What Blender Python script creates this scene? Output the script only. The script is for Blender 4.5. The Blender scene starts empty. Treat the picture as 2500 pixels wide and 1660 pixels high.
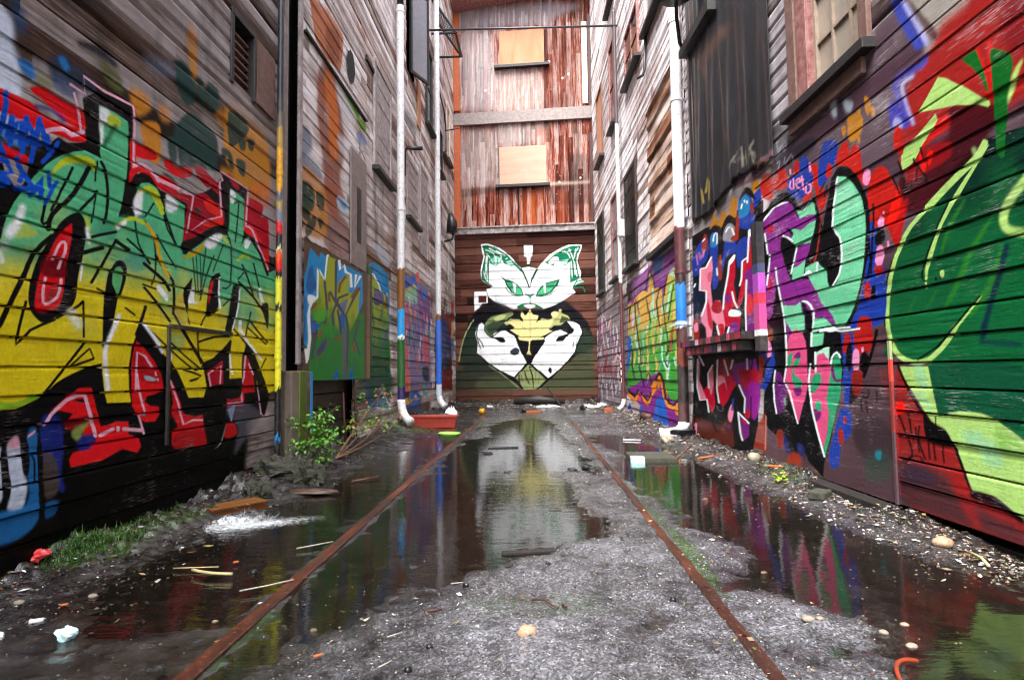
import bpy, math, random
import numpy as np
from mathutils import Vector, Matrix
random.seed(11); RNG=np.random.default_rng(7)
S=bpy.context.scene; COL=S.collection
# ------------------------------------------------------------------ helpers
def lin(h):
    c=np.array([int(h[i:i+2],16)/255. for i in (0,2,4)]); return np.where(c<=.04045,c/12.92,((c+.055)/1.055)**2.4)
def link(o,parent=None):
    COL.objects.link(o)
    if parent: o.parent=parent
    return o
def tag(o,label=None,cat=None,group=None,kind=None):
    for k,v in (('label',label),('category',cat),('group',group),('kind',kind)):
        if v: o[k]=v
    return o
def empty(name,loc,label,cat,group=None,rz=0):
    o=bpy.data.objects.new(name,None); link(o); o.location=loc; o.rotation_euler=(0,0,rz); return tag(o,label,cat,group)
_NT={}
def noise2(a,b,seed=0):
    # value noise on arrays
    a=np.asarray(a,float); b=np.asarray(b,float); r=_NT.get(seed)
    if r is None: r=_NT[seed]=np.random.default_rng(seed).random((256,256))
    ia=np.floor(a).astype(int); ib=np.floor(b).astype(int); fa=a-ia; fb=b-ib; fa=fa*fa*(3-2*fa); fb=fb*fb*(3-2*fb)
    g=lambda i,j:r[i%256,j%256]
    return (g(ia,ib)*(1-fa)+g(ia+1,ib)*fa)*(1-fb)+(g(ia,ib+1)*(1-fa)+g(ia+1,ib+1)*fa)*fb
def fbm(a,b,o=4,seed=0):
    s=0;w=.5
    for k in range(o): s=s+w*(noise2(a*2**k,b*2**k,seed+k)-.5)*2; w*=.5
    return s
class MB:
    def __init__(s): s.v=[];s.f=[];s.c=[]
    def quad(s,pts,c=None):
        n=len(s.v); s.v+= [tuple(p) for p in pts]; s.f.append(tuple(range(n,n+len(pts)))); s.c+=[c]*len(pts)
    def hexa(s,p,c=None):   # p: 8 corners, bottom 4 then top 4
        n=len(s.v); s.v+=[tuple(q) for q in p]; s.c+=[c]*8
        for f in ((0,3,2,1),(4,5,6,7),(0,1,5,4),(1,2,6,5),(2,3,7,6),(3,0,4,7)): s.f.append(tuple(n+i for i in f))
    def box(s,x0,x1,y0,y1,z0,z1,c=None): s.hexa([(x0,y0,z0),(x1,y0,z0),(x1,y1,z0),(x0,y1,z0),(x0,y0,z1),(x1,y0,z1),(x1,y1,z1),(x0,y1,z1)],c)
    def wbox(s,w,u0,u1,v0,v1,h0,h1,c=None,sk=0,j=0):
        P=[]
        for h in (h0,h1):
            for u,v in ((u0,v0),(u1,v0),(u1,v1+sk),(u0,v1)):
                if v==v0 and u==u1: v=v0+sk
                P.append(WP(w,u+random.uniform(-j,j),v+random.uniform(-j,j),h))
        s.hexa(P,c)
    def tube(s,pts,r,n=14,c=None,cap=True,rr=None):
        pts=[Vector(p) for p in pts]; base=len(s.v); m=len(pts); up=None
        for i,p in enumerate(pts):
            d=(pts[min(i+1,m-1)]-pts[max(i-1,0)]).normalized()
            if up is None:
                up=d.orthogonal().normalized()
            up=(up-d*up.dot(d)).normalized(); sd=d.cross(up); R=rr[i] if rr is not None else r
            for k in range(n):
                cc=c(i,k) if callable(c) else (c[i] if isinstance(c,list) else c)
                a=2*math.pi*k/n; s.v.append(tuple(p+up*math.cos(a)*R+sd*math.sin(a)*R)); s.c.append(cc)
        for i in range(m-1):
            for k in range(n):
                a=base+i*n+k; b=base+i*n+(k+1)%n; s.f.append((a,b,b+n,a+n))
        if cap: s.f.append(tuple(base+k for k in range(n))[::-1]); s.f.append(tuple(base+(m-1)*n+k for k in range(n)))
    def blob(s,c,rx,ry,rz,seed=0,amp=.25,nu=12,nv=8,col=None,freq=1.7):
        b=len(s.v); rg=random.Random(seed); off=[rg.uniform(0,50) for _ in range(3)]
        for i in range(nv+1):
            t=math.pi*i/nv
            for k in range(nu):
                a=2*math.pi*k/nu; d=(math.sin(t)*math.cos(a),math.sin(t)*math.sin(a),math.cos(t))
                n=float(fbm(np.array(d[0]*freq+off[0]+d[2]),np.array(d[1]*freq+off[1]-d[2]*.7),3,seed%50)); q=1+amp*n*2
                s.v.append((c[0]+d[0]*rx*q,c[1]+d[1]*ry*q,c[2]+d[2]*rz*q)); s.c.append(col)
        for i in range(nv):
            for k in range(nu): s.f.append((b+i*nu+k,b+i*nu+(k+1)%nu,b+(i+1)*nu+(k+1)%nu,b+(i+1)*nu+k))
    def build(s,name,mat,parent=None,smooth=False,bevel=0,loc=None):
        me=bpy.data.meshes.new(name); me.from_pydata(s.v,[],s.f); me.materials.append(mat)
        if any(c is not None for c in s.c):
            at=me.color_attributes.new('Paint','FLOAT_COLOR','POINT'); arr=np.zeros((len(s.v),4),np.float32)
            for i,c in enumerate(s.c):
                if c is not None: arr[i,:3]=c[:3]; arr[i,3]=c[3] if len(c)>3 else 1
            at.data.foreach_set('color',arr.ravel())
        if smooth: me.polygons.foreach_set('use_smooth',[True]*len(me.polygons))
        me.update(); o=bpy.data.objects.new(name,me); link(o,parent)
        if parent is not None:
            o.matrix_parent_inverse=Matrix.LocRotScale(parent.location,parent.rotation_euler,parent.scale).inverted()
        if bevel:
            m=o.modifiers.new('Bevel','BEVEL'); m.width=bevel; m.segments=2; m.limit_method='ANGLE'
        return o
# wall planes: (u,v,h) -> world, u along the wall, v height, h out into the alley
def WP(w,u,v,h):
    if w=='L': return (-2.07+.003*u+h,u,v)
    if w=='R': return (2.017-.028*u-h,u,v)
    return (u,14.75-.065*u-h,v)
# ------------------------------------------------------------------ materials
class NT:
    def __init__(s,name):
        s.m=bpy.data.materials.new(name); s.m.use_nodes=True; s.t=s.m.node_tree; s.t.nodes.clear()
        s.out=s.n('ShaderNodeOutputMaterial'); s.b=s.n('ShaderNodeBsdfPrincipled'); s.l(s.b.outputs[0],s.out.inputs[0])
        s.co=s.n('ShaderNodeTexCoord').outputs['Object']
    def n(s,t,**k):
        n=s.t.nodes.new(t)
        for a,b in k.items(): setattr(n,a,b)
        return n
    def l(s,a,b): s.t.links.new(a,b)
    def put(s,i,v):
        if hasattr(v,'is_output') or hasattr(v,'links'): s.l(v,i)
        else: i.default_value=v
    def math(s,op,a,b=0,c=0,clamp=False):
        n=s.n('ShaderNodeMath',operation=op,use_clamp=clamp); s.put(n.inputs[0],a); s.put(n.inputs[1],b); s.put(n.inputs[2],c); return n.outputs[0]
    def map(s,sc,co=None,loc=(0,0,0)):
        n=s.n('ShaderNodeMapping'); s.l(co or s.co,n.inputs[0]); n.inputs['Scale'].default_value=sc; n.inputs['Location'].default_value=loc; return n.outputs[0]
    def noise(s,sc,co=None,det=4,rough=.6,dist=0):
        n=s.n('ShaderNodeTexNoise'); s.l(co or s.co,n.inputs['Vector']); n.inputs['Scale'].default_value=sc; n.inputs['Detail'].default_value=det; n.inputs['Roughness'].default_value=rough; n.inputs['Distortion'].default_value=dist; return n.outputs[0]
    def vor(s,sc,co=None,feat='F1',out=0):
        n=s.n('ShaderNodeTexVoronoi',feature=feat); s.l(co or s.co,n.inputs['Vector']); n.inputs['Scale'].default_value=sc; return n.outputs[out]
    def ramp(s,f,st,interp='LINEAR'):
        n=s.n('ShaderNodeValToRGB'); s.l(f,n.inputs[0]); e=n.color_ramp.elements; n.color_ramp.interpolation=interp
        while len(e)<len(st): e.new(.5)
        for x,(p,c) in zip(e,st): x.position=p; x.color=(*lin(c),1) if isinstance(c,str) else ((c,c,c,1))
        return n.outputs[0]
    def rng(s,v,a,b,c=0,d=1):
        n=s.n('ShaderNodeMapRange'); s.put(n.inputs[0],v)
        for i,x in enumerate((a,b,c,d)): n.inputs[i+1].default_value=x
        return n.outputs[0]
    def mix(s,f,a,b,mode='MIX'):
        n=s.n('ShaderNodeMix',data_type='RGBA',blend_type=mode); s.put(n.inputs[0],f); s.put(n.inputs[6],a); s.put(n.inputs[7],b); return n.outputs[2]
    def bump(s,h,st,d=.01,nrm=None):
        n=s.n('ShaderNodeBump'); s.put(n.inputs['Height'],h); n.inputs['Strength'].default_value=st; n.inputs['Distance'].default_value=d
        if nrm: s.l(nrm,n.inputs['Normal'])
        return n.outputs[0]
    def set(s,**k):
        for a,v in k.items():
            i=s.b.inputs[a.replace('_',' ')]
            if isinstance(v,str): v=(*lin(v),1)
            s.put(i,v)
        return s
def col4(h): return (*lin(h),1)
def simple(name,c,rough=.5,metal=0,var=.25,bump=.15,scale=18,c2=None):
    t=NT(name); n=t.noise(scale,det=5); n2=t.noise(scale*7,det=3)
    base=t.mix(t.rng(n,.3,.75),col4(c),col4(c2) if c2 else (*(lin(c)*(1-var)),1))
    t.set(Base_Color=base,Roughness=t.rng(n2,.3,.7,max(rough-.12,.03),min(rough+.15,1)),Metallic=metal); 
    if bump: t.set(Normal=t.bump(n2,bump,.004))
    return t.m
def painted(name,rough=.35,c='d8d8d8',metal=0,dirt=.5):
    # attribute driven paint on smooth things (pipes, posts)
    t=NT(name); at=t.n('ShaderNodeAttribute'); at.attribute_name='Paint'
    n=t.noise(26,det=6); g=t.noise(5,t.map((1,1,.25)),det=4)
    base=t.mix(at.outputs['Alpha'],col4(c),at.outputs['Color']); base=t.mix(t.math('MULTIPLY',t.rng(n,.52,.75),dirt),base,col4('4a4038')); base=t.mix(t.math('MULTIPLY',t.rng(g,.5,.8),dirt*.5),base,col4('8a7c70'))
    t.set(Base_Color=base,Roughness=t.rng(n,.3,.7,rough,rough+.25),Metallic=metal,Normal=t.bump(n,.12,.004)); return t.m
def wood(name,stops,axis,pitch,v0,length=2.3,paint=True,rough=.62,dark=.5,warm='5a3420',warmamt=.5,grime=.45,var=.34):
    # axis 'h': horizontal boards (grain along y for side walls / x for the end wall); 'v': vertical boards on the end wall
    t=NT(name); sep=t.n('ShaderNodeSeparateXYZ'); t.l(t.co,sep.inputs[0]); X,Y,Z=sep.outputs
    if axis=='v': a,b=Z,X
    elif axis=='e': a,b=X,Z
    else: a,b=Y,Z
    row=t.math('FLOOR',t.math('DIVIDE',t.math('SUBTRACT',b,v0),pitch))
    wn=t.n('ShaderNodeTexWhiteNoise',noise_dimensions='1D'); t.l(row,wn.inputs['W'])
    seg=t.math('FLOOR',t.math('ADD',t.math('DIVIDE',a,length),t.math('MULTIPLY',wn.outputs[0],7.3)))
    cmb=t.n('ShaderNodeCombineXYZ'); t.l(row,cmb.inputs[0]); t.l(seg,cmb.inputs[1])
    wn2=t.n('ShaderNodeTexWhiteNoise',noise_dimensions='2D'); t.l(cmb.outputs[0],wn2.inputs['Vector'])
    g=t.n('ShaderNodeCombineXYZ'); t.l(t.math('ADD',t.math('MULTIPLY',a,1.6),t.math('MULTIPLY',wn2.outputs[0],40)),g.inputs[0]); t.l(t.math('MULTIPLY',b,42),g.inputs[1]); t.l(t.math('MULTIPLY',wn2.outputs[0],9),g.inputs[2])
    gr=t.noise(1,g.outputs[0],det=5,rough=.68,dist=.6)
    g2=t.n('ShaderNodeCombineXYZ'); t.l(t.math('ADD',t.math('MULTIPLY',a,.8),t.math('MULTIPLY',wn2.outputs[0],11)),g2.inputs[0]); t.l(t.math('MULTIPLY',b,5),g2.inputs[1])
    bl=t.noise(1.3,g2.outputs[0],det=4,rough=.65)
    g3=t.n('ShaderNodeCombineXYZ'); t.l(t.math('ADD',t.math('MULTIPLY',a,5),t.math('MULTIPLY',wn2.outputs[0],23)),g3.inputs[0]); t.l(t.math('MULTIPLY',b,150),g3.inputs[1])
    gf=t.noise(1,g3.outputs[0],det=3,rough=.7)
    f=t.math('ADD',t.math('ADD',t.math('MULTIPLY',gr,.4),t.math('MULTIPLY',gf,.25)),t.math('ADD',t.math('MULTIPLY',bl,.35),t.math('MULTIPLY',t.math('SUBTRACT',wn2.outputs[0],.2),var)))
    f=t.rng(f,.36,.66); base=t.ramp(f,stops); big=t.noise(.9,det=4); base=t.mix(t.math('MULTIPLY',t.rng(t.math('ADD',t.math('MULTIPLY',bl,.6),t.math('MULTIPLY',big,.5)),.5,.72),warmamt),base,col4(warm))
    # dark cracks and knots along the grain
    cr=t.rng(t.math('ADD',t.math('MULTIPLY',gr,.7),t.math('MULTIPLY',gf,.3)),.36,.43,1,0); base=t.mix(t.math('MULTIPLY',cr,dark),base,col4('17110e'))
    rust=t.rng(t.noise(2.2,t.map((1,1,.18) if axis!='v' else (1,1,.2)),det=4,rough=.7),.54,.72); base=t.mix(t.math('MULTIPLY',rust,grime),base,col4('1e1512'))
    h=t.math('ADD',t.math('MULTIPLY',gr,.7),t.math('MULTIPLY',gf,.5)); rr=t.rng(f,.3,.8,rough-.12,rough+.15)
    if paint:
        at=t.n('ShaderNodeAttribute'); at.attribute_name='Paint'
        ch=t.noise(7,g.outputs[0],det=4,rough=.7); chip=t.rng(t.math('ADD',t.math('ADD',ch,t.math('MULTIPLY',wn2.outputs[0],.12)),t.math('MULTIPLY',t.noise(3.5,det=3),.5)),.96,1.01,1,.38)
        al=t.math('MULTIPLY',at.outputs['Alpha'],chip)
        fine=t.rng(t.noise(60,det=4),.3,.7,.86,1.06); dirt=t.rng(t.noise(9,t.map((1,1,.35)),det=3,rough=.7),.45,.78,1,.82)
        pc=t.mix(1.0,at.outputs['Color'],t.math('MULTIPLY',fine,dirt),'MULTIPLY')
        base=t.mix(al,base,pc); pn=t.noise(55,t.map((1,.5,1.6)),det=3)
        h=t.mix(al,h,t.math('ADD',t.math('MULTIPLY',gr,.34),t.math('MULTIPLY',pn,.42))); r2=t.n('ShaderNodeMix'); t.l(al,r2.inputs[0]); t.l(rr,r2.inputs[2]); t.l(t.rng(pn,.3,.7,.36,.5),r2.inputs[3]); rr=r2.outputs[0]
    t.set(Base_Color=base,Roughness=rr,Normal=t.bump(h,.6,.006)); t.b.inputs['Specular IOR Level'].default_value=.06; return t.m
P={}
P['left']="""
c4cfe2 0.85 25 1 2067,2237 57,2 22,-21 9,-95 23,-28 12,-151 -58,-29 -51,-10
33241c 0.8 40 1 2157,2210 71,28 26,-68 -9,-68 -44,-35 -35,52
1b3a5e 0.8 35 1 2132,2300 42,18 29,-28 -8,-72 -38,-18
1b64a4 0.9 12 1 2173,2092 61,14 24,-28 -1,-33 -44,-2 -31,14
1c2c40 0.85 30 1 2323,2183 79,45 68,-13 118,-20 -57,-76 -111,-5 -84,-16
1c68a8 1 14 0 2367,2208 -3,-13 28,-35 12,2 16,14 3,13 -28,35 -12,-2
1c3a62 0.8 25 1 2335,2119 124,21 17,-77 -54,-9 -78,5
4d5528 0.85 20 1 2599,2315 128,9 29,-80 -91,-9
6a6a2c 0.6 25 1 2258,2078 72,17 -4,-56 -60,-5
14141c 0.95 14 1 2465,2344 86,33 92,18 74,-26 -7,-29 -89,0 -98,-14 -50,-6
8a93ab 0.6 30 1 2900,2511 223,62 58,-42 -161,-43
c07c22 0.8 22 1 2815,2300 131,13 21,-58 -101,-87 -47,43
c07c22 0.95 14 1 2895,2135 75,53 70,4 19,-102 -1,-98 -81,-23 -60,76
b8782a 0.7 25 1 3036,2315 85,12 2,-77 -74,-12
b07426 0.85 20 1 3280,2901 94,11 15,-272 -31,-39 -53,101
b07426 0.75 22 1 3588,2548 133,20 33,-95 -120,-3
b87a24 0.85 30 1 3735,2617 389,34 207,-46 30,-379 -315,-64 -253,54 -96,99 12,138
b87a24 0.8 25 1 3671,2188 219,19 174,-46 170,-70 -290,-32 -225,47
9a8f88 0.5 30 1 3440,2439 180,9 47,-129 -42,-50
173b37 0.93 9 1 3185,2577 109,81 77,-51 6,-120 -100,-56 -84,62
173b37 0.93 9 1 3382,2652 78,2 20,-125 -48,-33
173b37 0.93 9 1 3500,2682 113,9 34,-74 -72,-104 -71,27
173b37 0.93 9 1 3179,2239 136,157 180,5 127,-43 -5,-198 -86,-43 -156,-45 -132,-47 -44,121
173b37 0.93 9 1 3116,2141 65,48 18,-137 -58,-15
173b37 0.93 9 1 3758,2615 222,45 46,-70 -159,-165 -95,-30
173b37 0.93 9 1 3891,2479 93,30 5,-74 -71,-24
173b37 0.93 9 1 4027,2527 91,24 -22,-83 -58,-5
173b37 0.93 9 1 3675,2322 114,12 43,-96 -55,-11 -33,64 -44,-51
173b37 0.93 9 1 3862,2319 126,21 -11,-102 -54,-11 -34,23
173b37 0.93 9 1 3080,1945 109,-5 13,-53 -67,21
173b37 0.93 9 1 3155,2619 79,59 72,-20 -115,-78
c8602c 0.6 25 1 4064,2168 184,117 111,-1 4,-155 -187,-36
08080a 1 0 1 2100,1553 48,37 41,-29 39,51 21,95 54,55 70,86 56,0 88,42 10,47 -16,117 -2,37 61,55 31,42 102,19 111,-1 11,-29 12,-65 -3,-181 41,-68 49,31 85,-13 45,-44 91,0 160,2 72,62 130,74 148,118 30,55 167,13 164,-12 21,-90 201,-61 135,-254 333,-8 20,-736 1,-16 -78,-110 -206,-187 -126,-175 -238,-39 -109,-46 -325,-93 -427,48 -300,26 -248,-41 -184,24 -119,-207 -215,-8
060606 1 25 0 2355,462 265,-63 572,50 452,-74 394,212 45,-283 -32,-180 -844,-144 -787,-7 -323,34 -8,187 264,4
cf1018 1 3 1 2090,1924 55,12 101,3 51,-21 115,6 103,15 13,-44 -70,-32 -57,-3 -101,-14 -93,-13 -70,6 -44,8
cf1018 1 4 1 2237,1991 12,22 50,23 81,-3 86,0 45,-3 11,-82 -110,-12 -104,39
33286a 0.85 8 0 2254,1928 6,-3 21,7 29,9 27,4 24,-3 25,-8 18,-6 9,3 8,11 -1,7 -19,7 -26,8 -28,3 -32,-5 -31,-10 -21,-7 -7,-7
cf1018 1 0 1 2098,1717 67,-4 65,-2 4,-26 -32,-22 -35,13 -65,-40
4c86c4 1 8 1 2115,1834 62,7 42,-3 -14,-93 -64,-5 -34,23
a8b8d8 1 8 1 2121,1826 22,5 -3,-49 -23,11
a8b8d8 1 8 1 2155,1815 23,5 -10,-47 -16,-7
cf1018 1 3 1 2827,1859 -6,150 39,9 8,-88 -13,-60 -26,-65 -14,-11
cf1018 1 0 1 2855,2016 85,20 80,-5 9,-33 -86,-34 -81,-8
cf1018 1 0 1 3088,2009 39,26 84,-15 100,38 43,-10 -15,-39 -101,-39 -109,-2
a5081f 1 0 1 3376,2093 126,8 33,-99 -129,32
a5081f 1 0 1 3378,2093 68,4 178,-31 62,-68 -106,10 -132,32
a5081f 1 0 1 3750,2167 58,6 103,-53 -75,-11
cf1018 1 3 1 2815,1807 12,66 87,38 95,-9 39,-30 15,49 69,9 109,-25 -48,-39 -138,-22 -88,43 -81,-14 -48,-45
9a0720 1 0 1 3038,1843 155,27 177,33 109,51 119,-19 101,-4 9,-122 -120,-44 -183,-112 -127,-58 29,220 -64,17
d9261c 1 3 1 3478,1891 45,37 75,-5 98,-55 -1,-62 -92,-37 -118,-18 42,45 104,45 -105,13
3a2a1c 1 3 1 3375,1823 45,17 49,-10 -48,-26
a5061f 1 0 1 4008,2084 227,25 33,-31 -30,-70 118,2 9,-401 -21,-4 -142,164 -103,118 -123,-8
d81a1c 1 0 1 3976,1870 123,30 101,-52 53,-28 -132,-1 -134,15
c01018 1 3 1 4203,1749 148,11 8,-163 -48,32
cf1018 1 4 0 2380,656 86,61 64,35 77,0 31,-88 36,-95 46,2 61,14 78,-10 6,-37 -4,-26 73,-21 23,-50 -25,-30 -110,33 -137,-37 -185,-2 -10,37 22,26 90,5 46,37 -71,14 -17,38 37,38 -118,-25 -10,35 36,32 -112,25
7a0510 1 8 1 2471,610 79,11 62,11 32,-5 -47,-27 -60,-25 -58,-3
14161c 1 4 1 2510,703 52,1 39,-11 -53,-5
7a8a40 1 5 1 2508,567 136,44 -31,-18 -45,-32 -14,-40 -30,3
1a2270 1 5 1 2539,520 60,20 49,-18 -31,-45 -68,-3
cf1018 1 3 0 2871,747 0,133 26,106 55,-25 91,-73 63,-75 19,-73 3,-17 -79,-16 -57,-8 -16,-27 44,-27 70,-7 9,-43 -34,-35 -84,4 -51,29 -46,57
8f0a14 0.7 10 1 2876,887 42,49 126,-73 62,-64 -37,-36 -146,30
8aa0b0 1 0 1 2971,808 86,-16 -10,-14 -63,6
c20e18 1 5 1 3169,798 60,-31 52,-107 40,-71 118,-31 83,10 30,-182 -186,7 -136,8 -15,85 47,32 -63,87 16,58
8a0810 0.7 12 1 3263,481 276,4 13,-99 -186,3 -136,10
a30a20 1 0 0 3535,824 95,38 107,49 0,-160 -104,-11 -44,-3
b80d1c 1 2 0 4019,950 57,-26 71,-133 27,-106 -156,-4 6,-88 -229,4 -5,57 183,10 20,128
a30a12 1 4 1 3766,482 98,4 56,-45 -16,-45 -136,1
9aa8d0 1 3 0 3800,579 109,33 -58,-122
55525e 0.6 30 1 3779,558 81,75 215,-29 200,-89 -118,-87 -184,-110 -86,-42 47,173
b4c0d4 1 6 1 2189,511 10,40 31,17 12,-33 15,-33 8,-84 17,-45 -17,-93 -64,7 6,59
c8788a 0.8 5 1 2196,551 34,17 14,-38 -44,-5
1a5c94 1 6 1 2275,542 19,56 25,-8 10,-76 13,-109 11,-164 -72,-71 -129,-1 -5,111 135,9 4,125
d090a0 1 0 0 2280,568 36,20 0,-11 -37,-20
b4c4d4 1 4 1 2143,518 25,-4 5,-170 -23,-5
17246e 1 6 1 2345,637 98,-24 14,-115 -6,-112 19,-71 -30,3 -24,107 -64,37
463c38 0.85 8 1 2354,489 68,-43 15,-125 -66,-19
1a5c94 0.7 10 1 2370,270 65,1 -4,-48 -53,-10
0a0a0c 1 2 1 2163,520 24,-3 15,-89 11,-52 -12,-48 -22,22 -11,84
0a0a0c 1 2 1 2247,556 34,-15 11,-75 -5,-52 -16,-4 -12,29
0a0a0c 1 2 1 2325,520 23,-3 13,-170 17,-139 -17,-23 -13,41
0a0a0c 1 0 0 2285,495 11,-10 12,-22 3,-50 1,-46 10,-2 -1,46 -3,52 -14,25 -12,13
50b07e>d4c21a@1.48:1.06 1 2 0 2127,1339 12,60 15,46 26,57 38,58 34,55 36,51 37,45 45,43 47,36 43,28 66,32 72,0 28,-2 -12,31 9,49 -11,85 -8,89 94,12 101,-5 8,-51 1,-69 -9,-140 -15,-106 -16,-79 -20,-66 88,15 57,36 71,-8 55,-44 136,-41 122,-19 -11,-15 38,0 76,56 136,97 88,42 125,35 49,-6 35,-28 70,-57 19,-33 33,81 53,69 55,32 98,-16 83,-71 65,-67 66,-59 325,128 28,-715 -216,2 7,-327 -100,-17 -56,72 -76,100 -125,143 -106,62 -53,-114 -5,-143 -164,-3 4,168 5,98 -104,-76 -91,-54 -116,-36 2,-49 31,-98 -5,-70 -177,8 -34,51 -39,55 -51,64 -67,55 53,-36 -95,57 -80,76 -76,73 -37,31 -24,-36 -17,-49 -27,-56 -20,-114 4,-100 19,-74 -164,5 -19,54 -10,51 -12,84 -64,-12 -53,-16 -52,-19 -56,-23 -40,-22 -26,-22 -32,-15 -49,-31 -41,-16 -35,-11 -67,-2 -32,3 -27,658
50b07e>d4c21a@1.48:1.06 1 2 0 2868,1686 15,109 24,29 61,21 65,-8 35,-40 18,-61 19,-33 8,78 -1,48 82,-5 94,-10 -3,-123 -21,-130 4,-39 -178,-59 -212,67 -13,93
50b07e>d4c21a@1.48:1.06 1 2 0 3786,2079 51,3 143,-16 -4,-168 -7,-106 -34,-83 -33,-81 -89,90 -47,52 18,77 1,136
7fae1c 1 3 1 2129,715 89,-9 126,37 -18,-24 -72,-26 -46,-12 -78,4
3a8f78 0.65 14 1 2806,1396 134,55 43,-48 -80,-57 -77,0
6fae50 0.65 14 1 2538,1336 95,-6 19,-53 -97,8
9aae40 0.65 14 1 2837,1308 118,5 -8,-57 -99,-1
4a9a80 0.65 14 1 2842,1467 99,-34 13,-54 -109,7
aac030 0.65 14 1 2374,1139 84,-24 31,-43 -84,-20
8ab060 0.65 14 1 2239,1347 81,2 -5,-40 -62,-2
5aa87a 0.65 14 1 3776,1264 281,51 200,-75 -377,-100
d0a818 0.65 14 1 3237,1278 62,1 -8,-133 -74,8
7aa868 0.65 14 1 3173,1034 133,9 -22,-93 -97,18
b8c030 0.65 14 1 2171,1421 83,6 39,-34 -113,-33
dccc30 0.35 20 1 2465,917 39,22 43,-25 -42,-15
3f9a68 0.35 20 1 2598,1423 64,53 71,-34 -68,-43
a8b024 0.35 20 1 2289,1138 58,35 64,-28 -62,-27
3f9a68 0.35 20 1 2490,1434 57,34 60,-11 -59,-28
dccc30 0.35 20 1 2196,911 82,31 91,-33 -89,-22
62bc8a 0.35 20 1 2515,1475 39,38 43,-26 -40,-30
c8b018 0.35 20 1 2261,1076 62,39 68,-35 -66,-29
86b850 0.35 20 1 2587,1409 114,70 129,-29 -125,-59
c8b018 0.35 20 1 2221,932 55,45 61,-52 -58,-31
3a8c74 0.35 20 1 2567,1450 81,54 90,-23 -87,-46
c8b018 0.35 20 1 2274,943 51,43 57,-50 -54,-31
62bc8a 0.35 20 1 2370,1363 72,46 77,-23 -75,-38
a8b024 0.35 20 1 2403,955 93,48 103,-51 -100,-35
3a8c74 0.35 20 1 2620,1460 64,60 73,-41 -69,-48
b8a616 0.35 20 1 2193,1111 58,48 64,-45 -61,-36
3f9a68 0.35 20 1 2650,1491 41,56 46,-49 -43,-42
b8a616 0.35 20 1 2133,983 40,25 45,-25 -43,-18
3f9a68 0.35 20 1 2609,1516 61,61 69,-42 -65,-49
dccc30 0.35 20 1 2264,975 32,28 35,-32 -32,-20
3f9a68 0.35 20 1 2345,1464 40,30 43,-14 -41,-24
dccc30 0.35 20 1 2352,1186 49,48 55,-44 -52,-36
62bc8a 0.35 20 1 2621,1452 40,48 44,-39 -41,-36
b8a616 0.35 20 1 2150,1152 46,39 51,-34 -49,-30
3f9a68 0.35 20 1 2353,1395 53,46 58,-30 -56,-36
c8b018 0.35 20 1 2386,971 93,44 104,-44 -101,-32
3f9a68 0.35 20 1 2701,1547 105,76 116,-33 -113,-64
c8b018 0.35 20 1 2269,930 38,34 42,-40 -40,-24
86b850 0.35 20 1 2415,1435 98,53 108,-11 -106,-46
dccc30 0.35 20 1 2327,1066 32,36 36,-39 -33,-26
3a8c74 0.35 20 1 2570,1486 50,37 54,-18 -53,-30
dccc30 0.35 20 1 2278,1035 92,52 105,-47 -101,-39
86b850 0.35 20 1 2330,1396 48,46 54,-32 -51,-36
b8a616 0.35 20 1 2177,1049 59,23 63,-15 -62,-17
3f9a68 0.35 20 1 2387,1454 69,39 76,-8 -74,-33
c8b018 0.35 20 1 2141,1111 40,27 44,-22 -42,-21
62bc8a 0.35 20 1 2434,1407 62,53 68,-34 -65,-42
b8a616 0.35 20 1 2340,1063 66,41 73,-37 -70,-30
3a8c74 0.35 20 1 2666,1394 92,69 103,-44 -99,-56
a8b024 0.35 20 1 2191,1024 83,41 91,-35 -89,-30
3a8c74 0.35 20 1 2572,1373 63,60 71,-46 -67,-47
b8a616 0.35 20 1 2111,1074 71,41 80,-34 -77,-31
3f9a68 0.35 20 1 2614,1529 94,60 103,-18 -101,-51
dccc30 0.35 20 1 2107,1149 42,40 47,-37 -44,-30
3a8c74 0.35 20 1 2586,1500 86,54 95,-17 -93,-46
b8a616 0.35 20 1 2120,1065 76,30 83,-19 -81,-25
3f9a68 0.35 20 1 2238,1315 68,58 77,-40 -73,-46
0a0a0c 1 2 1 2313,1038 -42,39 -13,58 11,77 33,94 49,89 64,97 77,57 38,-13 18,-45 -2,-62 -16,-88 -19,-88 -8,-85 -31,-57 -75,-48 -52,-28
cc1018 1 1 1 2294,1085 -5,43 17,91 41,108 43,84 68,75 10,-15 -1,-42 -15,-80 -11,-61 -3,-36 -4,-58 -18,-72 -40,-34 -45,-14
5a0510 0.9 5 1 2322,1294 100,25 22,-31 -2,-44 -85,-14 -42,12
8a0812 0.7 6 1 2347,1169 52,19 -5,-46 -39,-11
e0a8b8 1 0 0 2373,1305 5,3 9,26 12,30 11,17 9,8 5,2 3,-2 0,-17 -3,-22 -8,-18 -8,-19 -7,-21 -6,-16 3,-5 7,0 5,3 5,16 7,21 9,19 8,20 4,24 -1,21 -13,9 -17,-5 -14,-13 -12,-20 -13,-30 -9,-26 2,-4
e0a8b8 1 0 0 2335,1228 -4,-4 -5,-23 -5,-29 -1,-30 4,-25 15,-10 20,5 25,15 23,22 11,28 5,25 3,19 0,12 -4,3 -7,-1 -4,-4 -1,-11 -2,-18 -4,-24 -10,-24 -19,-18 -21,-13 -12,-4 -5,4 -3,21 1,29 5,28 5,23 -3,4
dba4b8 1 1 0 2304,1842 8,-1 27,17 34,18 24,10 17,3 9,-6 22,-4 40,22 34,23 6,9 -4,9 -10,-1 -32,-22 -32,-19 -7,4 -14,8 -26,-5 -29,-12 -36,-20 -28,-17 -5,-8
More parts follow.
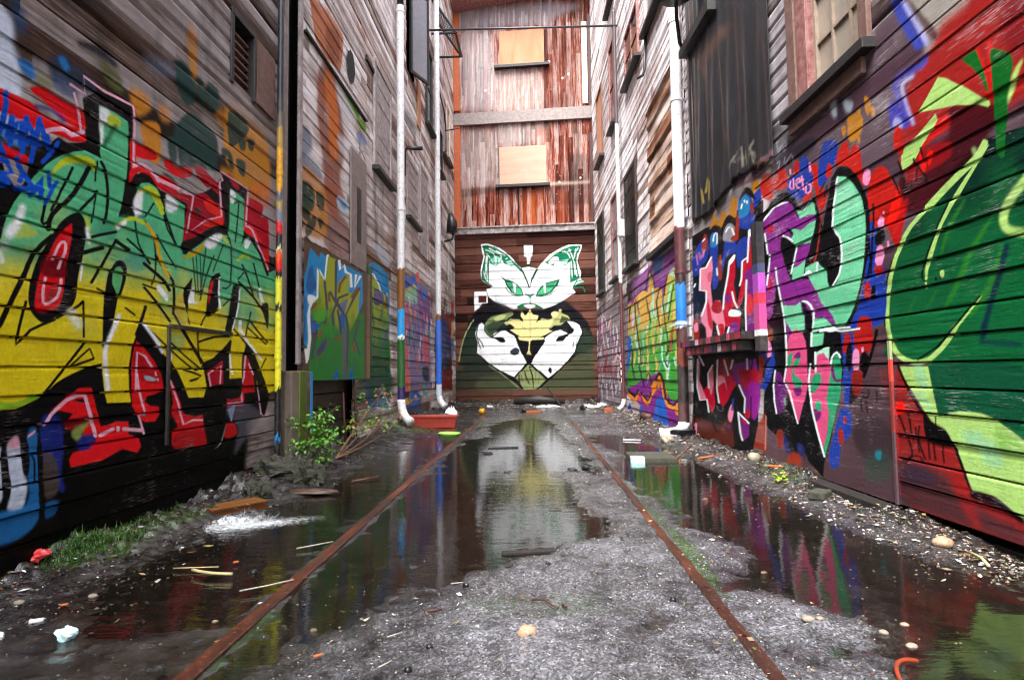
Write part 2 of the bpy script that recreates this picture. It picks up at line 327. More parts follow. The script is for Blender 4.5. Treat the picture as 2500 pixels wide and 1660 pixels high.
dba4b8 1 2 0 2510,1937 -14,74 -36,85 -12,-9 35,-84 14,-73
dba4b8 1 2 0 2426,2112 98,0 -21,76 128,-10 196,23 13,-87 1,-222 17,6 -1,223 -17,95 -202,-24 -138,6 16,-80 -83,7
dba4b8 1 0 0 2841,1882 9,2 17,12 23,15 20,8 23,-1 29,-6 25,-9 20,-10 16,-13 12,-10 10,1 13,9 1,8 -11,10 -18,13 -23,12 -27,9 -32,7 -32,0 -33,-13 -26,-18 -18,-12 -4,-8
dba4b8 1 0 0 3031,1883 5,-5 185,6 12,6 7,11 -6,6 -187,-8 -11,-6
dba4b8 1 0 0 3263,1888 98,9 -56,-245 227,140 164,70 -30,226 35,21 -40,40 185,0 176,0 -31,-275 26,6 30,281 -189,3 -197,-2 17,-60 -34,-21 31,-222 -152,-59 -203,-139 59,243 -110,-4
dba4b8 1 0 0 4003,1870 31,7 44,-4 50,-45 60,-65 84,-79 71,-67 31,12 -73,66 -84,79 -61,66 -54,47 -57,6 -40,-9
dba4b8 1 1 0 2356,598 6,1 32,41 79,56 61,19 27,0 33,-87 39,-103 7,-4 10,1 4,5 -40,104 -36,91 -49,8 -68,-21 -80,-59 -33,-42 1,-6
dba4b8 1 1 0 2665,520 8,-3 88,24 3,5 -5,8 -9,3 -87,-24 -3,-6
dba4b8 1 1 0 2780,561 -5,-5 3,-20 7,-5 11,0 5,5 -3,19 -7,5
dba4b8 1 1 0 2815,539 7,-5 140,-21 8,4 1,9 -8,5 -140,20 -7,-3
dba4b8 1 0 0 2913,732 1,115 3,79 47,-20 63,-61 14,7 -66,62 -71,18 -5,-85 -1,-114
dba4b8 1 0 0 2899,844 18,-102 49,-119 11,-19 -53,2 47,-107 15,2 -46,103 47,-9 -5,30 -49,118 -19,102
dba4b8 1 0 0 3050,827 6,-22 13,2 -7,21
dba4b8 1 0 0 3067,791 6,-15 13,2 -6,15
dba4b8 1 0 0 3171,788 78,-128 61,-142 105,16 101,-8 0,11 -105,8 -87,-21 -59,138 -78,130
dba4b8 1 0 0 3598,737 -26,79 136,52 -23,-116 19,-1 17,124 -164,-55 23,-84
dba4b8 1 0 0 4020,951 -26,-158 -35,-55 23,-117 -181,1 3,-12 198,3 -20,124 35,54 28,159
dba4b8 1 0 0 4196,771 68,-259 127,-16 1,11 -106,7 -68,258
dba4b8 1 0 0 4512,515 86,-24 40,168 -27,2 -38,-165 -47,27
dba4b8 1 0 0 4067,893 70,-85 20,4 -70,85
0a0a0c 1 1 0 2461,1752 -7,-5 -15,-34 -23,-48 -20,-45 -19,-39 -18,-37 -12,-25 1,-5 7,-1 6,4 12,25 18,37 19,40 22,45 22,48 16,35 -2,4
0a0a0c 1 1 0 2553,1790 -11,-8 -22,-43 -32,-59 -32,-54 -37,-43 -40,-40 -30,-37 -14,-34 -3,-27 -1,-17 6,-6 13,3 7,8 1,17 2,23 11,26 27,32 41,41 40,47 35,57 33,61 23,43 -3,9
0a0a0c 1 1 0 2319,1536 -5,-5 -4,-23 -6,-32 -2,-24 13,-9 15,6 9,4 3,5 -2,7 -6,1 -8,-4 -7,-4 0,0 1,21 6,31 5,22 -4,5
0a0a0c 1 1 0 2594,1827 -6,-103 12,3 6,104
0a0a0c 1 1 0 2616,1834 -2,-7 16,-15 18,-25 10,-38 6,-45 1,-46 -2,-44 -9,-42 -9,-32 3,-5 10,1 6,5 10,33 9,44 3,46 -2,47 -6,46 -10,41 -20,27 -17,16 -7,0
0a0a0c 1 1 0 2510,1560 7,3 25,27 35,39 27,32 10,16 0,9 -1,4 -6,1 -10,-5 -2,-7 0,-1 1,-1 -7,-11 -26,-31 -35,-38 -24,-28 -1,-5
0a0a0c 1 1 0 2595,1663 -23,-144 11,2 23,145
0a0a0c 1 1 0 2576,1450 6,-1 158,64 5,6 -3,7 -7,1 -157,-64 -4,-6
0a0a0c 1 1 0 2531,1364 10,-1 118,50 7,9 -5,10 -10,1 -118,-51 -6,-8
0a0a0c 1 1 0 2737,1487 -7,-4 -19,-32 -27,-44 -27,-43 -29,-45 -28,-45 -20,-30 2,-6 8,-2 7,3 20,31 29,44 28,45 28,45 27,44 19,31 -1,6
0a0a0c 1 1 0 2730,1472 2,-7 93,-26 10,3 7,9 -3,7 -93,26 -10,-3
0a0a0c 1 1 0 2806,1499 54,-21 63,-28 40,-28 25,-21 15,9 -25,23 -42,28 -65,28 -55,21
0a0a0c 1 1 0 2857,1625 12,-59 23,-71 49,-55 46,-39 12,8 -46,38 -48,54 -23,70 -11,59
0a0a0c 1 1 0 2929,1628 35,-20 38,-31 17,-43 7,-51 6,-58 -2,-56 -14,-44 -15,-31 13,-1 15,31 15,47 2,57 -6,59 -8,52 -17,45 -40,32 -36,20
0a0a0c 1 1 0 3036,1570 177,-148 12,7 -178,148
0a0a0c 1 1 0 3093,1718 99,-156 20,9 -99,157
0a0a0c 1 1 0 3025,1463 -1,-6 32,-24 45,-34 38,-30 23,-17 14,-10 9,-22 5,-52 1,-65 -1,-47 7,-4 13,1 7,5 0,48 -1,66 -5,54 -11,26 -17,13 -23,16 -39,31 -45,34 -32,24 -9,0
0a0a0c 1 1 0 2931,1400 3,-6 44,-17 63,-25 53,-22 29,-19 16,-17 11,-13 11,-1 14,6 2,8 -11,12 -19,19 -32,21 -55,24 -65,24 -45,17 -10,-2
0a0a0c 1 1 0 2933,1284 116,-11 5,11 -116,10
0a0a0c 1 1 0 2939,1271 45,-29 61,-41 70,-52 57,-44 19,10 -58,45 -71,52 -62,42 -46,29
0a0a0c 1 1 0 2810,1146 77,-32 9,9 -77,32
0a0a0c 1 1 0 2966,1181 -9,-4 -9,-24 -14,-32 -14,-31 -13,-27 -14,-26 -9,-18 3,-6 12,-3 8,4 10,18 14,26 14,28 14,31 14,33 10,24 -4,6
0a0a0c 1 1 0 2969,1067 53,-33 89,-51 155,-81 160,-71 73,15 21,38 -18,3 -17,-33 -52,-13 -156,70 -155,80 -90,51 -53,32
0a0a0c 1 1 0 3194,1160 33,-30 55,-53 98,-97 92,-91 21,8 -92,91 -100,98 -56,53 -33,30
0a0a0c 1 1 0 2546,1155 -7,-1 -9,-8 -13,-12 -20,-14 -34,-20 -41,-22 -28,-16 -2,-4 4,-6 5,0 29,15 41,22 35,20 22,16 14,12 9,9 1,5
0a0a0c 1 1 0 2394,1056 -6,1 -57,-24 -64,-32 -39,-40 -14,-21 5,24 11,49 13,54 13,44 -3,5 -7,1 -4,-4 -13,-44 -13,-54 -11,-50 4,-36 30,24 37,39 61,29 57,24 3,5
0a0a0c 1 1 0 2235,1232 -9,-6 -16,-33 -22,-47 -20,-44 -18,-38 -16,-35 -11,-24 2,-8 11,-4 8,4 12,24 16,35 18,39 21,44 23,47 16,34 -3,9
0a0a0c 1 1 0 2365,1419 -10,-3 -23,-22 -31,-31 -28,-35 -20,-38 -16,-38 -10,-27 3,-7 11,-2 8,5 11,27 15,37 18,35 26,31 30,30 23,22 2,9
0a0a0c 1 1 0 2539,1146 6,-165 14,1 -7,166
0a0a0c 1 1 0 2563,969 -6,-1 -25,-28 -36,-38 -34,-38 -34,-35 -33,-34 -25,-27 -15,-15 -8,-9 -5,-5 0,-5 6,-4 5,1 5,5 9,9 15,15 25,27 33,34 34,36 35,37 36,39 26,28 -1,5
0a0a0c 1 1 0 2588,939 -116,-88 8,-7 116,88
0a0a0c 1 1 0 2587,931 26,-45 10,3 -26,45
0a0a0c 1 1 0 2615,893 -142,-42 5,-10 143,41
0a0a0c 1 1 0 2619,1217 58,-16 6,8 -59,17
0a0a0c 1 1 0 3091,1706 10,-33 21,-41 45,-41 41,-31 14,9 -41,31 -44,39 -20,41 -11,32
0a0a0c 1 1 0 3070,1729 127,-154 11,5 -128,155
0a0a0c 1 1 0 3031,1579 37,-36 50,-47 53,-41 43,-30 11,6 -43,31 -54,41 -49,46 -37,37
0a0a0c 1 1 0 3008,1752 -70,-99 12,-2 71,99
0a0a0c 1 1 0 3361,1566 49,-264 12,2 -49,265
0a0a0c 1 1 0 3403,1551 32,-254 11,2 -32,254
0a0a0c 1 1 0 3447,1552 18,-243 11,2 -18,243
0a0a0c 1 1 0 3511,1632 -61,-332 14,1 61,334
0a0a0c 1 1 0 3600,1586 -38,-61 -46,-83 -38,-96 -27,-78 15,0 27,78 38,96 46,82 39,61
0a0a0c 1 1 0 3708,1678 -118,-206 13,0 119,206
0a0a0c 1 1 0 3754,1737 25,-12 25,-45 6,-133 -12,-128 -45,-28 -43,1 -5,-11 55,1 57,38 14,131 -7,134 -27,48 -27,14
0a0a0c 1 1 0 3898,2027 -44,-299 20,4 45,300
0a0a0c 1 1 0 3825,1982 104,50 -5,6 -104,-50
0a0a0c 1 1 0 3725,1263 89,55 -14,6 -88,-55
0a0a0c 1 1 0 3896,1455 96,-32 127,-48 126,-70 102,-62 32,14 -103,62 -131,71 -130,49 -98,31
0a0a0c 1 1 0 3986,1545 -88,-71 16,-4 89,71
0a0a0c 1 1 0 3946,1587 20,-14 35,-31 62,-79 56,-75 26,8 -57,75 -63,80 -36,33 -22,14
0a0a0c 1 1 0 4114,1631 170,-310 25,6 -172,311
0a0a0c 1 1 0 4085,1272 -79,-205 21,-1 80,206
0a0a0c 1 1 0 4068,1198 288,-146 23,10 -290,146
0a0a0c 1 1 0 4047,1806 70,-36 89,-55 76,-77 57,-68 41,14 -58,68 -79,80 -92,55 -73,37
0a0a0c 1 1 0 4654,1376 -21,-8 -161,-217 8,-10 28,-3 21,7 165,220 -9,9
0a0a0c 1 1 0 3661,1238 -64,-20 -72,-29 -37,-40 -19,-33 16,-2 19,32 33,37 67,27 64,19
0a0a0c 1 1 0 3169,993 57,-30 79,-40 86,-41 74,-34 22,-10 15,6 -20,0 16,4 -21,8 -74,35 -87,41 -79,40 -57,29
0a0a0c 1 1 0 3457,1006 72,19 98,22 103,11 85,6 -1,16 -87,-6 -106,-13 -100,-22 -73,-20
0a0a0c 1 1 0 3257,1088 -1,-7 56,-47 79,-68 66,-55 30,-25 13,-10 7,-5 12,-1 12,6 1,7 -7,5 -13,9 -30,25 -66,55 -81,68 -56,47 -10,1
0a0a0c 1 1 0 3433,1100 0,-49 4,-64 19,-63 19,-49 19,3 -19,49 -19,62 -4,63 0,49
0a0a0c 1 1 0 3297,836 98,-17 81,-19 -44,-8 -69,-12 7,-14 72,13 55,28 -95,25 -99,17
0a0a0c 1 1 0 4339,943 -82,-82 19,-4 82,82
0a0a0c 1 1 0 4053,1145 285,-108 17,9 -286,109
0a0a0c 1 1 0 3846,1129 189,-107 20,9 -191,107
0a0a0c 1 1 1 2701,1317 38,52 40,16 34,-20 3,-61 -30,-84 -25,-43 -25,-107 -31,-85 -36,-43 -3,135 6,114 15,91
0a0a0c 1 1 1 3524,1202 18,118 26,96 74,57 42,-10 -4,-124 -31,-107 -88,-53
0a0a0c 1 1 1 3294,1247 1,70 52,55 28,25 -11,-70 -23,-82 1,-110 26,-17
0a0a0c 1 1 1 3756,1094 34,127 45,176 37,40 56,-8 -6,-102 -40,-124 -52,-103
0a0a0c 1 1 1 4255,1329 110,28 4,-193 -71,90
0a0a0c 1 1 1 3155,900 97,-80 91,-116 20,-28 184,-12 -25,-96 -188,13 -53,79 -75,108 -37,30
0a0a0c 1 1 1 3505,885 123,36 154,101 53,25 -14,-94 -7,-168 155,0 4,-121 -180,-11 -19,88 -80,10 -120,-6 -29,-7 -20,90
0a0a0c 1 1 1 4026,1044 116,-61 125,-143 114,-171 -43,-158 -60,23 -49,159 -84,175 -75,74 -33,56
0a0a0c 1 1 1 3270,1593 135,64 183,110 120,42 51,40 2,-89 -172,-46 -128,-85 -107,-65 -89,-23
58a868 1 2 1 2726,1315 27,32 34,-8 0,-53 -27,-77 -21,24 -18,29
d01418 1 0 1 3553,1322 19,78 29,11 -16,-68 -34,-82
9c0720 1 0 0 3542,824 88,38 107,49 0,-160 -104,-11 -52,-3
dba4b8 1 0 0 3600,737 -28,79 136,52 -20,-116 19,-1 14,124 -164,-55 26,-84
030304 1 0 1 3546,713 118,35 79,-32 38,-114 1,-131 -58,-105 -94,-29 -60,47 -46,119 -15,114
777a80 1 0 0 3780,480 -29,-54 -35,-58 -40,-21 -31,-8 1,-2 36,6 44,21 35,59 22,57
b2c62a 1 4 0 2344,1665 9,10 27,29 35,33 37,22 38,19 36,8 29,3 14,-3 10,-7 7,-8 6,3 -1,12 3,18 -15,21 -40,2 -49,-12 -50,-24 -45,-35 -32,-44 -17,-34 -6,-11
b2c62a 1 4 0 2886,1746 13,3 18,14 23,18 17,9 13,-1 18,-8 20,-12 22,-22 23,-27 16,-20 13,0 18,9 4,11 -17,20 -24,28 -24,23 -23,15 -25,9 -31,0 -34,-16 -29,-22 -18,-15 -3,-10
b2c62a 1 5 0 2539,1551 -3,-7 19,-56 6,-2 10,4 4,6 -20,57 -6,2
b2c62a 1 3 0 2734,1538 11,2 25,20 36,28 32,18 30,5 34,-2 26,-2 11,5 7,11 -5,6 -27,2 -38,2 -43,-8 -41,-23 -38,-30 -25,-20 -3,-8
d0a21a 1 4 0 2945,1616 -1,-8 20,-13 29,-20 25,-25 17,-31 13,-38 17,-36 25,-35 27,-33 19,-23 11,-2 13,7 3,7 -19,24 -28,32 -24,34 -16,36 -14,38 -18,33 -28,27 -30,21 -21,14 -10,-1
b8a01c 1 4 0 3273,1493 15,5 35,8 52,17 49,27 45,33 34,38 20,28 8,10 -5,2 -14,-9 -37,-23 -45,-31 -38,-28 -41,-22 -41,-25 -27,-19 -13,-8
b2c62a 1 4 0 3595,1697 12,-2 24,7 33,9 26,5 20,-5 22,-10 15,-8 15,1 16,10 1,8 -17,9 -25,11 -32,6 -40,-5 -38,-11 -25,-8 -9,-8
b2c62a 1 3 0 3900,1601 15,3 24,16 32,21 24,13 17,1 24,-3 18,-4 17,4 12,11 -4,7 -20,4 -31,3 -41,-5 -40,-19 -35,-23 -23,-16 -2,-8
b2c62a 1 3 0 2876,1710 8,6 9,29 16,32 28,21 31,14 26,0 28,-12 29,-34 22,-34 10,-1 13,7 4,8 -23,35 -31,36 -35,15 -40,0 -45,-20 -37,-30 -20,-38 -10,-30 5,-6
e6ecf0 1 8 0 2609,2099 54,7 31,-17 -53,-64 -4,-92 -11,-17 -11,91
b2c62a 1 6 1 2672,2092 67,4 8,-34 -81,-25
1c4a34 0.8 8 0 2715,2061 -11,-8 -8,-16 -12,-22 -13,-22 -14,-25 -15,-26 -10,-18 2,-8 12,-1 11,7 11,18 16,26 14,26 13,23 13,23 8,15 -3,8
e6ecf0 1 16 0 2213,1501 -10,-8 -5,-21 -8,-29 -9,-23 -9,-16 -12,-13 -8,-9 -1,-11 10,-8 11,3 9,10 14,16 13,22 11,28 8,30 6,21 -5,9
e6ecf0 0.9 20 0 2183,1418 -15,-7 -26,-38 0,-14 15,-8 15,6 28,38 -1,15
e6ecf0 1 6 0 2546,1494 -4,-5 19,-70 5,-2 9,3 4,6 -18,70 -6,2
e6ecf0 1 4 0 2532,1330 -15,-93 12,0 15,94
dfe6d8 0.85 22 0 2457,1097 -2,-14 46,-57 16,-4 19,11 3,14 -47,57 -16,3
e6ecf0 1 6 0 2772,1114 -9,-5 -30,-53 -32,-61 -18,-39 -9,-35 1,-33 7,-37 8,-61 7,-52 7,-6 13,0 6,6 -8,53 -8,61 -7,38 -1,30 9,31 17,38 33,61 30,54 -4,7
e6ecf0 1 6 0 2944,1084 -1,-7 22,-18 32,-26 31,-27 30,-27 29,-28 20,-20 10,-1 11,5 2,7 -21,19 -29,29 -31,27 -32,27 -32,27 -22,18 -10,0
e6ecf0 1 5 0 2744,1534 10,2 53,44 3,8 -9,6 -11,-2 -53,-44 -2,-8
e6ecf0 1 8 0 3055,1295 0,-8 62,-43 13,0 13,9 1,9 -64,42 -13,0
b8c8d8 0.7 18 0 2126,1321 3,-9 22,-11 11,3 8,12 -3,10 -23,10 -11,-3
e6ecf0 0.8 10 0 2124,1294 -2,-6 9,-39 5,-3 8,3 3,6 -10,40 -5,2
e6ecf0 1 9 1 2866,1734 53,59 2,-70 -8,-66 -39,-18 -19,43
123048 1 6 0 2883,1636 60,10 2,12 -60,-10
e6ecf0 1 8 1 3118,1827 108,-26 -29,-41 -68,-24
e6ecf0 1 9 1 3496,1629 108,88 96,18 -108,-110
e6ecf0 1 5 1 3789,2075 66,-11 -16,-65 -43,-3
e6ecf0 1 6 1 3998,1771 55,27 30,-17 -56,-61 -34,2
e6ecf0 1 6 1 3338,1260 37,73 24,-9 -2,-64 55,-3 -100,-20
e6ecf0 1 2 0 3929,1411 -7,-56 -16,-75 -34,-89 -30,-71 16,-1 31,71 35,90 15,77 8,56
e6ecf0 1 3 0 3663,1450 -3,-51 -2,-63 9,-54 10,-39 22,4 -10,39 -9,53 1,63 4,51
e6ecf0 1 8 0 3938,1197 -10,-8 2,-73 11,-6 21,2 11,7 -2,74 -11,6
e6ecf0 1 6 0 4206,1457 -7,-9 54,-92 14,-3 22,5 8,9 -55,93 -14,3
e6ecf0 1 6 0 3052,1290 0,-7 80,-55 11,0 12,7 0,8 -81,54 -11,0
e6ecf0 1 4 0 3814,952 2,-36 6,-44 11,-36 11,-26 23,2 -11,26 -11,36 -5,43 -2,36
e6ecf0 1 3 0 3947,1119 23,-22 52,-39 122,-74 117,-71 28,11 -119,70 -122,75 -51,38 -23,21
e6ecf0 1 5 0 3162,956 -4,-6 21,-51 8,-3 13,2 4,6 -22,51 -8,3
3a8a78 1 4 0 4176,1446 22,-66 28,6 -22,66
7a3a20 0.7 3 0 4100,1493 22,-93 19,4 -22,93
0a48b4 1 0 0 2118,1932 -5,-10 0,-12 1,-18 -1,-20 -4,-27 -5,-31 -5,-26 -3,-20 -3,-15 -3,-10 5,-7 12,2 7,9 3,10 3,16 4,20 5,27 5,32 4,28 1,24 -1,19 0,12 -7,4
0a48b4 1 0 0 2149,1850 -8,-10 -13,-92 6,-7 12,4 8,9 13,94 -5,6
0a48b4 1 0 0 2095,1763 9,-1 51,31 7,10 -3,11 -9,1 -51,-31 -6,-10
0a48b4 1 0 0 2155,1717 7,8 21,98 3,14 1,-99 6,-5 12,5 6,9 -1,106 -49,-30 -22,-102 4,-6
0a48b4 1 0 0 2156,1754 8,-2 34,14 7,9 0,11 -8,2 -34,-14 -7,-9
0a48b4 1 0 0 2211,1875 -6,-10 1,-16 0,-23 -1,-25 -3,-32 -5,-35 -3,-24 5,-6 12,3 7,9 4,25 4,35 4,33 1,27 0,24 -1,16 -6,4
0a48b4 1 0 0 2209,1854 -1,-10 8,-9 12,-14 7,-12 2,-9 0,-8 -2,-6 -6,-7 -10,-9 -8,-7 -4,-9 5,-9 10,2 9,7 13,12 12,15 6,16 1,15 -4,14 -9,15 -12,14 -9,10 -9,-1
0a48b4 1 0 0 2272,1897 -7,-9 -2,-18 -2,-26 -5,-32 -7,-42 -9,-48 -6,-34 5,-6 12,2 8,8 6,35 10,48 7,44 5,33 2,27 2,18 -6,5
0a48b4 1 0 0 2270,1877 -3,-10 8,-12 9,-17 7,-16 2,-10 0,-9 -1,-3 -6,-6 -14,-8 -10,-7 -6,-9 3,-10 9,-1 11,7 17,10 16,15 8,18 0,15 -3,15 -8,17 -10,18 -7,12 -10,0
0a48b4 1 0 0 2312,1839 -4,-8 11,-58 7,-3 11,6 4,8 -11,59 -7,2
0a48b4 1 0 0 2371,1835 -7,-7 -6,-13 -8,-19 -10,-19 -15,-22 -18,-24 -13,-16 0,-8 8,-4 8,4 13,17 19,24 16,24 12,22 9,21 6,13 -3,7
0a48b4 1 0 0 2096,1720 -3,-9 36,-64 27,-28 -43,-12 -6,-8 1,-11 7,-2 62,30 -27,47 -36,65 -8,0
0a48b4 1 0 0 2101,1649 4,-6 36,-3 8,6 5,12 -5,6 -36,2 -8,-6
0a48b4 1 0 0 2176,1690 -4,-10 13,-33 18,-22 -15,-32 3,-8 11,-1 8,6 18,44 -20,29 -13,32 -8,2
0a48b4 1 0 0 2206,1634 -1,-9 41,-40 10,0 10,10 1,9 -42,41 -9,-1
0a48b4 1 0 0 2173,1551 7,-4 51,14 44,23 6,9 -3,10 -9,1 -40,-21 -49,-13 -7,-8
0a48b4 1 0 0 2250,1540 9,5 30,49 1,47 -4,-92 6,-5 13,3 7,9 1,100 -46,-58 -28,-47 1,-8
0a48b4 1 0 0 2246,1576 6,-5 56,10 9,7 2,12 -7,4 -57,-10 -8,-7
0a48b4 1 0 0 2328,1686 -4,-8 13,-69 6,-3 11,4 4,8 -14,70 -6,2
0a48b4 1 0 0 2380,1660 -8,-5 -9,-15 -12,-21 -11,-21 -10,-22 -9,-22 -7,-15 3,-7 9,0 8,5 6,15 9,22 10,21 11,21 12,21 8,14 -1,7
0a48b4 1 0 0 2100,1574 6,-6 10,1 12,1 6,0 0,-2 1,-2 5,7 -3,0 -14,-2 -10,-1 -9,-8 -3,-13 7,-6 10,1 16,2 18,7 11,19 -3,14 -9,10 -15,2 -14,-2 -10,-1 -9,-7
b87a24 0.7 20 1 4471,2279 119,5 5,-228 -119,-11
7e3412 0.8 45 1 5385,3812 210,143 229,-16 82,-101 170,-298 46,-333 -123,-336 172,-189 -697,-207 65,374 -144,338 -71,228
c06420 0.95 20 1 5542,3844 283,67 104,-349 5,-428 -215,-83 -116,361
9a4514 0.6 30 1 5388,3642 211,41 -34,-153 -175,-31
a8561e 0.9 12 0 5130,4384 457,173 513,-1 -115,-473 -391,-87 -313,45
5a2410 0.6 40 1 5589,4365 392,97 -79,-337 -309,-34
6c2c12 0.75 40 1 5474,2483 787,13 95,-424 -429,-28 -377,54
94461c 0.7 30 1 5612,2726 306,74 84,-230 -237,-150 -186,135
48617e 0.75 35 1 4931,3034 238,43 65,-149 -269,-167
48617e 0.75 35 1 4965,2785 369,41 136,-107 -385,-71
bb7a26 0.8 30 1 4924,2674 547,19 73,-198 -613,-182
bb7a26 0.85 25 1 4927,2496 616,74 76,-350 -274,-118 -410,8
16382c 0.92 8 1 4970,2511 207,69 129,-71 -93,-178 -211,-13
16382c 0.92 8 1 5338,2557 205,13 -33,-142 -137,-26
16382c 0.92 8 1 4945,2325 206,0 33,-101 -151,-5
16382c 0.92 8 1 5093,2163 184,136 66,-46 -126,-132 -122,-66
16382c 0.92 8 1 5375,2313 136,-2 -67,-95
16382c 0.92 8 1 4933,2204 160,-29 -87,-46
16382c 0.92 8 1 4998,2545 211,10 34,-149 -212,-54
a8c2dc 0.85 10 1 5919,2701 340,18 -21,-96 -277,-50
5c92cc 0.7 8 1 6001,2656 214,20 -87,-69
5c9a14 0.95 8 1 5060,4033 125,-50 1,-63 -94,8
5c9a14 0.95 8 1 6029,3974 553,45 51,-168 -384,8
5c9a14 0.95 8 1 6583,3860 342,56 -28,-96 -263,-33
4a7ab4 0.6 10 1 6609,3696 344,64 0,-100 -343,-75
4a3028 0.8 0 0 6618,3505 70,-7 84,-12 63,-21 43,-19 41,20 -44,19 -65,22 -86,12 -72,7
4a3028 0.8 0 0 6645,3434 209,114 -19,4 -208,-114
d8dbe2 0.45 30 1 5824,3939 709,-102 -281,-279 -345,194
d8dbe2 0.5 30 1 5911,3353 342,54 2,-150 -260,-42
7a848c 0.5 60 1 8689,5074 1400,241 -119,-269 -1107,-145
17191c 0.5 50 1 8866,5116 996,98 -219,-143 -688,-41
6a4c28 0.95 10 1 6903,2341 587,22 604,-10 13,-206 -1203,-66
b8c0d2 0.6 20 1 7244,2517 792,14 -1,-189 -481,16
1f7fb6 1 4 1 7003,2132 362,136 456,-21 242,-88 -4,-731 -239,272 -805,8
8e9e1c>2a6a34@1.75:1.2 1 3 1 6915,2067 155,28 234,7 154,-95 128,-51 166,-29 208,-137 85,-233 10,-958 -1134,31
e8eef2 1 0 0 6880,2082 177,-79 117,87 106,3 212,-84 235,-182 250,123 21,-47 69,15 -122,44 -168,-116 -225,179 -223,87 -190,-15 -55,-75 -155,75
8a3c1c 1 0 0 6922,2034 55,-72 76,16 -56,73
8a3c1c 1 0 0 7175,2049 -86,-131 78,7 88,132
8a3c1c 1 0 0 7876,1908 -36,-187 98,10 37,190
8a3c1c 1 0 0 7039,1604 231,76 -50,13 -228,-76
5a507a 1 4 1 7305,1915 380,2 67,-116 -387,-83
4a4058 1 0 0 6937,1920 116,-30 104,-65 -43,-145 -70,-131 56,3 71,133 44,150 -112,70 -121,32
4a4058 1 0 0 7336,1921 -98,-137 -81,-158 48,-113 71,-78 58,9 -71,77 -47,111 81,157 98,137
4a4058 1 0 0 7787,1807 -265,-295 62,1 269,298
4a3f66 0.75 6 0 7028,1333 68,-143 91,9 -70,144
6a3a34 0.75 6 0 7199,1416 -80,-155 91,2 82,156
38606a 0.75 6 0 7503,1419 76,-151 104,10 -79,153
5a4a80 0.75 6 0 7765,1301 -94,-165 105,0 97,167
4a3f66 0.75 6 0 7085,1157 68,-145 92,6 -70,147
6a3a34 0.75 6 0 7378,1192 -84,-156 96,-1 86,158
38606a 0.75 6 0 7697,1097 80,-158 109,6 -82,160
5a4a80 0.75 6 0 7903,1455 -98,-170 110,2 100,173
4a3f66 0.75 6 0 6972,1442 67,-141 90,10 -69,142
6a3a34 0.75 6 0 7832,1034 -96,-162 108,-4 98,165
20342c 0.6 30 1 6936,1008 1165,-99 -2,-333 -1162,161
27463a 0.8 40 1 6500,734 1655,78 -2,-346 -1651,31
3c4a84 0.8 10 1 6901,729 145,-44 75,-131 154,-138 -265,25 -55,182
1d6c9a 0.9 4 0 7668,673 460,-353 -693,64
dfe6e8 1 0 0 7459,382 214,295 427,-358 56,2 -476,370 -269,-304
1d5a86 0.8 12 1 7121,510 273,0 41,-126 -238,-18
4a3a60 0.7 10 1 7435,655 211,-5 -128,-225 -204,55
2a6a80 0.8 5 0 6229,653 135,-207 -275,72
c8d0d4 0.8 0 0 6101,516 122,142 128,-202 26,0 -142,210 -157,-147
4a4038 0.6 25 1 6503,409 1649,-103 0,-111 -1648,66
7a6a94 1 6 0 8580,2424 2720,84 -60,-1995 -722,19 -1898,-203 3,247
1a50b4 1 3 1 8580,2505 256,-33 461,-88 624,150 108,-192 -735,-154 -461,15
8fc0a0 1 4 1 8661,2136 634,74 622,139 49,-317 -674,-17 -633,-20
d8667c 1 2 1 8604,2369 232,41 105,-86 -212,-137 -126,41
d0a030 1 1 0 8592,2240 114,-42 169,-39 206,3 238,38 270,79 216,75 -100,8 -204,-72 -231,-70 -157,-25 -145,-3 -155,37 -114,40
d0a030 1 1 0 10568,2096 743,325 -168,-5 -722,-320
d05048 1 2 1 9921,2557 251,91 43,-159 -241,-85
6e3480 1 8 0 10167,2387 1128,-37 -15,-525 -1125,42
1a50b4 1 4 1 10440,2380 444,-10 -135,-169 -313,9
e0d4e4 0.85 4 0 9121,1975 -71,-56 -41,-68 45,-57 73,-39 18,2 -29,46 -36,57 32,64 26,52
d08a40 0.85 4 0 9226,1081 -51,-31 -27,-40 -1,-40 30,-30 27,0 36,31 14,39 14,39 -15,32
e88aa0 0.85 4 0 8841,1830 -5,-74 11,-90 -38,-96 -15,-74 29,1 89,79 55,100 -27,93 -70,65
c85a90 0.85 4 0 9284,1456 -15,-68 4,-85 10,-84 26,-64 18,1 21,66 0,85 -14,85 -31,65
d8647c 0.85 4 0 9750,1971 -12,-58 26,-67 13,-69 43,-51 40,3 55,61 7,74 -48,68 -86,45
18404a 0.85 4 0 10685,2063 -7,-52 26,-59 -29,-64 4,-51 44,3 109,59 55,73 -51,62 -107,36
e0d4e4 0.85 4 0 9531,1501 -60,-55 -26,-69 47,-64 76,-46 22,2 -20,51 -36,63 15,66 4,53
d08a40 0.85 4 0 8788,1580 -34,-77 -13,-96 -4,-97 22,-74 24,1 39,78 17,98 0,97 -26,72
2a4aa0 0.85 4 0 11177,1930 -58,-64 -22,-77 -20,-77 23,-58 41,2 82,66 42,81 2,76 -48,55
2a4aa0 0.85 4 0 9575,1516 -87,-68 -50,-83 7,-80 54,-60 36,2 36,64 11,80 32,82 -3,64
2a4aa0 0.85 4 0 9102,1302 20,-58 25,-73 -47,-75 -38,-59 18,-1 84,59 58,78 -35,76 -67,55
3a8a78 0.85 4 0 8677,1672 14,-30 20,-33 -56,-41 -45,-37 23,-2 108,37 81,50 -38,40 -81,21
8a9ac8 0.85 4 0 9224,1105 -7,-69 21,-85 -7,-85 17,-67 33,0 67,66 25,89 -39,88 -77,65
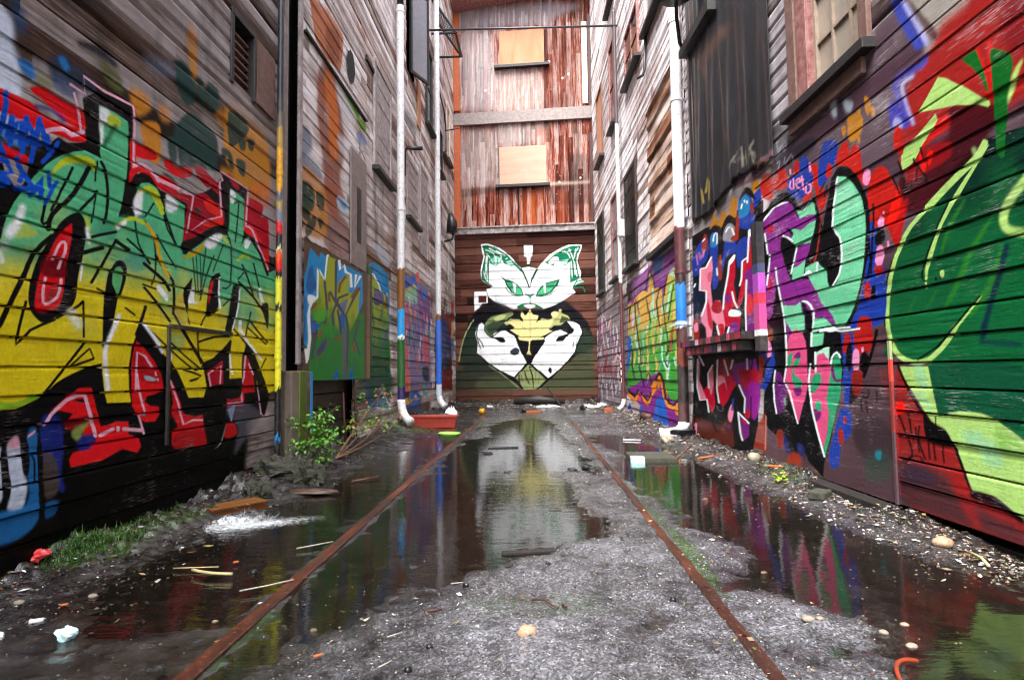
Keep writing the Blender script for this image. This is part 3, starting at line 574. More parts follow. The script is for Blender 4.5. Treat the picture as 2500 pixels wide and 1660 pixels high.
3a8a78 0.85 4 0 8781,1430 -36,-72 -9,-91 42,-88 61,-67 17,1 -17,70 -33,88 0,90 -7,70
e0d4e4 0.85 4 0 9340,2099 -3,-32 24,-36 19,-37 36,-26 25,3 25,35 -7,41 -37,35 -58,21
2a4aa0 0.85 4 0 9927,1706 -85,-48 -47,-60 70,-49 103,-32 21,4 -52,38 -57,47 36,55 32,46
d08a40 0.85 4 0 9978,1125 -76,-66 -27,-84 74,-81 112,-61 30,2 -37,65 -59,79 13,81 0,65
8a9ac8 0.85 4 0 8865,1522 -61,-69 -33,-84 11,-83 45,-63 26,2 23,66 2,83 19,84 -5,65
402a60 0.85 4 0 9584,1617 13,-41 33,-49 -1,-51 13,-40 24,1 46,44 12,55 -47,50 -71,34
2a4aa0 0.85 4 0 9747,2129 -7,-45 13,-53 -27,-57 -4,-45 29,2 79,51 44,64 -29,54 -69,34
c85a90 0.85 4 0 9179,1753 14,-72 28,-91 -41,-96 -25,-76 27,1 93,79 57,101 -43,93 -83,65
18404a 0.85 4 0 10860,1450 -46,-81 -21,-104 8,-102 36,-80 24,1 24,82 4,103 10,103 -15,80
e0d4e4 0.85 4 0 10952,1536 -25,-92 10,-115 21,-115 49,-89 33,1 33,92 -5,118 -27,115 -57,88
e88aa0 0.85 4 0 10101,1262 -9,-61 17,-75 -38,-76 -10,-61 37,-1 105,61 61,81 -37,79 -88,56
3a8a78 0.85 4 0 9464,1603 -20,-76 3,-92 -44,-96 -13,-74 36,0 104,77 66,101 -22,96 -73,68
e88aa0 0.85 4 0 10864,1966 -10,-94 28,-115 -13,-117 23,-90 46,3 94,98 36,123 -53,116 -106,82
8a9ac8 0.85 4 0 9657,1647 -91,-57 -48,-71 82,-61 116,-43 22,3 -62,49 -68,60 36,66 35,54
8a9ac8 0.85 4 0 8645,1173 -35,-34 -1,-42 29,-40 56,-28 30,2 16,33 -14,39 -13,41 -39,30
d08a40 0.85 4 0 9033,1393 -39,-46 -7,-57 11,-55 41,-42 31,2 34,45 3,57 -7,56 -37,42
402a60 0.85 4 0 8681,1986 -57,-62 -23,-75 41,-67 70,-45 25,3 -10,55 -29,66 11,72 -4,56
7a50a8 0.85 4 0 8708,1945 -37,-73 -20,-91 -10,-89 13,-67 20,1 37,72 20,91 10,90 -13,68
3a8a78 0.85 4 0 11049,1662 -11,-49 24,-58 18,-57 45,-43 35,2 43,49 -1,60 -43,58 -76,41
c85a90 0.85 4 0 9496,2048 -45,-83 -10,-100 40,-95 70,-69 29,3 0,78 -26,96 -5,99 -25,74
2a4aa0 0.85 4 0 10498,1984 7,-83 31,-103 -43,-110 -17,-86 37,2 112,92 63,116 -51,105 -102,72
e0d4e4 0.85 4 0 8869,1495 -62,-49 -36,-62 30,-56 57,-41 18,2 -12,45 -20,55 27,59 16,48
18404a 0.85 4 0 9353,1546 -7,-75 3,-95 -38,-98 -22,-76 20,0 72,78 50,101 -13,96 -45,71
d08a40 0.85 4 0 8850,1269 -49,-58 -21,-73 44,-71 67,-54 16,1 -25,57 -36,70 13,72 7,57
e88aa0 0.85 4 0 9390,1316 -76,-82 -40,-104 75,-100 105,-76 17,1 -63,79 -66,99 31,102 34,81
5a2a70 0.85 4 0 9838,1185 13,-72 33,-92 -7,-92 9,-72 26,-1 56,73 20,95 -48,93 -76,70
5a2a70 0.85 4 0 10033,1594 -12,-40 3,-47 -42,-50 -19,-39 27,0 87,41 59,54 -17,50 -58,34
e0d4e4 0.85 4 0 8794,1892 21,-64 25,-81 -51,-90 -41,-72 19,1 92,74 63,95 -36,83 -72,57
d8647c 0.85 4 0 10536,1412 18,-82 29,-104 -68,-109 -49,-85 30,-1 128,86 88,113 -46,107 -99,77
7a50a8 0.85 4 0 10147,1709 -47,-51 -7,-62 31,-59 64,-44 34,3 21,51 -13,61 -10,60 -39,44
d8647c 0.85 4 0 8810,1684 -18,-69 -2,-85 -5,-85 13,-65 18,1 32,68 14,86 -7,86 -27,65
d8647c 0.85 4 0 9926,1157 -40,-73 -8,-92 42,-91 66,-70 23,1 -9,72 -30,90 -3,92 -18,72
18404a 0.85 4 0 9081,1281 -24,-62 5,-77 29,-78 51,-60 24,1 8,63 -17,78 -17,77 -36,59
c85a90 0.85 4 0 10276,1736 -35,-47 -5,-58 -4,-57 28,-42 33,2 56,48 21,60 -12,57 -48,41
c85a90 0.85 4 0 10566,1575 -46,-91 -27,-115 -33,-115 -2,-89 28,1 73,91 50,117 12,116 -26,86
5a2a70 0.85 4 0 8998,1521 -49,-65 -17,-80 5,-78 39,-60 31,2 38,63 10,80 2,80 -29,61
e88aa0 0.85 4 0 8673,1524 -27,-50 -2,-62 -13,-61 15,-48 30,1 61,51 29,65 -13,62 -49,45
402a60 0.85 4 0 8805,1783 -7,-41 12,-45 -36,-49 -14,-41 29,1 90,43 56,57 -29,49 -71,30
e0d4e4 0.85 4 0 9124,1776 -21,-78 2,-97 6,-96 27,-74 24,2 32,78 7,98 -14,97 -39,72
2a4aa0 0.85 4 0 10300,1525 -78,-35 -54,-46 5,-42 41,-29 24,2 19,33 7,40 40,43 19,35
e88aa0 0.85 4 0 9309,1978 9,-31 24,-36 -10,-41 4,-33 23,2 53,38 22,45 -38,38 -65,22
18404a 0.85 4 0 10350,1421 -45,-88 -5,-109 20,-110 57,-85 38,1 39,88 0,112 -15,110 -51,83
e0d4e4 0.85 4 0 10334,1515 -60,-63 -29,-80 25,-75 58,-56 26,2 7,60 -13,75 16,78 -4,61
d08a40 0.85 4 0 9446,1951 -19,-78 8,-96 17,-95 38,-72 26,2 25,78 -4,98 -21,96 -45,71
7a50a8 0.85 4 0 9325,1706 -5,-51 8,-63 -27,-66 -9,-52 22,0 66,56 39,69 -20,64 -52,45
5a2a70 0.85 4 0 10532,1972 -94,-47 -44,-56 42,-48 92,-29 41,5 12,43 -20,46 22,50 -9,39
402a60 0.85 4 0 9665,1383 -24,-43 16,-49 22,-49 56,-36 40,2 43,42 -3,51 -37,50 -74,35
d08a40 0.85 4 0 10981,1731 -113,-93 -57,-114 66,-105 120,-78 39,3 -23,86 -47,105 38,111 16,87
8a9ac8 0.85 4 0 10902,1795 -125,-80 -68,-98 78,-89 133,-62 38,3 -37,72 -58,87 48,94 30,75
3a8a78 0.85 4 0 9150,1213 -42,-64 -6,-79 30,-77 62,-59 31,1 16,61 -14,78 -10,79 -35,61
c85a90 0.85 4 0 10581,1978 -37,-50 6,-58 12,-57 52,-42 44,4 60,52 10,62 -29,57 -74,38
d8505e 1 4 1 8963,1848 278,11 -50,-219 -98,-302 186,-203 -325,-11
d8606c 1 4 1 8608,974 482,92 234,-122 63,-381 -725,20
c04a58 1 4 1 10603,1472 458,3 -14,-483 -393,-6
1d1d22 1 4 1 10528,936 517,6 -7,-253 -516,31
d8606c 1 3 0 8679,706 533,-6 -3,-182 -475,16
1c5ab0 0.9 4 0 8620,316 56,36 1576,9 35,-203 -1612,76
d09a20 1 5 0 8649,432 622,0 127,-104 -723,-2
26282a 1 0 0 8745,520 624,-7 -2,-85 -623,13
d09a20 1 0 0 9522,347 244,200 272,-167 124,6 -447,187 -308,-214
d09a20 1 0 0 9281,698 62,-171 118,-1 -63,172
1c5ab0 1 3 0 9644,382 86,9 47,37 65,46 -17,10 25,-13 157,-51 123,-41 113,-11 126,13 10,23 -131,42 -188,58 -265,39 -203,-38 -74,-52 -46,-36 44,-22
c0506a 1 0 0 10246,497 242,183 -140,8 -236,-180
3a9a88 1 0 0 10457,683 18,-122 66,-126 350,-25 208,29 -189,42 -135,-23 2,-14 -53,114 -18,123
2a2026 0.7 12 0 8675,274 2414,16 84,-256 -2499,122
6e241c 1 5 0 11923,2268 2436,-4 -211,-1830 -2395,65
19386e 0.9 30 1 11960,1941 1137,136 789,-404 -449,-705 -1589,37
2a2430 0.7 30 1 12339,1097 1523,98 -24,-475 -1842,13
9a2c22 0.7 10 0 11907,897 -77,-400 189,-6 80,407
9a2c22 0.7 10 0 12314,900 -83,-413 203,-7 85,420
9a2c22 0.7 10 0 12750,903 -90,-428 217,-7 93,435
9a2c22 0.7 10 0 13218,906 -97,-443 232,-8 101,451
9a2c22 0.7 10 0 13721,909 -106,-460 251,-8 110,469
3a6a90 0.8 4 0 13000,2436 87,-170 154,19 -89,172
5a8a60 0.8 4 0 12242,2528 10,-169 136,17 -10,171
20282c 0.8 4 0 12984,2510 30,-177 153,19 -30,179
20282c 0.8 4 0 12510,2397 28,-171 142,17 -29,172
5a8a60 0.8 4 0 12134,2285 60,-163 134,16 -61,164
3a6a90 0.8 4 0 12075,2474 10,-167 133,17 -11,168
dfe4e4 0.8 4 0 11974,2342 -101,-178 127,12 103,180
20282c 0.8 4 0 13175,2528 90,-172 158,20 -91,175
3a6a90 0.8 4 0 13265,2368 91,-175 160,19 -92,176
20282c 0.8 4 0 13058,2475 -27,-184 154,17 27,186
5a8a60 0.8 4 0 13732,2405 -51,-196 169,16 53,198
c8b070 0.8 4 0 13168,2374 -66,-190 155,15 68,192
b83a30 0.85 8 0 14107,2597 507,64 -15,-272 -505,-54
7a2a24 0.85 8 0 14094,2335 505,54 -15,-271 -504,-44
c8a070 0.85 8 0 14080,2074 504,44 -23,-404 -501,-30
3a78a8 0.85 8 0 14060,1684 501,30 -28,-501 -498,-14
"""
P['ply']="""
574230 1 0 0 4777,1989 2068,97 -49,-1363 -1995,27
1e86c0 1 3 0 5069,1961 214,-49 39,58 151,-20 821,35 340,0 27,-322 -174,-173 -696,-85 -718,-71 -24,-296 -145,51 -60,233 28,254 106,156
1b3e80 0.7 10 1 5036,1743 90,64 33,-91 64,-87 -123,-90 -119,30
1b4a90 0.6 8 0 4882,1497 100,2 7,-394 -43,-3 -74,223
e8eef0 1 0 0 4947,1034 102,10 15,-52 -48,-83 -29,0
e8eef0 1 3 1 5017,1515 114,16 126,-20 -155,-67 -75,8
1a5aa8 1 3 1 5074,1322 285,-10 -65,-79 -188,-39
e8eef0 1 0 0 5029,936 18,7 57,192 -34,210 46,100 176,93 -1,270 177,-105 79,280 -17,6 -39,-6 -22,-13 -61,-260 -181,97 -5,-273 -165,-84 -52,-111 33,-208 -54,-186 13,-8
e8eef0 1 0 0 5792,1987 44,-103 143,72 24,-64 159,6 20,-137 90,15 -26,146 -173,-1 -63,67 -118,-74 -21,91
e8eef0 1 0 0 6350,1937 -22,-168 275,188 -89,-2 -159,-153 90,148
95a01a>27762f@1.62:1.2 1 2 0 5279,1799 46,-42 113,-50 84,269 208,6 26,-312 70,106 162,75 162,50 18,-41 -42,-164 124,17 187,87 122,3 -73,-238 -47,-140 -70,-213 -158,-181 -171,-298 -1010,14 34,245 74,133 92,103 113,46 -208,24 -63,95 60,66 131,66
27762f 1 8 0 6036,1164 451,326 226,55 4,-821 -677,9
1a5aa8 1 0 0 5830,1409 161,86 43,-51 -40,-206 -115,53
5d6a94 1 0 0 5828,1524 298,112 -93,-136 -42,-26
443c52 1 0 0 5392,1705 72,-256 -40,-135 -287,-12 -5,-20 332,19 60,155 -74,260
443c52 1 0 0 5705,1964 -2,-397 331,-149 297,227 250,170 -73,2 -246,-169 -228,-206 -267,138 3,397
443c52 1 0 0 6111,1691 -307,-87 -121,-113 -75,-90 49,-198 297,24 -131,251 -66,-11 129,-242 -171,-8 -45,189 73,84 108,104 289,78
443c52 1 0 0 5536,1620 225,-116 211,-74 57,20 -212,72 -227,116
443c52 1 0 0 5999,1438 93,-130 -79,-560 72,-2 81,568 -97,136
443c52 1 0 0 5210,1228 -125,-281 51,-2 127,283
443c52 1 0 0 6496,1434 -189,-225 192,-173 79,11 -192,166 191,222
7a4a24 1 0 0 5867,1658 12,44 32,55 86,55 86,46 -64,8 -88,-48 -94,-62 -36,-61 -13,-46
7a4a24 1 0 0 6266,1649 236,153 -82,3 -230,-150
7a4a24 1 0 0 5499,1606 22,-87 72,11 -23,88
7a4a24 1 0 0 5125,1396 131,70 -47,11 -129,-69
7a4a24 1 0 0 5295,958 235,185 -63,7 -230,-183
7a4a24 1 0 0 5695,1161 223,7 5,28 -223,-9
7a4a24 1 0 0 6298,1058 102,92 -88,6 -99,-92
7a4a24 1 0 0 5301,1223 -37,-76 64,-1 38,77
42396a 1 0 1 5258,1047 240,115 -51,-94 -175,-87
5d5668 0.8 5 0 5919,1281 137,10 27,-545 -126,2
1a5aa8 1 0 0 5629,765 168,111 21,-113
1a5aa8 1 0 0 6147,760 118,171 61,-173
38a024 0.8 8 1 5196,1382 298,58 -68,-109 -197,-43
2a8a2a 0.7 10 1 5393,1265 322,40 1,-106 -288,-6
"""
P['right']="""
4a3440 0.92 40 0 4454,2420 -284,58 -968,91 -34,116 -482,34 -614,-460 35,-470 120,-931 56,-759 1701,-124 -167,156 1025,-35 -187,942 -114,1238
7c7680 0.4 30 1 4363,3659 -263,-178 56,-852 295,-179
231f28 0.7 25 1 4140,2816 -220,-92 -26,-106 223,12
20242e 0.6 30 1 4429,2691 -261,-194 -63,-180 351,83
20222c 0.8 16 1 4100,2382 -184,-10 -99,-59 72,-43 182,-4
9aa0b0 0.6 2 0 4406,2556 -13,-62 -27,-61 -43,26 -24,29 -3,-28 -8,-43 -18,-6 8,44 29,45 34,-32 19,-28 14,48 13,61
9aa0b0 0.6 2 0 4240,2479 26,-59 -17,-9 -26,59
9aa0b0 0.6 2 0 4394,2364 -29,9 -10,8 11,-27 17,-31 -19,-9 -17,32 -10,32 42,6 31,-9
9aa0b0 0.6 2 0 4270,2381 16,-35 -13,-38 -60,23 -56,21 -2,-21 0,-34 -17,-6 0,35 27,37 62,-22 54,-22 -14,20 -15,34
c0cdd8 0.8 14 1 3646,2532 -66,-32 -18,-135 57,35
1d1f2a 0.6 14 1 3553,2470 -67,-50 8,-94 70,15
b4c0d0 0.7 16 1 3485,2428 -90,-60 30,-42 52,41
b4781e 0.95 5 1 3453,2315 -104,-32 -40,-50 18,-69 87,-26 44,42 6,83
b4781e 0.95 5 1 3281,2351 -46,-45 3,-60 27,-10 21,48
b4781e 0.95 5 1 3233,2267 -29,-14 -8,-49 29,6
b4781e 0.95 5 1 3527,2275 -49,-13 12,-53 27,12
b4781e 0.95 5 1 3360,2312 -32,-8 4,-37 24,11
b4781e 0.95 5 1 3367,2150 -25,-11 3,-34 21,13
9c968e 0.85 35 1 2886,2730 -342,-240 -22,-111 127,-30 129,-25 58,195
941a14 0.95 45 0 2685,2410 -135,-1 -208,-4 -270,-146 30,-404 221,-11 94,11 252,31 214,39 116,21 -27,210 -27,84 -166,71
5a0c18 0.6 50 1 2316,2331 -192,-84 18,-241 166,35 50,151
3c0610 0.95 16 1 2661,1988 -247,-100 7,-87 109,-80 160,-105 131,-54 255,74 -121,237 -268,-10
160408 0.8 14 1 2572,1737 -55,-33 126,-91 130,-2 -89,77
c41010 0.9 8 1 3013,1895 -176,25 -109,55 -57,-14 4,-48 166,-38 51,-66 68,-2
8a0f14 0.8 12 1 2984,1884 -296,-39 -10,-79 173,-19 114,-7
e01208 1 0 1 2817,1833 -36,5 3,-31 29,-34
e01208 1 0 1 2870,1854 -42,-50 13,-47 26,16
36429c 1 12 0 3007,2747 12,-15 -14,-40 -22,-56 -26,-62 -34,-68 -36,-69 -25,-47 -29,-24 -33,-4 -6,20 24,45 33,66 30,62 23,55 20,52 13,38 29,31
9fa0d6 1 10 0 2933,2675 3,-8 -25,-48 -33,-66 -30,-60 -24,-51 -21,-46 -14,-32 -11,-10 -14,-2 -3,7 14,31 20,46 24,51 30,60 33,66 24,47 12,11
3a0c1c 0.8 10 1 2891,2664 -52,-75 -127,-201 36,-17 62,118
4c46a0 1 10 0 2804,2324 14,0 4,-10 9,-7 33,4 47,9 50,7 47,0 29,-18 8,-34 -16,-50 -25,-54 -28,-63 -24,-51 -16,-13 -22,-3 -6,10 23,50 27,63 24,51 13,39 -5,20 -17,11 -36,0 -46,-6 -46,-8 -42,-4 -20,13 -7,14 8,15
9fa0d6 1 7 0 2881,2267 8,6 24,2 33,3 27,-6 9,-17 -3,-25 -9,-35 -18,-58 -25,-68 -17,-47 -7,-7 -11,-2 -3,5 17,47 24,67 18,56 8,34 2,20 -5,12 -20,4 -31,-2 -23,-3 -3,4
38389c 1 8 1 3077,2214 -66,-39 -80,-134 11,-16 120,42
a8a8d8 0.8 8 1 3037,2116 -49,-36 -7,-44 70,37
a0c86e 1 2 0 2721,2170 -48,-32 -228,-217 -7,-22 12,-5 63,41 101,48 127,40 131,40 -48,28
a0c86e 1 2 0 2747,2004 -10,-34 45,-35 67,-44 60,-59 85,-17 12,43 -7,60 -40,18 -59,10
b81410 1 0 1 2501,2190 -26,-35 -34,-95 -8,105 -25,-21 11,-141 5,-77 34,3 4,39 -20,-5 32,115
0a5a1c 1 0 0 2578,2172 -40,7 -43,-6 -34,-107 -24,-108 12,3 28,73 38,64 40,49
06181c>0d5a30@1.75:1.15 1 3 0 2463,1764 -301,-46 65,-860 27,-365 133,10 53,26 43,21 44,25 53,16 65,4 60,-3 65,-14 68,-22 16,76 17,49 27,108 -6,23 107,6 67,17 49,33 34,36 35,45 6,107 -7,107 -23,82 -39,79 -37,63 -41,50 -81,80 -117,54 -123,38 -115,53 -77,37
0a4a2a 0.5 40 1 3076,1357 -287,32 -152,-119 92,-166 318,-27 82,149
0a5a1c 1 3 1 2423,2119 -33,-5 -71,-77 18,-105 36,-174 17,-103 33,35 -2,145 -2,168
2c7a20 0.6 10 0 2458,1431 7,-4 32,-23 45,-36 46,-43 38,-51 38,-57 36,-50 32,-44 30,-39 19,-27 5,-8 -4,-2 -8,6 -28,22 -38,35 -38,41 -36,51 -36,56 -37,49 -39,45 -38,42 -25,28 -4,6
2c7a20 0.6 10 0 2804,1165 7,-4 96,-97 4,-7 -3,-2 -8,5 -96,97 -3,6
2c7a20 0.6 10 0 2950,1159 6,-4 75,-92 3,-6 -3,-1 -6,4 -76,92 -2,5
2c7a20 0.6 10 0 2598,1545 5,-2 31,-21 42,-34 37,-39 28,-44 20,-48 11,-34 1,-6 -3,-1 -4,4 -21,31 -27,43 -26,42 -35,38 -35,38 -23,27 -3,4
2c7a20 0.6 10 0 2425,1291 5,-6 25,-37 33,-55 31,-53 39,-45 39,-45 26,-33 5,-8 -3,-3 -9,6 -38,25 -48,39 -40,47 -32,55 -23,60 -12,43 -1,8
2c7a20 0.6 10 0 2339,1586 4,-1 136,-98 2,-3 -1,-1 -4,1 -136,98 -2,3
2c7a20 0.6 10 0 2840,788 0,-6 -37,-173 -2,-5 -4,1 0,5 37,173 3,5
0a2038 0.85 6 0 2405,1298 9,-4 12,-28 17,-41 18,-42 18,-38 19,-39 19,-43 20,-51 19,-53 14,-39 -5,-9 -15,-3 -9,5 -14,38 -19,53 -19,50 -18,41 -19,39 -18,38 -17,42 -17,40 -12,28 4,10
0a2038 0.7 6 0 2547,986 10,-5 19,-94 -204,-20 -8,5 -2,11 7,7 190,17 -31,67 5,9
0c4030 0.7 3 1 2897,802 -520,-12 19,-241 86,5 98,40 125,0 124,-36 42,123
a0c86e 1 5 0 2273,2005 4,-2 11,-5 15,-10 14,-14 11,-20 10,-22 9,-20 4,-17 3,-14 0,-11 1,-5 -3,-2 -3,4 -6,6 -8,10 -9,14 -8,19 -10,22 -10,19 -10,16 -9,15 -6,11 -2,4
a0c86e 1 3 0 2479,1765 13,0 17,-20 27,-24 36,-16 46,-16 56,-22 60,-24 66,-31 52,-25 1,-13 -15,-15 -17,-3 -51,26 -64,30 -58,25 -54,22 -46,17 -39,18 -29,26 -17,21 2,11
a0c86e 1 2 0 2826,1582 10,2 59,-26 73,-37 49,-39 40,-44 41,-52 36,-57 26,-63 20,-66 15,-66 7,-70 -6,-88 -9,-71 -9,-6 -16,1 -7,6 8,70 6,86 -7,67 -14,64 -19,64 -26,61 -34,56 -39,49 -38,43 -45,37 -71,37 -58,26 -1,7
a0c86e 1 4 0 3202,1020 8,-9 -12,-44 -19,-52 -24,-37 -35,-30 -51,-27 -62,-15 -69,1 -69,16 -63,38 -54,42 -40,40 -26,29 2,9 12,7 11,-2 26,-29 39,-39 52,-40 57,-34 58,-13 57,0 50,13 42,22 28,25 20,31 17,49 12,43 13,7
a0c86e 1 3 0 2462,1735 5,-2 37,-26 50,-37 53,-40 56,-47 55,-50 52,-56 43,-67 33,-63 21,-42 11,-38 3,-48 -1,-37 -2,-7 -3,0 -3,6 -5,36 -9,45 -16,33 -24,40 -32,62 -41,65 -50,54 -54,50 -52,48 -48,44 -46,41 -32,30 -3,4
04100a 1 1 0 2697,1566 34,-38 44,-52 39,-56 36,-54 27,-45 20,-37 10,-30 -1,-24 -20,-15 -19,-7 -4,8 16,6 15,10 0,19 -9,28 -19,37 -28,44 -35,55 -38,55 -44,52 -33,38
04100a 0.9 0 0 3123,1368 24,-42 28,-56 18,-50 13,-54 8,-63 3,-66 -6,-73 -6,-57 -13,0 6,57 5,72 -2,66 -8,62 -13,53 -18,49 -27,55 -24,42
a0c86e 1 5 0 2285,1550 14,2 29,-21 35,-27 25,-21 20,-21 16,-24 8,-26 -2,-30 -12,-29 -24,-22 -30,-14 -44,-14 -38,-11 -11,5 -2,15 9,11 37,11 41,14 21,10 9,8 6,15 1,19 -6,18 -12,19 -17,18 -23,20 -34,27 -28,21 -1,12
a8c888 0.6 8 0 2548,1756 3,-6 -24,-62 -7,-6 -10,0 -3,6 24,61 7,6
04100a 1 2 0 2559,1100 41,-29 53,-39 46,-38 46,-38 50,-38 39,-30 -10,-7 -39,30 -49,38 -46,38 -46,38 -52,39 -40,29
04100a 1 2 0 2736,967 40,-33 57,-41 77,-33 67,-26 -7,-9 -67,26 -78,34 -59,42 -39,33
a0c86e 1 2 0 2546,1098 32,-23 44,-34 48,-39 51,-42 48,-42 36,-33 -3,-2 -39,30 -52,41 -50,41 -47,39 -42,36 -28,27
a0c86e 1 0 1 2779,1245 -21,3 -5,-23 21,-12
04100a 1 0 0 2815,1223 1,-16 -15,-2 -2,15
04100a 1 0 0 2784,1225 3,-16 -15,-3 -2,15
861814 0.93 14 0 3137,799 -55,-35 -69,-120 -69,-81 -135,-65 -58,-84 -61,-108 -23,-88 -92,-3 -109,-24 -183,-92 8,-99 605,39 294,96
33272c 0.85 50 1 3171,304 -208,12 -169,-41 -74,-69 -141,-42 -168,-36 5,-69 663,-1 106,78
2c2438 0.7 30 1 3123,264 -158,25 -85,-48 188,-48
9a1410 0.5 30 1 2794,269 -101,-5 -44,-105 -30,-72 71,16
a0c86e 1 2 0 3121,799 -101,-3 -124,0 -25,-115 -19,-81 -14,-44 -68,22 -65,13 -60,1 -64,-4 -54,-13 -44,-24 -43,-22 -52,-31 -78,-32 25,-333 72,41 51,29 49,27 45,14 105,-2 20,37 13,27 26,54 27,55 58,78 91,35 84,98 71,77
7cc0a0 0.5 18 1 3000,797 -74,-14 -20,-96 55,5
7cc0a0 0.5 18 1 2697,497 -110,12 40,-62 59,5
7cc0a0 0.5 18 1 2639,474 -118,-3 -25,-94 81,-7
7cc0a0 0.5 18 1 2991,678 -89,-49 -14,-50 69,48
58a020 0.5 25 1 2516,538 -128,-51 5,-63 99,8
08080a 1 2 0 3140,817 -40,-69 -51,-82 -55,-63 -42,-44 -16,8 41,44 54,62 50,81 39,68
08080a 1 2 0 2804,496 -1,-4 -11,-21 -16,-29 -17,-32 -16,-32 -16,-34 -15,-33 -15,-31 -15,-30 -11,-20 -2,-2 -2,0 0,4 7,22 10,31 12,33 14,33 16,34 16,33 20,30 21,27 16,19 3,3
08080a 1 5 1 2944,563 -69,-40 -74,-27 -39,-71 104,-7 69,30
16060a 1 6 1 2673,233 -66,14 -67,-14 -69,-27 -64,-32 18,-15 85,32 100,10 58,5
e0180c 1 0 1 3283,775 -30,12 -101,-9 4,-150 64,15 40,56
e0180c 1 2 1 3203,573 -56,38 -60,-4 -11,-40 76,-26 48,3
a01410 1 3 1 3302,1765 -32,95 -63,45 -77,-24 -47,-99 -38,-41 -36,-68 0,-124 61,-123 75,131 84,81
e0180c 1 5 1 3161,1569 -31,42 -39,74 -47,62 -19,-48 20,-112 56,-27
b01010 0.8 12 1 3106,1505 -73,120 -63,36 51,-136 47,-72
0c0c10 1 0 0 3091,1808 -12,-22 -16,-29 -15,-32 -11,-26 -15,0 11,25 15,32 15,30 13,22
0c0c10 1 0 0 2997,1792 6,-50 1,-46 -26,16 -15,24 -1,-19 -14,-27 -12,24 -6,27 11,5 6,-28 4,-20 0,18 17,29 21,-26 4,-23 -2,43 -6,49
0c0c10 1 0 0 3037,1882 -10,-25 -12,-32 -9,-34 -6,-26 -13,-3 6,27 9,34 11,32 10,25
0c0c10 1 0 0 2869,1888 -25,-86 -12,-1 25,85
0c0c10 1 0 0 2921,1852 -2,-15 -10,-25 -26,-33 -25,-32 -14,-30 -8,-23 -15,-1 8,23 15,32 26,34 24,31 8,21 3,14
0c0c10 1 0 0 2899,1792 15,-69 -11,-4 -15,68
0c0c10 1 0 0 2919,1821 -64,-18 1,10 64,17
0a0a0c 0.9 0 0 3139,544 -34,-67 -36,-73 -16,-38 1,-22 31,-20 37,-14 -5,-10 -39,16 -39,25 -2,30 16,39 35,73 34,66
0a0a0c 0.9 0 0 3066,567 -28,-151 -15,3 27,151
0a0a0c 0.9 0 0 3012,492 -3,-44 -4,-48 -6,-25 -5,-13 -13,4 5,13 6,24 4,48 3,43
0a0a0c 0.9 0 0 2983,502 10,-36 6,-45 -15,-39 -18,-30 -5,-13 -2,-5 -13,5 2,5 6,13 17,30 14,36 -5,43 -10,36
0a0a0c 0.9 0 0 2933,435 -6,-95 -13,3 6,94
0a0a0c 0.9 0 0 2899,426 -11,-87 -14,4 10,86
0a0a0c 0.9 0 0 2838,421 -6,-86 -12,3 6,85
0a0a0c 0.9 0 0 3095,293 -22,19 -29,21 -29,9 -23,2 -12,-15 -7,-16 -10,4 6,17 16,17 31,-1 34,-11 31,-22 23,-21
0a0a0c 0.9 0 0 2949,577 -23,-66 -12,4 22,66
0a0a0c 0.9 0 0 2869,555 -1,-44 -10,2 1,43
0a0a0c 0.9 0 0 3010,443 -128,1 -2,7 128,-1
4a363c 0.9 10 0 3585,627 -166,97 -151,295 -67,-5 -70,-215 59,-719 785,1 -84,210 -225,141 -98,166
241f24 0.6 40 1 3553,458 -208,62 -154,-58 12,-156 165,-68 168,97
27443a 0.55 40 1 3439,272 -194,64 -11,-140 191,-56
1c7a8a 0.8 6 1 3343,322 -53,11 10,-48 40,1
101014 0.9 0 0 3468,618 -6,-84 -15,2 6,83
101014 0.9 0 0 3418,604 -13,-67 -15,3 13,67
101014 0.9 0 0 3316,668 -1,-66 -14,2 1,65
101014 0.9 0 0 3439,648 -11,14 -13,11 -14,-1 -14,-7 -2,-13 5,-14 12,-9 13,-4 12,5 11,7 11,-6 -12,-8 -20,-7 -23,7 -17,12 -6,17 4,17 19,10 26,2 19,-15 12,-15
b01c14 1 2 1 3607,2076 -38,69 -59,26 -41,-9 -21,-81 -30,36 -63,-33 -17,-123 56,-27 114,89
b01c14 1 2 1 3391,1965 -62,-15 -4,-102 70,79
b01c14 1 2 1 3307,1766 -33,96 -63,45 -77,-29 -48,-88 -12,-103 144,-8 70,21
b01c14 1 2 1 4470,2283 -156,21 -86,-95 6,-66 234,41
b01c14 1 2 1 3837,2020 -113,-98 64,-94 59,79
b01c14 1 2 1 4143,2257 -51,29 -33,-51 13,-42 67,4
b01c14 1 2 1 3893,2165 -75,-19 12,-138 65,31
b01c14 1 2 1 3291,1655 -61,28 -42,-56 50,-46 46,12
b01c14 1 2 1 4041,2013 -94,34 -46,-78 90,-18
b01c14 1 2 1 3955,1559 -124,247 -29,-44 69,-229 71,-31
1a3692 1 2 1 3803,2132 -42,107 -66,25 -117,-57 25,-115 46,-17 52,-67 97,-15 19,73
1a3692 1 2 1 4063,2227 -27,47 -64,-6 -55,-76 22,-47 115,41
1a3692 1 2 1 4237,2183 -136,1 -213,-66 16,-85 120,-44 150,37 56,47
1a3692 1 2 1 3302,1598 -53,-14 -68,-278 25,-241 137,-39 193,15 -90,117 -76,143
b01c14 1 0 1 3720,2058 -35,52 -42,-46 19,-44 46,4
b01c14 1 3 1 3042,2058 -51,-18 -15,-62 16,-77 58,51
20222c 1 0 0 3741,2007 69,-47 -17,-10 -68,47
20222c 1 0 0 3713,1979 53,-69 -17,-8 -53,69
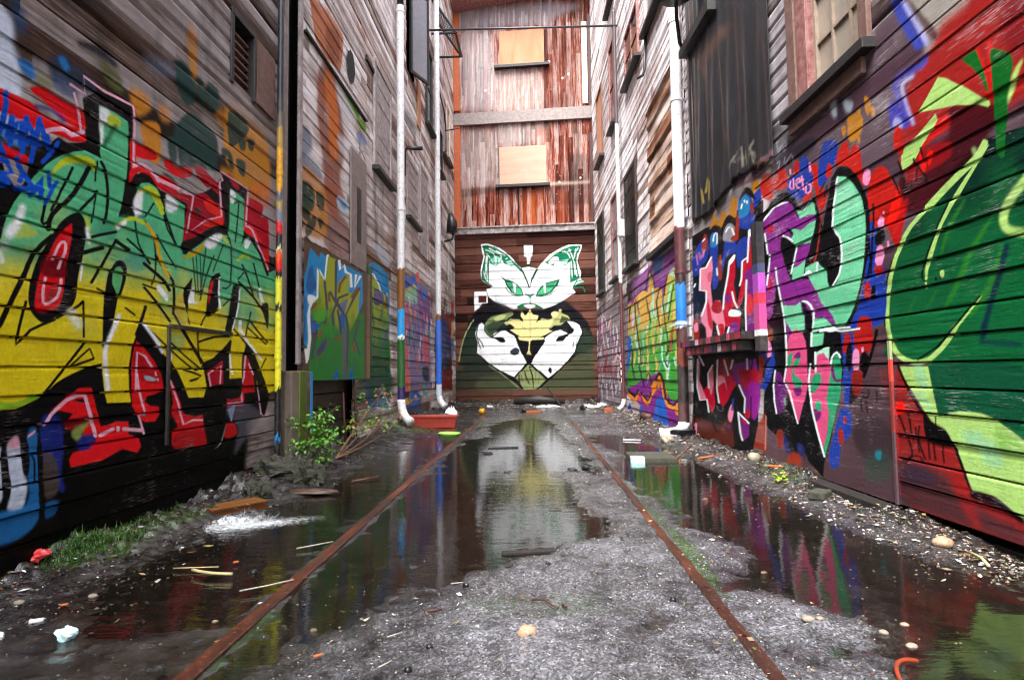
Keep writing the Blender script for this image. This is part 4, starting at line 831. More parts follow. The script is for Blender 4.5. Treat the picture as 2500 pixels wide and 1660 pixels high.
e890b8 1 0 0 4204,2173 10,-21 3,-27 -35,-28 -45,-8 -3,39 5,41 24,7 -5,-40 2,-35 13,5 20,15 -4,21 -10,20
e890b8 1 0 0 4117,2126 -34,-13 -41,-10 -1,21 20,23 34,6 22,-10 4,-25 -11,-30 -38,-22 -33,-13 -4,11 29,11 26,14 7,22 -3,21 -15,7 -7,1 -8,-12 -4,-11 21,8 33,12
e890b8 1 0 0 4041,2153 -5,-43 -6,-46 -10,-19 -10,-9 -17,3 6,4 8,16 6,44 4,43
e890b8 1 0 0 3973,2068 -28,-11 -23,-12 -4,-21 7,-17 24,-1 18,5 0,24 -6,26 23,8 6,-27 -3,-31 -43,-18 -37,2 -11,22 7,28 35,21 32,13
e890b8 1 0 0 3927,2204 -3,-65 -22,-7 3,65
e890b8 1 0 0 4066,2118 -73,-15 5,13 73,16
e890b8 1 0 0 4207,2260 0,-39 -28,-9 1,39
e890b8 1 0 0 3937,2188 -22,-45 -23,-3 23,44
e088b4 1 0 1 3335,1906 -33,34 -40,-37 16,-55 32,-6 25,25
e088b4 1 0 1 3222,1607 -29,24 -27,-32 13,-33 34,3
e088b4 1 0 1 3261,1416 -38,59 -40,-24 6,-64 31,-34 35,22
e088b4 1 0 1 3150,1476 -17,3 -3,-25 17,-7
e088b4 1 0 1 3177,1646 -13,3 -1,-18
a01a18 1 0 1 3377,1249 -31,44 -31,-38 13,-70 39,5
a01a18 1 0 1 3274,1360 -75,-4 3,-39 47,-10
08080c 1 0 1 3247,1539 -43,34 -41,-47 15,-47 68,1
08080c 1 0 0 3264,1722 -2,-34 5,-69 24,-150 24,-139 -17,-4 -24,138 -24,150 -4,70 2,34
08080c 1 0 0 3318,1586 -4,-85 0,-96 19,-60 20,-38 -16,-5 -20,38 -19,61 -1,97 4,85
08080c 1 0 1 3307,1246 -31,10 0,-66 37,-10
1a3692 1 3 0 3640,1000 -107,16 -42,-57 33,-156 37,-205 67,-51 13,177
a01a18 1 0 1 3501,991 -49,35 -124,-10 -6,-74 54,-65 113,19
a01a18 1 0 1 3625,918 -36,87 -54,-12 13,-71 51,-37
a01a18 1 0 0 3422,1096 37,-22 9,-108 -33,-27 -69,-4 -35,23 -9,103 31,28
08080c 1 0 1 3592,884 -33,63 -30,-10 0,-71 31,-86 33,16
08080c 1 0 1 3452,841 -40,56 -49,-43 7,-52 53,-45 34,30
e088b4 1 0 1 3526,858 -27,50 -38,-13 -3,-62 21,-49 43,4
e088b4 1 0 1 3434,909 -18,7 -6,-23 18,-7
7c1f1c 1 2 1 3540,772 -105,0 14,-92 50,-59 43,41
241c20 1 5 1 3559,701 -25,-54 -35,-26 78,-47
08080c 1 4 0 3286,1012 9,-4 14,-33 21,-48 23,-49 30,-48 32,-50 24,-36 -4,-6 -14,-3 -10,3 -24,36 -32,49 -29,50 -24,48 -20,48 -14,34 4,6
1a4a38 1 4 1 3233,897 -29,2 -7,-43 27,5
1a3692 1 2 0 3678,544 -113,7 -6,-94 27,-73 58,-30 46,-38 34,-134 54,-25 52,16 1,75 -55,107
8e241a 1 0 1 3647,490 -22,14 -12,-35 30,-15
8e241a 1 0 1 3716,395 -42,28 -21,-38 15,-58 36,-4
090a0e 1 2 0 4817,1991 -135,73 -196,48 -113,16 -105,-19 -97,-50 -86,-117 -88,-54 -83,40 -29,27 -44,-67 -26,-87 -26,-77 -58,122 -75,155 -78,44 -71,-15 -65,-43 -48,-53 -56,-97 -36,-88 -11,-94 6,-103 24,-108 46,-113 46,-92 47,-95 88,-94 89,-28 -7,-90 -6,-98 10,-80 72,-198 93,-214 93,-164 24,-98 198,82 250,-18 75,86 284,91 91,76 -37,269 -122,137 10,147 -40,185 125,69 -76,151 19,324
7c2680 1 2 0 4754,1974 -142,49 -143,32 -175,-4 -117,-64 -53,-100 -51,-26 -109,-5 -68,-19 -27,-43 138,-22 70,1 116,44 109,28 -86,-68 -26,-47 86,57 78,24 41,-51 -8,-72 -50,-110 -55,-88 -55,-56 -116,-2 -126,-21 -82,-84 -55,-91 -98,-68 -56,-56 -21,-55 61,26 122,58 101,-5 97,103 51,43 99,-30 160,19 75,125 50,140 43,79 18,56 88,71 16,142
b01030 0.9 4 1 4645,1935 -119,-9 -53,-45 105,-5
7c2680 1 4 0 4596,1680 -90,-39 -28,-189 114,-242 121,-10 4,225
b0102a 0.8 6 1 4625,1496 -87,48 10,-102 96,-27
6fc79a 1 0 0 4131,1932 -99,-33 -113,30 -33,-19 -23,-82 101,25 117,5
6fc79a 1 0 0 4232,1824 -155,-51 -125,19 -83,-1 34,-73 58,-69 91,23 114,5 53,71 -39,30
6fc79a 1 2 0 3582,1988 -82,-31 -75,-75 -47,-63 -24,-54 -21,-98 0,-76 9,-74 32,-139 48,-122 60,-86 55,-65 60,-47 79,1 40,64 56,56 76,52 43,76 86,98 60,65 -6,27 -149,16 -72,-36 -47,-47 -18,-110 -61,-1 -47,26 -38,75 -24,118 22,71 85,87 -23,95 -39,106
2f9a6a 0.4 30 1 3876,1287 -278,11 -159,-63 104,-121 118,-46 95,118
9adcb8 0.4 25 1 3585,1952 -134,-69 -80,-143 93,-5 163,80
6fc79a 1 0 0 4219,1527 -192,24 37,-109 162,-2
6fc79a 1 0 0 4411,1281 -211,-27 -91,27 -24,-223 256,14 31,116
6fc79a 1 2 0 3974,1138 -150,-9 -106,-65 -34,-6 298,-16
7c2680 1 0 0 4216,1550 -72,114 -184,-2 7,-46 59,-63 124,-25
8a2a20 1 0 0 3811,1783 43,-119 45,-124 29,-27 14,0 -1,-3 -29,-7 -35,30 -42,126 -29,122
090a0e 1 1 0 3882,1513 -93,211 -107,-28 -85,-87 -17,-70 29,-117 59,-97 90,23 5,82
e2f0f0 1 1 0 3592,1990 20,-40 26,-64 30,-95 16,-95 -35,-50 -40,-37 -16,-52 -3,-57 13,-60 25,-54 45,-38 41,-25 -15,-9 -42,26 -46,40 -27,56 -12,61 2,57 18,56 41,38 32,45 -16,92 -30,94 -26,63 -19,40
e2f0f0 1 2 0 4750,1972 -139,38 -153,35 -130,-10 -94,-14 1,4 102,26 142,13 157,-38 122,-49
e2f0f0 1 0 0 4674,1899 -45,-181 -25,-4 43,180
e2f0f0 1 0 0 4594,1712 70,-241 -26,-5 -69,240
e2f0f0 1 0 0 4505,1589 -15,-67 -24,-93 -33,-99 -31,-110 -16,-142 -7,-116 -23,-1 7,116 16,142 30,110 33,98 23,93 16,66
e2f0f0 1 0 0 4158,1668 94,-173 -21,-6 -94,173
e2f0f0 1 1 0 4358,1795 -33,-10 -41,-17 -46,-28 -38,-25 -17,6 38,25 50,30 47,19 34,12
e2f0f0 1 2 1 4073,1444 -84,29 -50,-32 44,-3
e2f0f0 1 3 0 4030,1897 -120,47 4,3 121,-47
e2f0f0 1 2 0 3877,1508 22,-66 -22,-6 -23,66
e2f0f0 1 3 0 4106,1271 -29,-6 -34,-12 -43,-26 -32,-40 4,-71 14,-65 -8,-1 -26,63 -15,73 37,47 51,32 48,11 34,-1
60206a 1 0 0 4217,1429 -68,-115 -31,-68 -39,-189 -18,0 39,188 31,70 67,114
090a0e 1 1 0 4107,1256 -14,-28 -16,-43 -10,-69 -6,-60 -36,-1 6,59 10,70 16,45 14,28
cf4c7c 1 2 0 4366,928 -29,86 -66,59 -70,13 -74,-29 -49,-67 -13,-65 9,-245 59,-111 89,-159 105,150 73,104 29,29 -41,108
6fc79a 1 1 0 4380,1239 -300,-66 10,-118 56,4 55,27 70,-13 64,78
7c2680 1 2 0 4356,1152 -85,-79 77,-58
2c9468 1 0 1 4359,883 -84,36 28,-90 73,-14
2c9468 1 0 1 4261,847 -101,45 24,-56 81,-36 -15,-48 -93,-37 20,-48 95,9 28,76
6a1a66 1 0 1 4253,890 -76,30 -19,-39 62,-8
6a1a66 1 0 1 4289,652 -108,12 -12,-37 65,-24
5c1a64 1 2 0 4608,679 -33,108 -88,-15 -108,-108 33,-128 82,-79 76,10 37,100
e2f0f0 1 0 0 4579,793 42,-124 -12,-124 -31,-95 -22,4 30,94 11,121 -40,123
e2f0f0 1 0 0 4376,1051 6,-211 57,-138 -88,-78 -109,-221 -19,4 108,221 87,75 -57,136 -6,211
58a080 0.7 0 0 4443,582 -16,-58 -29,4 16,58
cf4c7c 1 2 0 3952,859 -24,43 -99,5 -59,-78 6,-76 63,-153 -27,-83 31,-138 54,-112 74,134 57,137 26,142 -17,118 -82,-10
2c9468 1 2 0 3778,770 -21,59 -58,65 -41,-35 -13,-65 23,-138 74,-176 133,-253 22,44 -58,108 -27,138 27,83
2c9468 1 0 1 4026,717 -61,45 -59,4 -15,-48 76,-71 70,-11
2c9468 1 0 1 3982,567 -68,12 -11,-60 67,-4
6a1a60 1 0 1 4016,521 -107,-11 33,-58 45,-1
a8dcc0 1 3 0 3958,901 -187,44 15,-95 60,49 83,-10 25,-92
e2f0f0 1 1 0 3963,912 8,-142 -23,1 -7,140
e2f0f0 1 1 0 4031,835 20,-48 17,-71 -7,-87 -22,-93 -33,-87 -38,-84 -41,-87 -32,-64 -20,6 31,64 41,86 37,83 33,87 21,92 7,85 -17,69 -19,46
e2f0f0 1 1 0 3758,795 -4,31 -12,34 -26,23 -23,9 -18,-14 -16,-21 -17,4 17,22 31,20 40,-13 31,-26 12,-37 5,-32
6a1a66 1 0 0 3769,808 7,-6 -7,-24 -10,-33 -17,-26 -31,-10 -32,1 -19,2 -8,6 2,8 10,4 18,-2 20,-2 12,4 12,21 10,31 7,23 10,5
6fc79a 0.9 3 0 3993,1034 -162,-3 23,-76 138,-11
e2f0f0 1 0 0 4004,1048 10,-107 -25,-1 -9,107
e2f0f0 0.8 4 0 3982,1054 -100,-2 -112,-5 -64,-14 -69,-13 -113,-1 -90,2 2,10 90,-2 110,2 65,12 67,15 114,6 101,2
e2f0f0 0.8 4 0 3890,1038 -85,2 -104,1 -98,-2 -72,-3 0,10 73,3 99,3 104,-1 86,-1
e2f0f0 0.9 4 1 3841,1057 -111,9 -42,-29 76,-7
8a2a1a 0 0 1 4476,177 -64,125 -59,-32 -30,-111 128,-57
9a3418 0.8 14 1 4404,157 -64,28 -135,-9 -7,-137 100,-46 163,-10
5a4248 0.85 16 1 4760,181 -275,14 -27,-172 292,13
4a3840 0.8 10 1 4205,176 -92,4 13,-155 75,-14
242c6a 0.7 10 1 4518,310 -105,-28 -51,-119 101,35
242c6a 0.7 10 1 4255,262 -94,-7 -13,-71 94,5
8a2a14 0.8 8 1 4585,304 -102,30 0,-119 89,-11
8a2a18 0.85 14 1 5047,290 -153,69 -133,74 28,-298 126,5 132,5
c89888 0.7 0 0 4772,422 39,-279 -20,2 -38,278
1a3692 1 4 0 4865,947 -270,0 -37,-94 106,-143 104,-87 98,41
8a2a1a 1 0 1 4856,903 -89,8 11,-117 49,-129 31,86
e088b4 1 0 1 4744,1017 -86,11 -41,-70 29,-61 71,12
0a0a10 1 0 0 4660,901 50,-30 56,-43 25,-54 10,-44 -35,-1 -10,43 -22,51 -53,40 -48,29
0a0a10 1 0 0 4711,881 80,-62 -31,-7 -79,62
8a3a20 0.9 0 1 4677,1087 -75,36 -15,-84 72,-16
0a0b10 1 4 0 6536,2325 -432,-20 -468,-55 -435,-8 -290,-27 -257,-45 105,-1130 80,-94 83,-611 282,-358 651,29 937,73 -193,890
2a1c14 0.55 60 1 6404,2888 -1695,-504 149,-185 435,70 525,43 644,25
a87022 1 5 1 5943,2257 -113,126 -57,-3 -49,-80 -91,-12 -78,56 -131,-75 -92,97 -127,-2 17,-176 205,50 162,-52 195,77
a87022 1 5 1 4869,2372 -135,21 15,-160 100,65
5a3c48 0.8 12 1 5263,2578 -272,-14 -364,-101 9,-105 341,50 265,53
b02010 1 8 1 4717,2299 -106,72 -136,-69 16,-172 162,51
3a2420 0.7 14 1 4856,2503 -367,-102 8,-91 264,70
1a3692 1 4 1 6437,2123 -191,74 -233,-33 19,-183 197,-46 211,70
1a3692 1 4 1 5967,2022 -59,178 -182,-29 7,-225 169,-73
1a3692 1 4 1 5610,1869 -95,171 -233,-55 -20,-113 236,0 155,-150 158,94
1a3692 1 4 1 5219,2115 -87,202 -133,6 -119,-72 -38,-224 172,-7 142,54
1a3692 1 4 1 5238,1927 -218,31 -1,-138 202,-101
1a3692 1 4 1 5899,1900 -220,-70 72,-170 156,-29
1a3692 1 4 1 4825,2267 -107,21 -16,-92 133,-37
1a3692 1 4 1 6537,2084 -267,-112 56,-105 210,7
1c7fae 0.8 8 1 5153,2264 -110,61 -123,-61 25,-119 203,10
1c7fae 0.8 6 1 5933,2152 -83,37 -123,-27 12,-122 163,23
8e8e98 0.95 6 1 5576,2067 -73,97 -135,2 -105,-76 10,-107 177,29
8a2a1c 1 3 1 6203,2187 -135,53 -48,-137 155,-72
8a2a1c 1 3 1 5257,2149 -96,34 35,-206 84,32
8a2a1c 1 3 1 4907,2202 -46,21 -19,-85 51,-19
8a2a1c 1 3 1 5730,1867 -97,58 5,-231 89,15
8a2a1c 1 3 1 5382,2021 -98,13 6,-59
e8f0f4 1 1 0 5828,2099 -11,32 -20,28 -37,6 -15,-4 4,-51 14,-51 -36,-9 -15,51 -3,55 64,24 58,-7 24,-32 11,-32
e8f0f4 1 1 0 5476,2104 -23,16 -28,13 -28,-3 -25,-6 -1,12 33,8 45,4 34,-16 24,-16
e8f0f4 1 1 0 5355,2117 -56,-81 -30,-3 56,81
e8f0f4 1 1 0 5097,2222 -33,38 28,11 33,-38
e8f0f4 1 1 0 5046,2289 -12,-27 -28,-5 12,27
e8f0f4 1 1 0 4990,2267 -5,-30 -28,-7 6,30
e8f0f4 1 1 0 6165,2174 -87,15 32,16 88,-15
e8f0f4 1 1 0 6504,1732 -60,35 42,12 62,-35
e8f0f4 1 1 0 5791,1825 -11,-82 -37,-5 11,81
0a0b10 1 3 1 5163,2315 -155,69 -135,-56 -70,-112 89,50 107,62 133,-11
0a0b10 1 3 1 5589,2186 -163,71 -157,-68 -24,-80 122,69 136,-14 96,-79
0a0b10 1 3 1 5984,2247 -308,-25 -31,-60 223,42 82,-21
c070b0 0.8 0 0 6422,2089 -34,-124 -54,-8 33,123
c070b0 0.8 0 0 6328,2099 -14,-51 -28,-50 -71,13 -23,30 51,13 22,-29 -18,-23 14,38 14,50
c070b0 0.8 0 0 6478,1932 -45,-23 -40,5 44,23
c070b0 0.8 0 0 6151,2092 52,-75 -50,-13 -51,74
8a2418 1 5 1 6591,1358 -168,13 -21,-234 188,-3
e088a8 1 0 1 6571,1311 -120,19 -14,-89 118,-5
e07f98 1 1 0 6275,1915 -212,-32 -150,74 -28,-114 86,-175 -43,-250 31,-186 40,-118 144,-6 27,141 124,67 35,89 -195,120 -33,107 231,45 -45,125
b81c34 1 3 1 6110,1550 -104,-110 -57,-222 141,80
b81c34 0.6 4 1 6050,1804 -122,6 29,-90 80,13
e07f98 1 1 0 5965,1449 -104,55 -148,-17 -69,-101 -48,-157 77,-135 135,2 11,152 120,70
9a0c1c 1 3 1 5973,1450 -150,56 -176,-81 78,-62 187,26
b4062a 1 3 1 5793,1245 -162,-13 42,-138 124,1
b4062a 1 1 0 5644,1386 -41,123 -138,181 -30,131 -149,25 9,-186 48,-65 -59,-213 -108,175 -49,192 -112,24 -61,226 -176,-77 19,-194 58,-210 68,-146 -1,-278 181,-5 -8,236 -40,179 170,-147 161,25 33,-70 -211,-34 29,-103 74,-66 202,-12 -51,108 135,11
74207c 1 3 1 5080,1635 -158,29 -99,-85 24,-106 115,-84 95,92
74207c 1 4 1 5567,1517 -141,-13 47,-69 100,26
74207c 1 4 0 5075,1294 -165,10 4,-211 173,7
74207c 1 4 1 5460,1230 -191,-5 42,-116 177,-1
e02030 0.8 5 1 5071,1426 -113,7 -14,-148 126,2
74207c 0.7 4 1 4947,1986 -154,-83 5,-54 160,14
e8f0f2 1 1 0 5933,1971 182,-80 187,17 47,-231 -217,-42 13,-107 175,-135 -50,-10 -173,136 -9,118 209,37 -45,220 -173,-21 -187,82
e8f0f2 1 1 0 5309,1862 138,-36 54,-129 123,-184 34,-125 -42,-5 -33,122 -121,183 -52,126 -129,33
e8f0f2 1 1 0 5025,1780 118,-15 30,-148 51,-62 -35,-9 -51,63 -28,146 -105,10
e8f0f2 1 1 0 4970,2004 60,-274 -33,-7 -59,272
e8f0f2 1 1 0 5410,1531 -49,-106 -73,-70 -33,3 70,67 47,103
e8f0f2 1 1 0 5064,1586 48,-259 2,-232 -34,-1 -2,229 -48,257
e8f0f2 1 1 0 4906,1626 -58,-143 -31,-2 58,142
e8f0f2 1 1 0 5852,1248 -79,-143 -43,1 78,142
e8f0f2 1 1 0 5515,1211 79,-107 -40,-6 -78,107
e8f0f2 1 2 1 5501,1320 -54,44 -225,-37 -5,-45 203,15
e8f0f2 1 2 1 5428,1820 -142,32 26,-43 110,-27
e8f0f2 1 2 1 4964,1956 -19,47 -130,-56 95,-15
e07f98 1 1 0 6498,937 -101,-46 53,-202 -140,-111 -274,-167 14,-57 157,137 234,-21 64,131
b4062a 1 1 0 6327,577 -143,60 -120,165 -85,53 -1,-267 -25,-132 88,-92 65,29
e07f98 0.8 2 0 6149,775 -149,67 -11,-201 83,-110 70,107
b4062a 1 1 0 5862,748 -97,156 -212,1 -126,-70 -112,-145 168,-88 146,-117 110,-44 124,39 32,136
e07f98 1 2 1 5856,735 -182,-5 -63,-132 68,81 187,-42
7a0a20 0.8 8 1 5802,905 -381,-10 -49,-145 194,24 250,-12
741a78 1 2 0 5459,847 -536,47 -61,-187 7,-217 103,-121 193,19 14,154 123,125 123,22
a80a2a 1 6 1 5305,797 -405,-2 -15,-121 256,-39 142,68
8a1a8a 1 6 1 5080,682 -214,-18 16,-174 117,-118 72,107
a80a2a 1 4 1 5190,426 -116,19 35,-70 86,5
dfe8ea 1 0 0 6496,930 60,-301 -94,-164 -235,20 -45,-132 -46,5 52,138 232,-20 85,155 -59,297
dfe8ea 1 0 0 6009,859 164,-96 -18,-154 -45,3 18,148 -156,92
dfe8ea 1 0 0 5867,907 49,-291 -50,-150 -41,4 49,147 -48,288
dfe8ea 1 0 0 5327,664 -132,-124 27,-127 -32,1 -27,130 132,125
dfe8ea 1 0 0 6458,961 -167,-118 -44,6 165,118
dfe8ea 1 0 0 5683,900 -106,-159 -36,4 105,158
dfe8ea 1 0 0 5448,898 72,-91 -35,-4 -71,90
dfe8ea 1 0 0 5117,899 2,-103 -32,0 -1,103
0a0b10 1 1 0 4974,918 53,-122 -27,-2 -52,122
0a0b10 1 1 0 5062,570 19,-193 -28,2 -19,192
6a1a70 1 1 0 5341,416 -234,-81 10,-108 128,-62 68,65
dfe8ea 1 2 0 5370,414 -38,-187 -46,-69 -35,8 44,67 37,185
dfe8ea 1 2 0 5365,404 -245,-80 -25,12 243,80
a80a2a 1 4 1 5271,351 -102,-4 32,-37
5a2014 0.85 25 1 6675,254 -535,1 -310,0 -321,77 -5,-280 349,-33 840,70
0a0b10 1 3 0 6087,297 -28,-50 -44,-53 -72,-17 -58,-2 -22,22 45,1 50,10 39,50 26,49
0a0b10 1 3 0 5505,307 -2,-67 -17,-79 -63,-52 -59,-32 -43,16 56,31 58,48 16,75 1,66
e088a8 1 3 1 5614,361 -103,118 -49,-71 83,-104
2a3a9a 0.9 3 0 5642,268 -31,-34 -52,11 30,34
2a3a9a 0.9 3 0 5483,530 44,-113 -52,2 -44,111
e088a8 1 3 1 6683,179 -98,24 22,-119 64,-22
7c2486 1 6 0 10439,2378 -537,30 -724,-37 -716,29 -609,-10 -946,1 194,-1867 65,-483 1404,-9 327,51 1799,396
b06ab0 0.5 20 1 9908,2364 -1270,-29 -1040,-103 -594,-117 360,-65 976,20 1063,82
1b56ae 1 3 0 8474,2442 -676,-55 54,-106 283,-113 190,33
3a241c 1 4 0 10498,2411 -501,-33 45,-338 502,28
d88a20 1 3 1 7163,1704 -184,-73 45,-409 99,71
d8a84a>3c9a34@1.72:1.1 1 3 0 10427,1827 -586,199 -628,66 -378,-86 -214,326 -193,-325 -395,-41 -109,-180 -241,286 -330,69 -233,-150 135,-60 -40,-270 -133,-258 -58,-181 77,-698 40,-3 397,-114 379,123 118,195 289,55 674,-79 1660,-221
86d04a 0.8 6 1 7630,1957 -375,-26 -29,-269 -88,-254 293,43 246,93
b8dcb0 1 4 1 7616,2078 -260,39 -196,-119 149,-8
e0b860 0.8 3 0 8557,1516 42,-30 15,-43 -9,-44 -37,-36 -26,-1 -28,31 -4,42 -2,42 23,37
64c890 0.8 3 0 9060,936 -23,-72 -38,-89 25,-89 12,-71 -24,0 -73,70 -36,91 49,90 84,71
3aa03c 0.8 3 0 8664,1743 -15,-34 -30,-37 30,-30 15,-30 -28,-6 -87,18 -49,36 49,47 87,36
8ad060 0.8 3 0 7686,1429 78,-56 46,-79 -8,-83 -50,-66 -32,-1 -29,62 -8,78 -28,77 0,64
a8e8d0 0.8 3 0 7690,953 49,-62 33,-82 16,-83 -12,-64 -22,0 -43,64 -27,81 -21,82 5,64
64c890 0.8 3 0 7818,1806 81,-34 48,-56 -18,-64 -59,-53 -31,-2 -20,45 2,57 -30,54 -3,47
e0b860 0.8 3 0 7830,994 25,-75 7,-96 -8,-98 -26,-75 -17,1 -18,75 -1,97 2,96 18,74
f0c070 0.8 3 0 9414,2016 65,-26 17,-42 -12,-46 -60,-40 -47,-6 -58,27 -12,42 7,44 53,40
a8e8d0 0.8 3 0 8316,1674 90,-16 52,-36 -52,-47 -90,-35 -28,1 14,33 30,36 -29,29 -15,29
e0b860 0.8 3 0 9615,1332 26,-91 -4,-119 -1,-119 -29,-93 -30,0 -48,91 -14,117 18,119 52,94
e0b860 0.8 3 0 7797,1102 8,-55 -8,-70 -6,-70 -20,-53 -17,0 -23,53 -3,69 17,70 34,56
2a8a3a 0.8 3 0 9373,1314 61,-27 15,-40 -11,-40 -57,-33 -45,-2 -54,29 -11,38 7,39 50,33
2a8a3a 0.8 3 0 7966,982 46,-28 13,-41 -38,-39 -62,-28 -23,1 2,31 23,36 -1,36 16,31
2a8a3a 0.8 3 0 8175,1840 73,-60 55,-86 -11,-93 -42,-75 -17,-1 -1,71 2,90 -44,84 -31,67
e09a30 0.8 3 0 9276,1079 -12,-49 -15,-60 67,-57 54,-48 -23,-2 -112,44 -81,60 27,63 71,49
a8e8d0 0.8 3 0 7715,1031 82,-45 50,-64 -42,-68 -78,-49 -24,2 14,51 27,62 -33,60 -20,49
f0c070 0.8 3 0 9960,1168 19,-65 -1,-83 53,-81 23,-66 -35,-2 -112,62 -71,83 18,84 70,67
3aa03c 0.8 3 0 7500,1529 55,-19 37,-31 -7,-34 -34,-27 -18,-1 -14,24 -2,30 -25,28 -9,26
64c890 0.8 3 0 9624,1996 132,-40 83,-71 -87,-90 -135,-72 -30,-1 56,68 65,81 -61,66 -53,53
8ad060 0.8 3 0 9180,1451 80,-39 42,-57 5,-59 -44,-47 -41,-3 -58,41 -24,55 -21,57 21,48
64c890 0.8 3 0 8671,1773 7,-61 -17,-79 21,-73 -3,-60 -32,-4 -76,52 -37,73 32,82 73,67
2a8a3a 0.8 3 0 9226,1322 109,-60 72,-85 -56,-90 -97,-68 -23,1 36,68 42,85 -58,82 -48,65
a8e8d0 0.8 3 0 9626,1308 110,-24 58,-45 -46,-51 -102,-36 -46,1 -17,36 17,40 -27,38 8,36
f0c070 0.8 3 0 8196,1310 -18,-33 -30,-36 34,-32 22,-30 -24,-4 -85,22 -51,38 46,44 82,32
64c890 0.8 3 0 7250,1707 32,-69 13,-91 8,-92 -17,-73 -22,-2 -38,67 -18,90 -2,92 22,75
f0c070 0.8 3 0 7328,1684 84,-43 54,-67 -20,-76 -60,-60 -29,-1 -14,54 4,69 -36,64 -12,55
e0b860 0.8 3 0 9687,1943 27,-60 6,-79 55,-73 22,-61 -37,-6 -115,50 -74,72 12,83 66,70
a8e8d0 0.8 3 0 8139,1478 -15,-76 -25,-96 43,-90 29,-73 -24,-2 -88,68 -54,91 36,98 74,79
8ad060 0.8 3 0 8448,1641 23,-60 0,-78 23,-77 -5,-64 -31,-3 -72,56 -38,77 14,80 54,66
3aa03c 0.8 3 0 9976,1868 127,-57 85,-87 -73,-104 -119,-81 -27,-1 49,78 56,97 -67,84 -58,67
8ad060 0.8 3 0 8316,1390 0,-66 -7,-82 61,-79 44,-65 -24,-3 -104,60 -73,80 19,86 60,68
c8d060 0.8 3 0 7278,1210 77,-67 48,-91 -17,-94 -54,-72 -27,0 -14,71 3,90 -32,89 -10,71
a8e8d0 0.8 3 0 9406,1123 104,-35 77,-51 -22,-57 -65,-42 -25,1 1,42 8,51 -59,48 -42,40
e0b860 0.8 3 0 7991,1751 30,-26 8,-36 8,-38 -16,-33 -25,-3 -46,25 -21,36 4,39 33,33
f0c070 0.8 3 0 8038,1607 96,-27 63,-47 -33,-56 -76,-44 -29,-1 1,41 16,47 -42,43 -24,38
64c890 0.8 3 0 8182,896 60,-53 34,-71 -38,-70 -64,-52 -18,2 19,53 29,67 -24,69 -16,54
e09a30 0.8 3 0 8111,1629 77,-18 57,-32 -25,-41 -57,-32 -19,0 9,30 14,34 -41,29 -33,26
e0b860 0.8 3 0 9002,884 7,-54 -28,-64 9,-64 -21,-51 -41,-1 -81,51 -29,67 48,67 95,50
2a8a3a 0.8 3 0 9892,1703 84,-38 34,-59 -50,-67 -95,-53 -38,-1 -3,48 27,61 -13,56 15,48
c8d060 0.8 3 0 8746,1709 -16,-47 -29,-56 46,-47 31,-42 -29,-5 -102,31 -63,51 44,63 89,51
8ad060 0.8 3 0 8801,1586 26,-29 9,-37 24,-36 1,-31 -23,-3 -59,24 -36,36 2,40 33,34
8ad060 0.8 3 0 7879,1181 36,-30 12,-40 -11,-41 -35,-32 -21,0 -20,30 -1,40 -1,39 19,32
a8e8d0 0.8 3 0 7771,960 13,-62 -2,-78 46,-79 23,-64 -28,-1 -91,61 -60,80 15,81 56,62
2a8a3a 0.8 3 0 7968,1416 6,-38 -14,-45 24,-43 3,-38 -30,-3 -76,29 -41,46 29,51 69,40
a8e8d0 0.8 3 0 8508,1900 102,-66 66,-98 -74,-115 -107,-90 -19,0 58,87 60,109 -53,96 -53,74
8ad060 0.8 3 0 10088,1930 4,-43 -20,-52 46,-47 18,-43 -40,-6 -118,28 -69,50 42,60 97,50
3aa03c 0.8 3 0 7523,1409 51,-49 22,-68 -31,-72 -59,-55 -23,0 2,54 19,68 -10,66 6,53
3aa03c 0.8 3 0 9552,971 134,-61 80,-88 -76,-89 -130,-64 -37,3 33,68 51,82 -55,80 -37,66
64c890 0.8 3 0 10253,1533 34,-91 -4,-118 54,-114 7,-93 -55,-4 -144,84 -81,114 30,121 104,98
a8e8d0 0.8 3 0 9704,1526 108,-67 66,-95 -59,-102 -102,-78 -29,0 30,76 42,97 -49,92 -35,74
2a8a3a 0.8 3 0 7721,1748 59,-29 35,-47 -39,-56 -61,-44 -15,0 23,42 30,51 -26,44 -20,36
a8e8d0 0.8 3 0 7931,1731 79,-19 47,-38 -32,-48 -71,-36 -29,-1 -5,32 14,38 -26,34 -6,32
e0b860 0.8 3 0 8460,1023 -8,-60 -33,-72 20,-72 -3,-59 -36,-1 -84,56 -38,76 51,76 95,57
64c890 0.8 3 0 7852,1336 53,-23 17,-36 -25,-38 -58,-28 -32,0 -21,27 7,32 0,33 27,30
8ad060 0.8 3 0 9477,1919 101,-25 54,-46 -17,-56 -75,-48 -47,-4 -45,36 -7,48 -26,45 16,42
e0b860 0.8 3 0 8567,1357 55,-68 16,-92 -8,-91 -49,-72 -39,-1 -49,68 -12,89 4,91 43,74
a8e8d0 0.8 3 0 7189,1572 49,-18 22,-32 -25,-36 -51,-28 -22,0 -7,25 11,30 -8,28 9,27
a8e8d0 0.8 3 0 8998,1529 -29,-36 -31,-37 76,-31 73,-31 -26,-6 -140,18 -105,37 50,50 103,37
a8e8d0 0.8 3 0 9551,1874 18,-66 -19,-87 1,-86 -32,-70 -41,-4 -68,61 -20,84 38,90 82,74
f0c070 0.8 3 0 8875,1128 59,-79 26,-105 -41,-105 -69,-80 -23,0 11,81 27,103 -13,103 0,80
3aa03c 0.8 3 0 8769,1628 33,-52 -2,-71 9,-70 -26,-58 -39,-4 -70,50 -28,70 21,72 64,60
2a8a3a 0.8 3 0 8423,1373 -12,-43 -25,-50 49,-45 33,-41 -29,-4 -106,32 -68,50 42,57 86,44
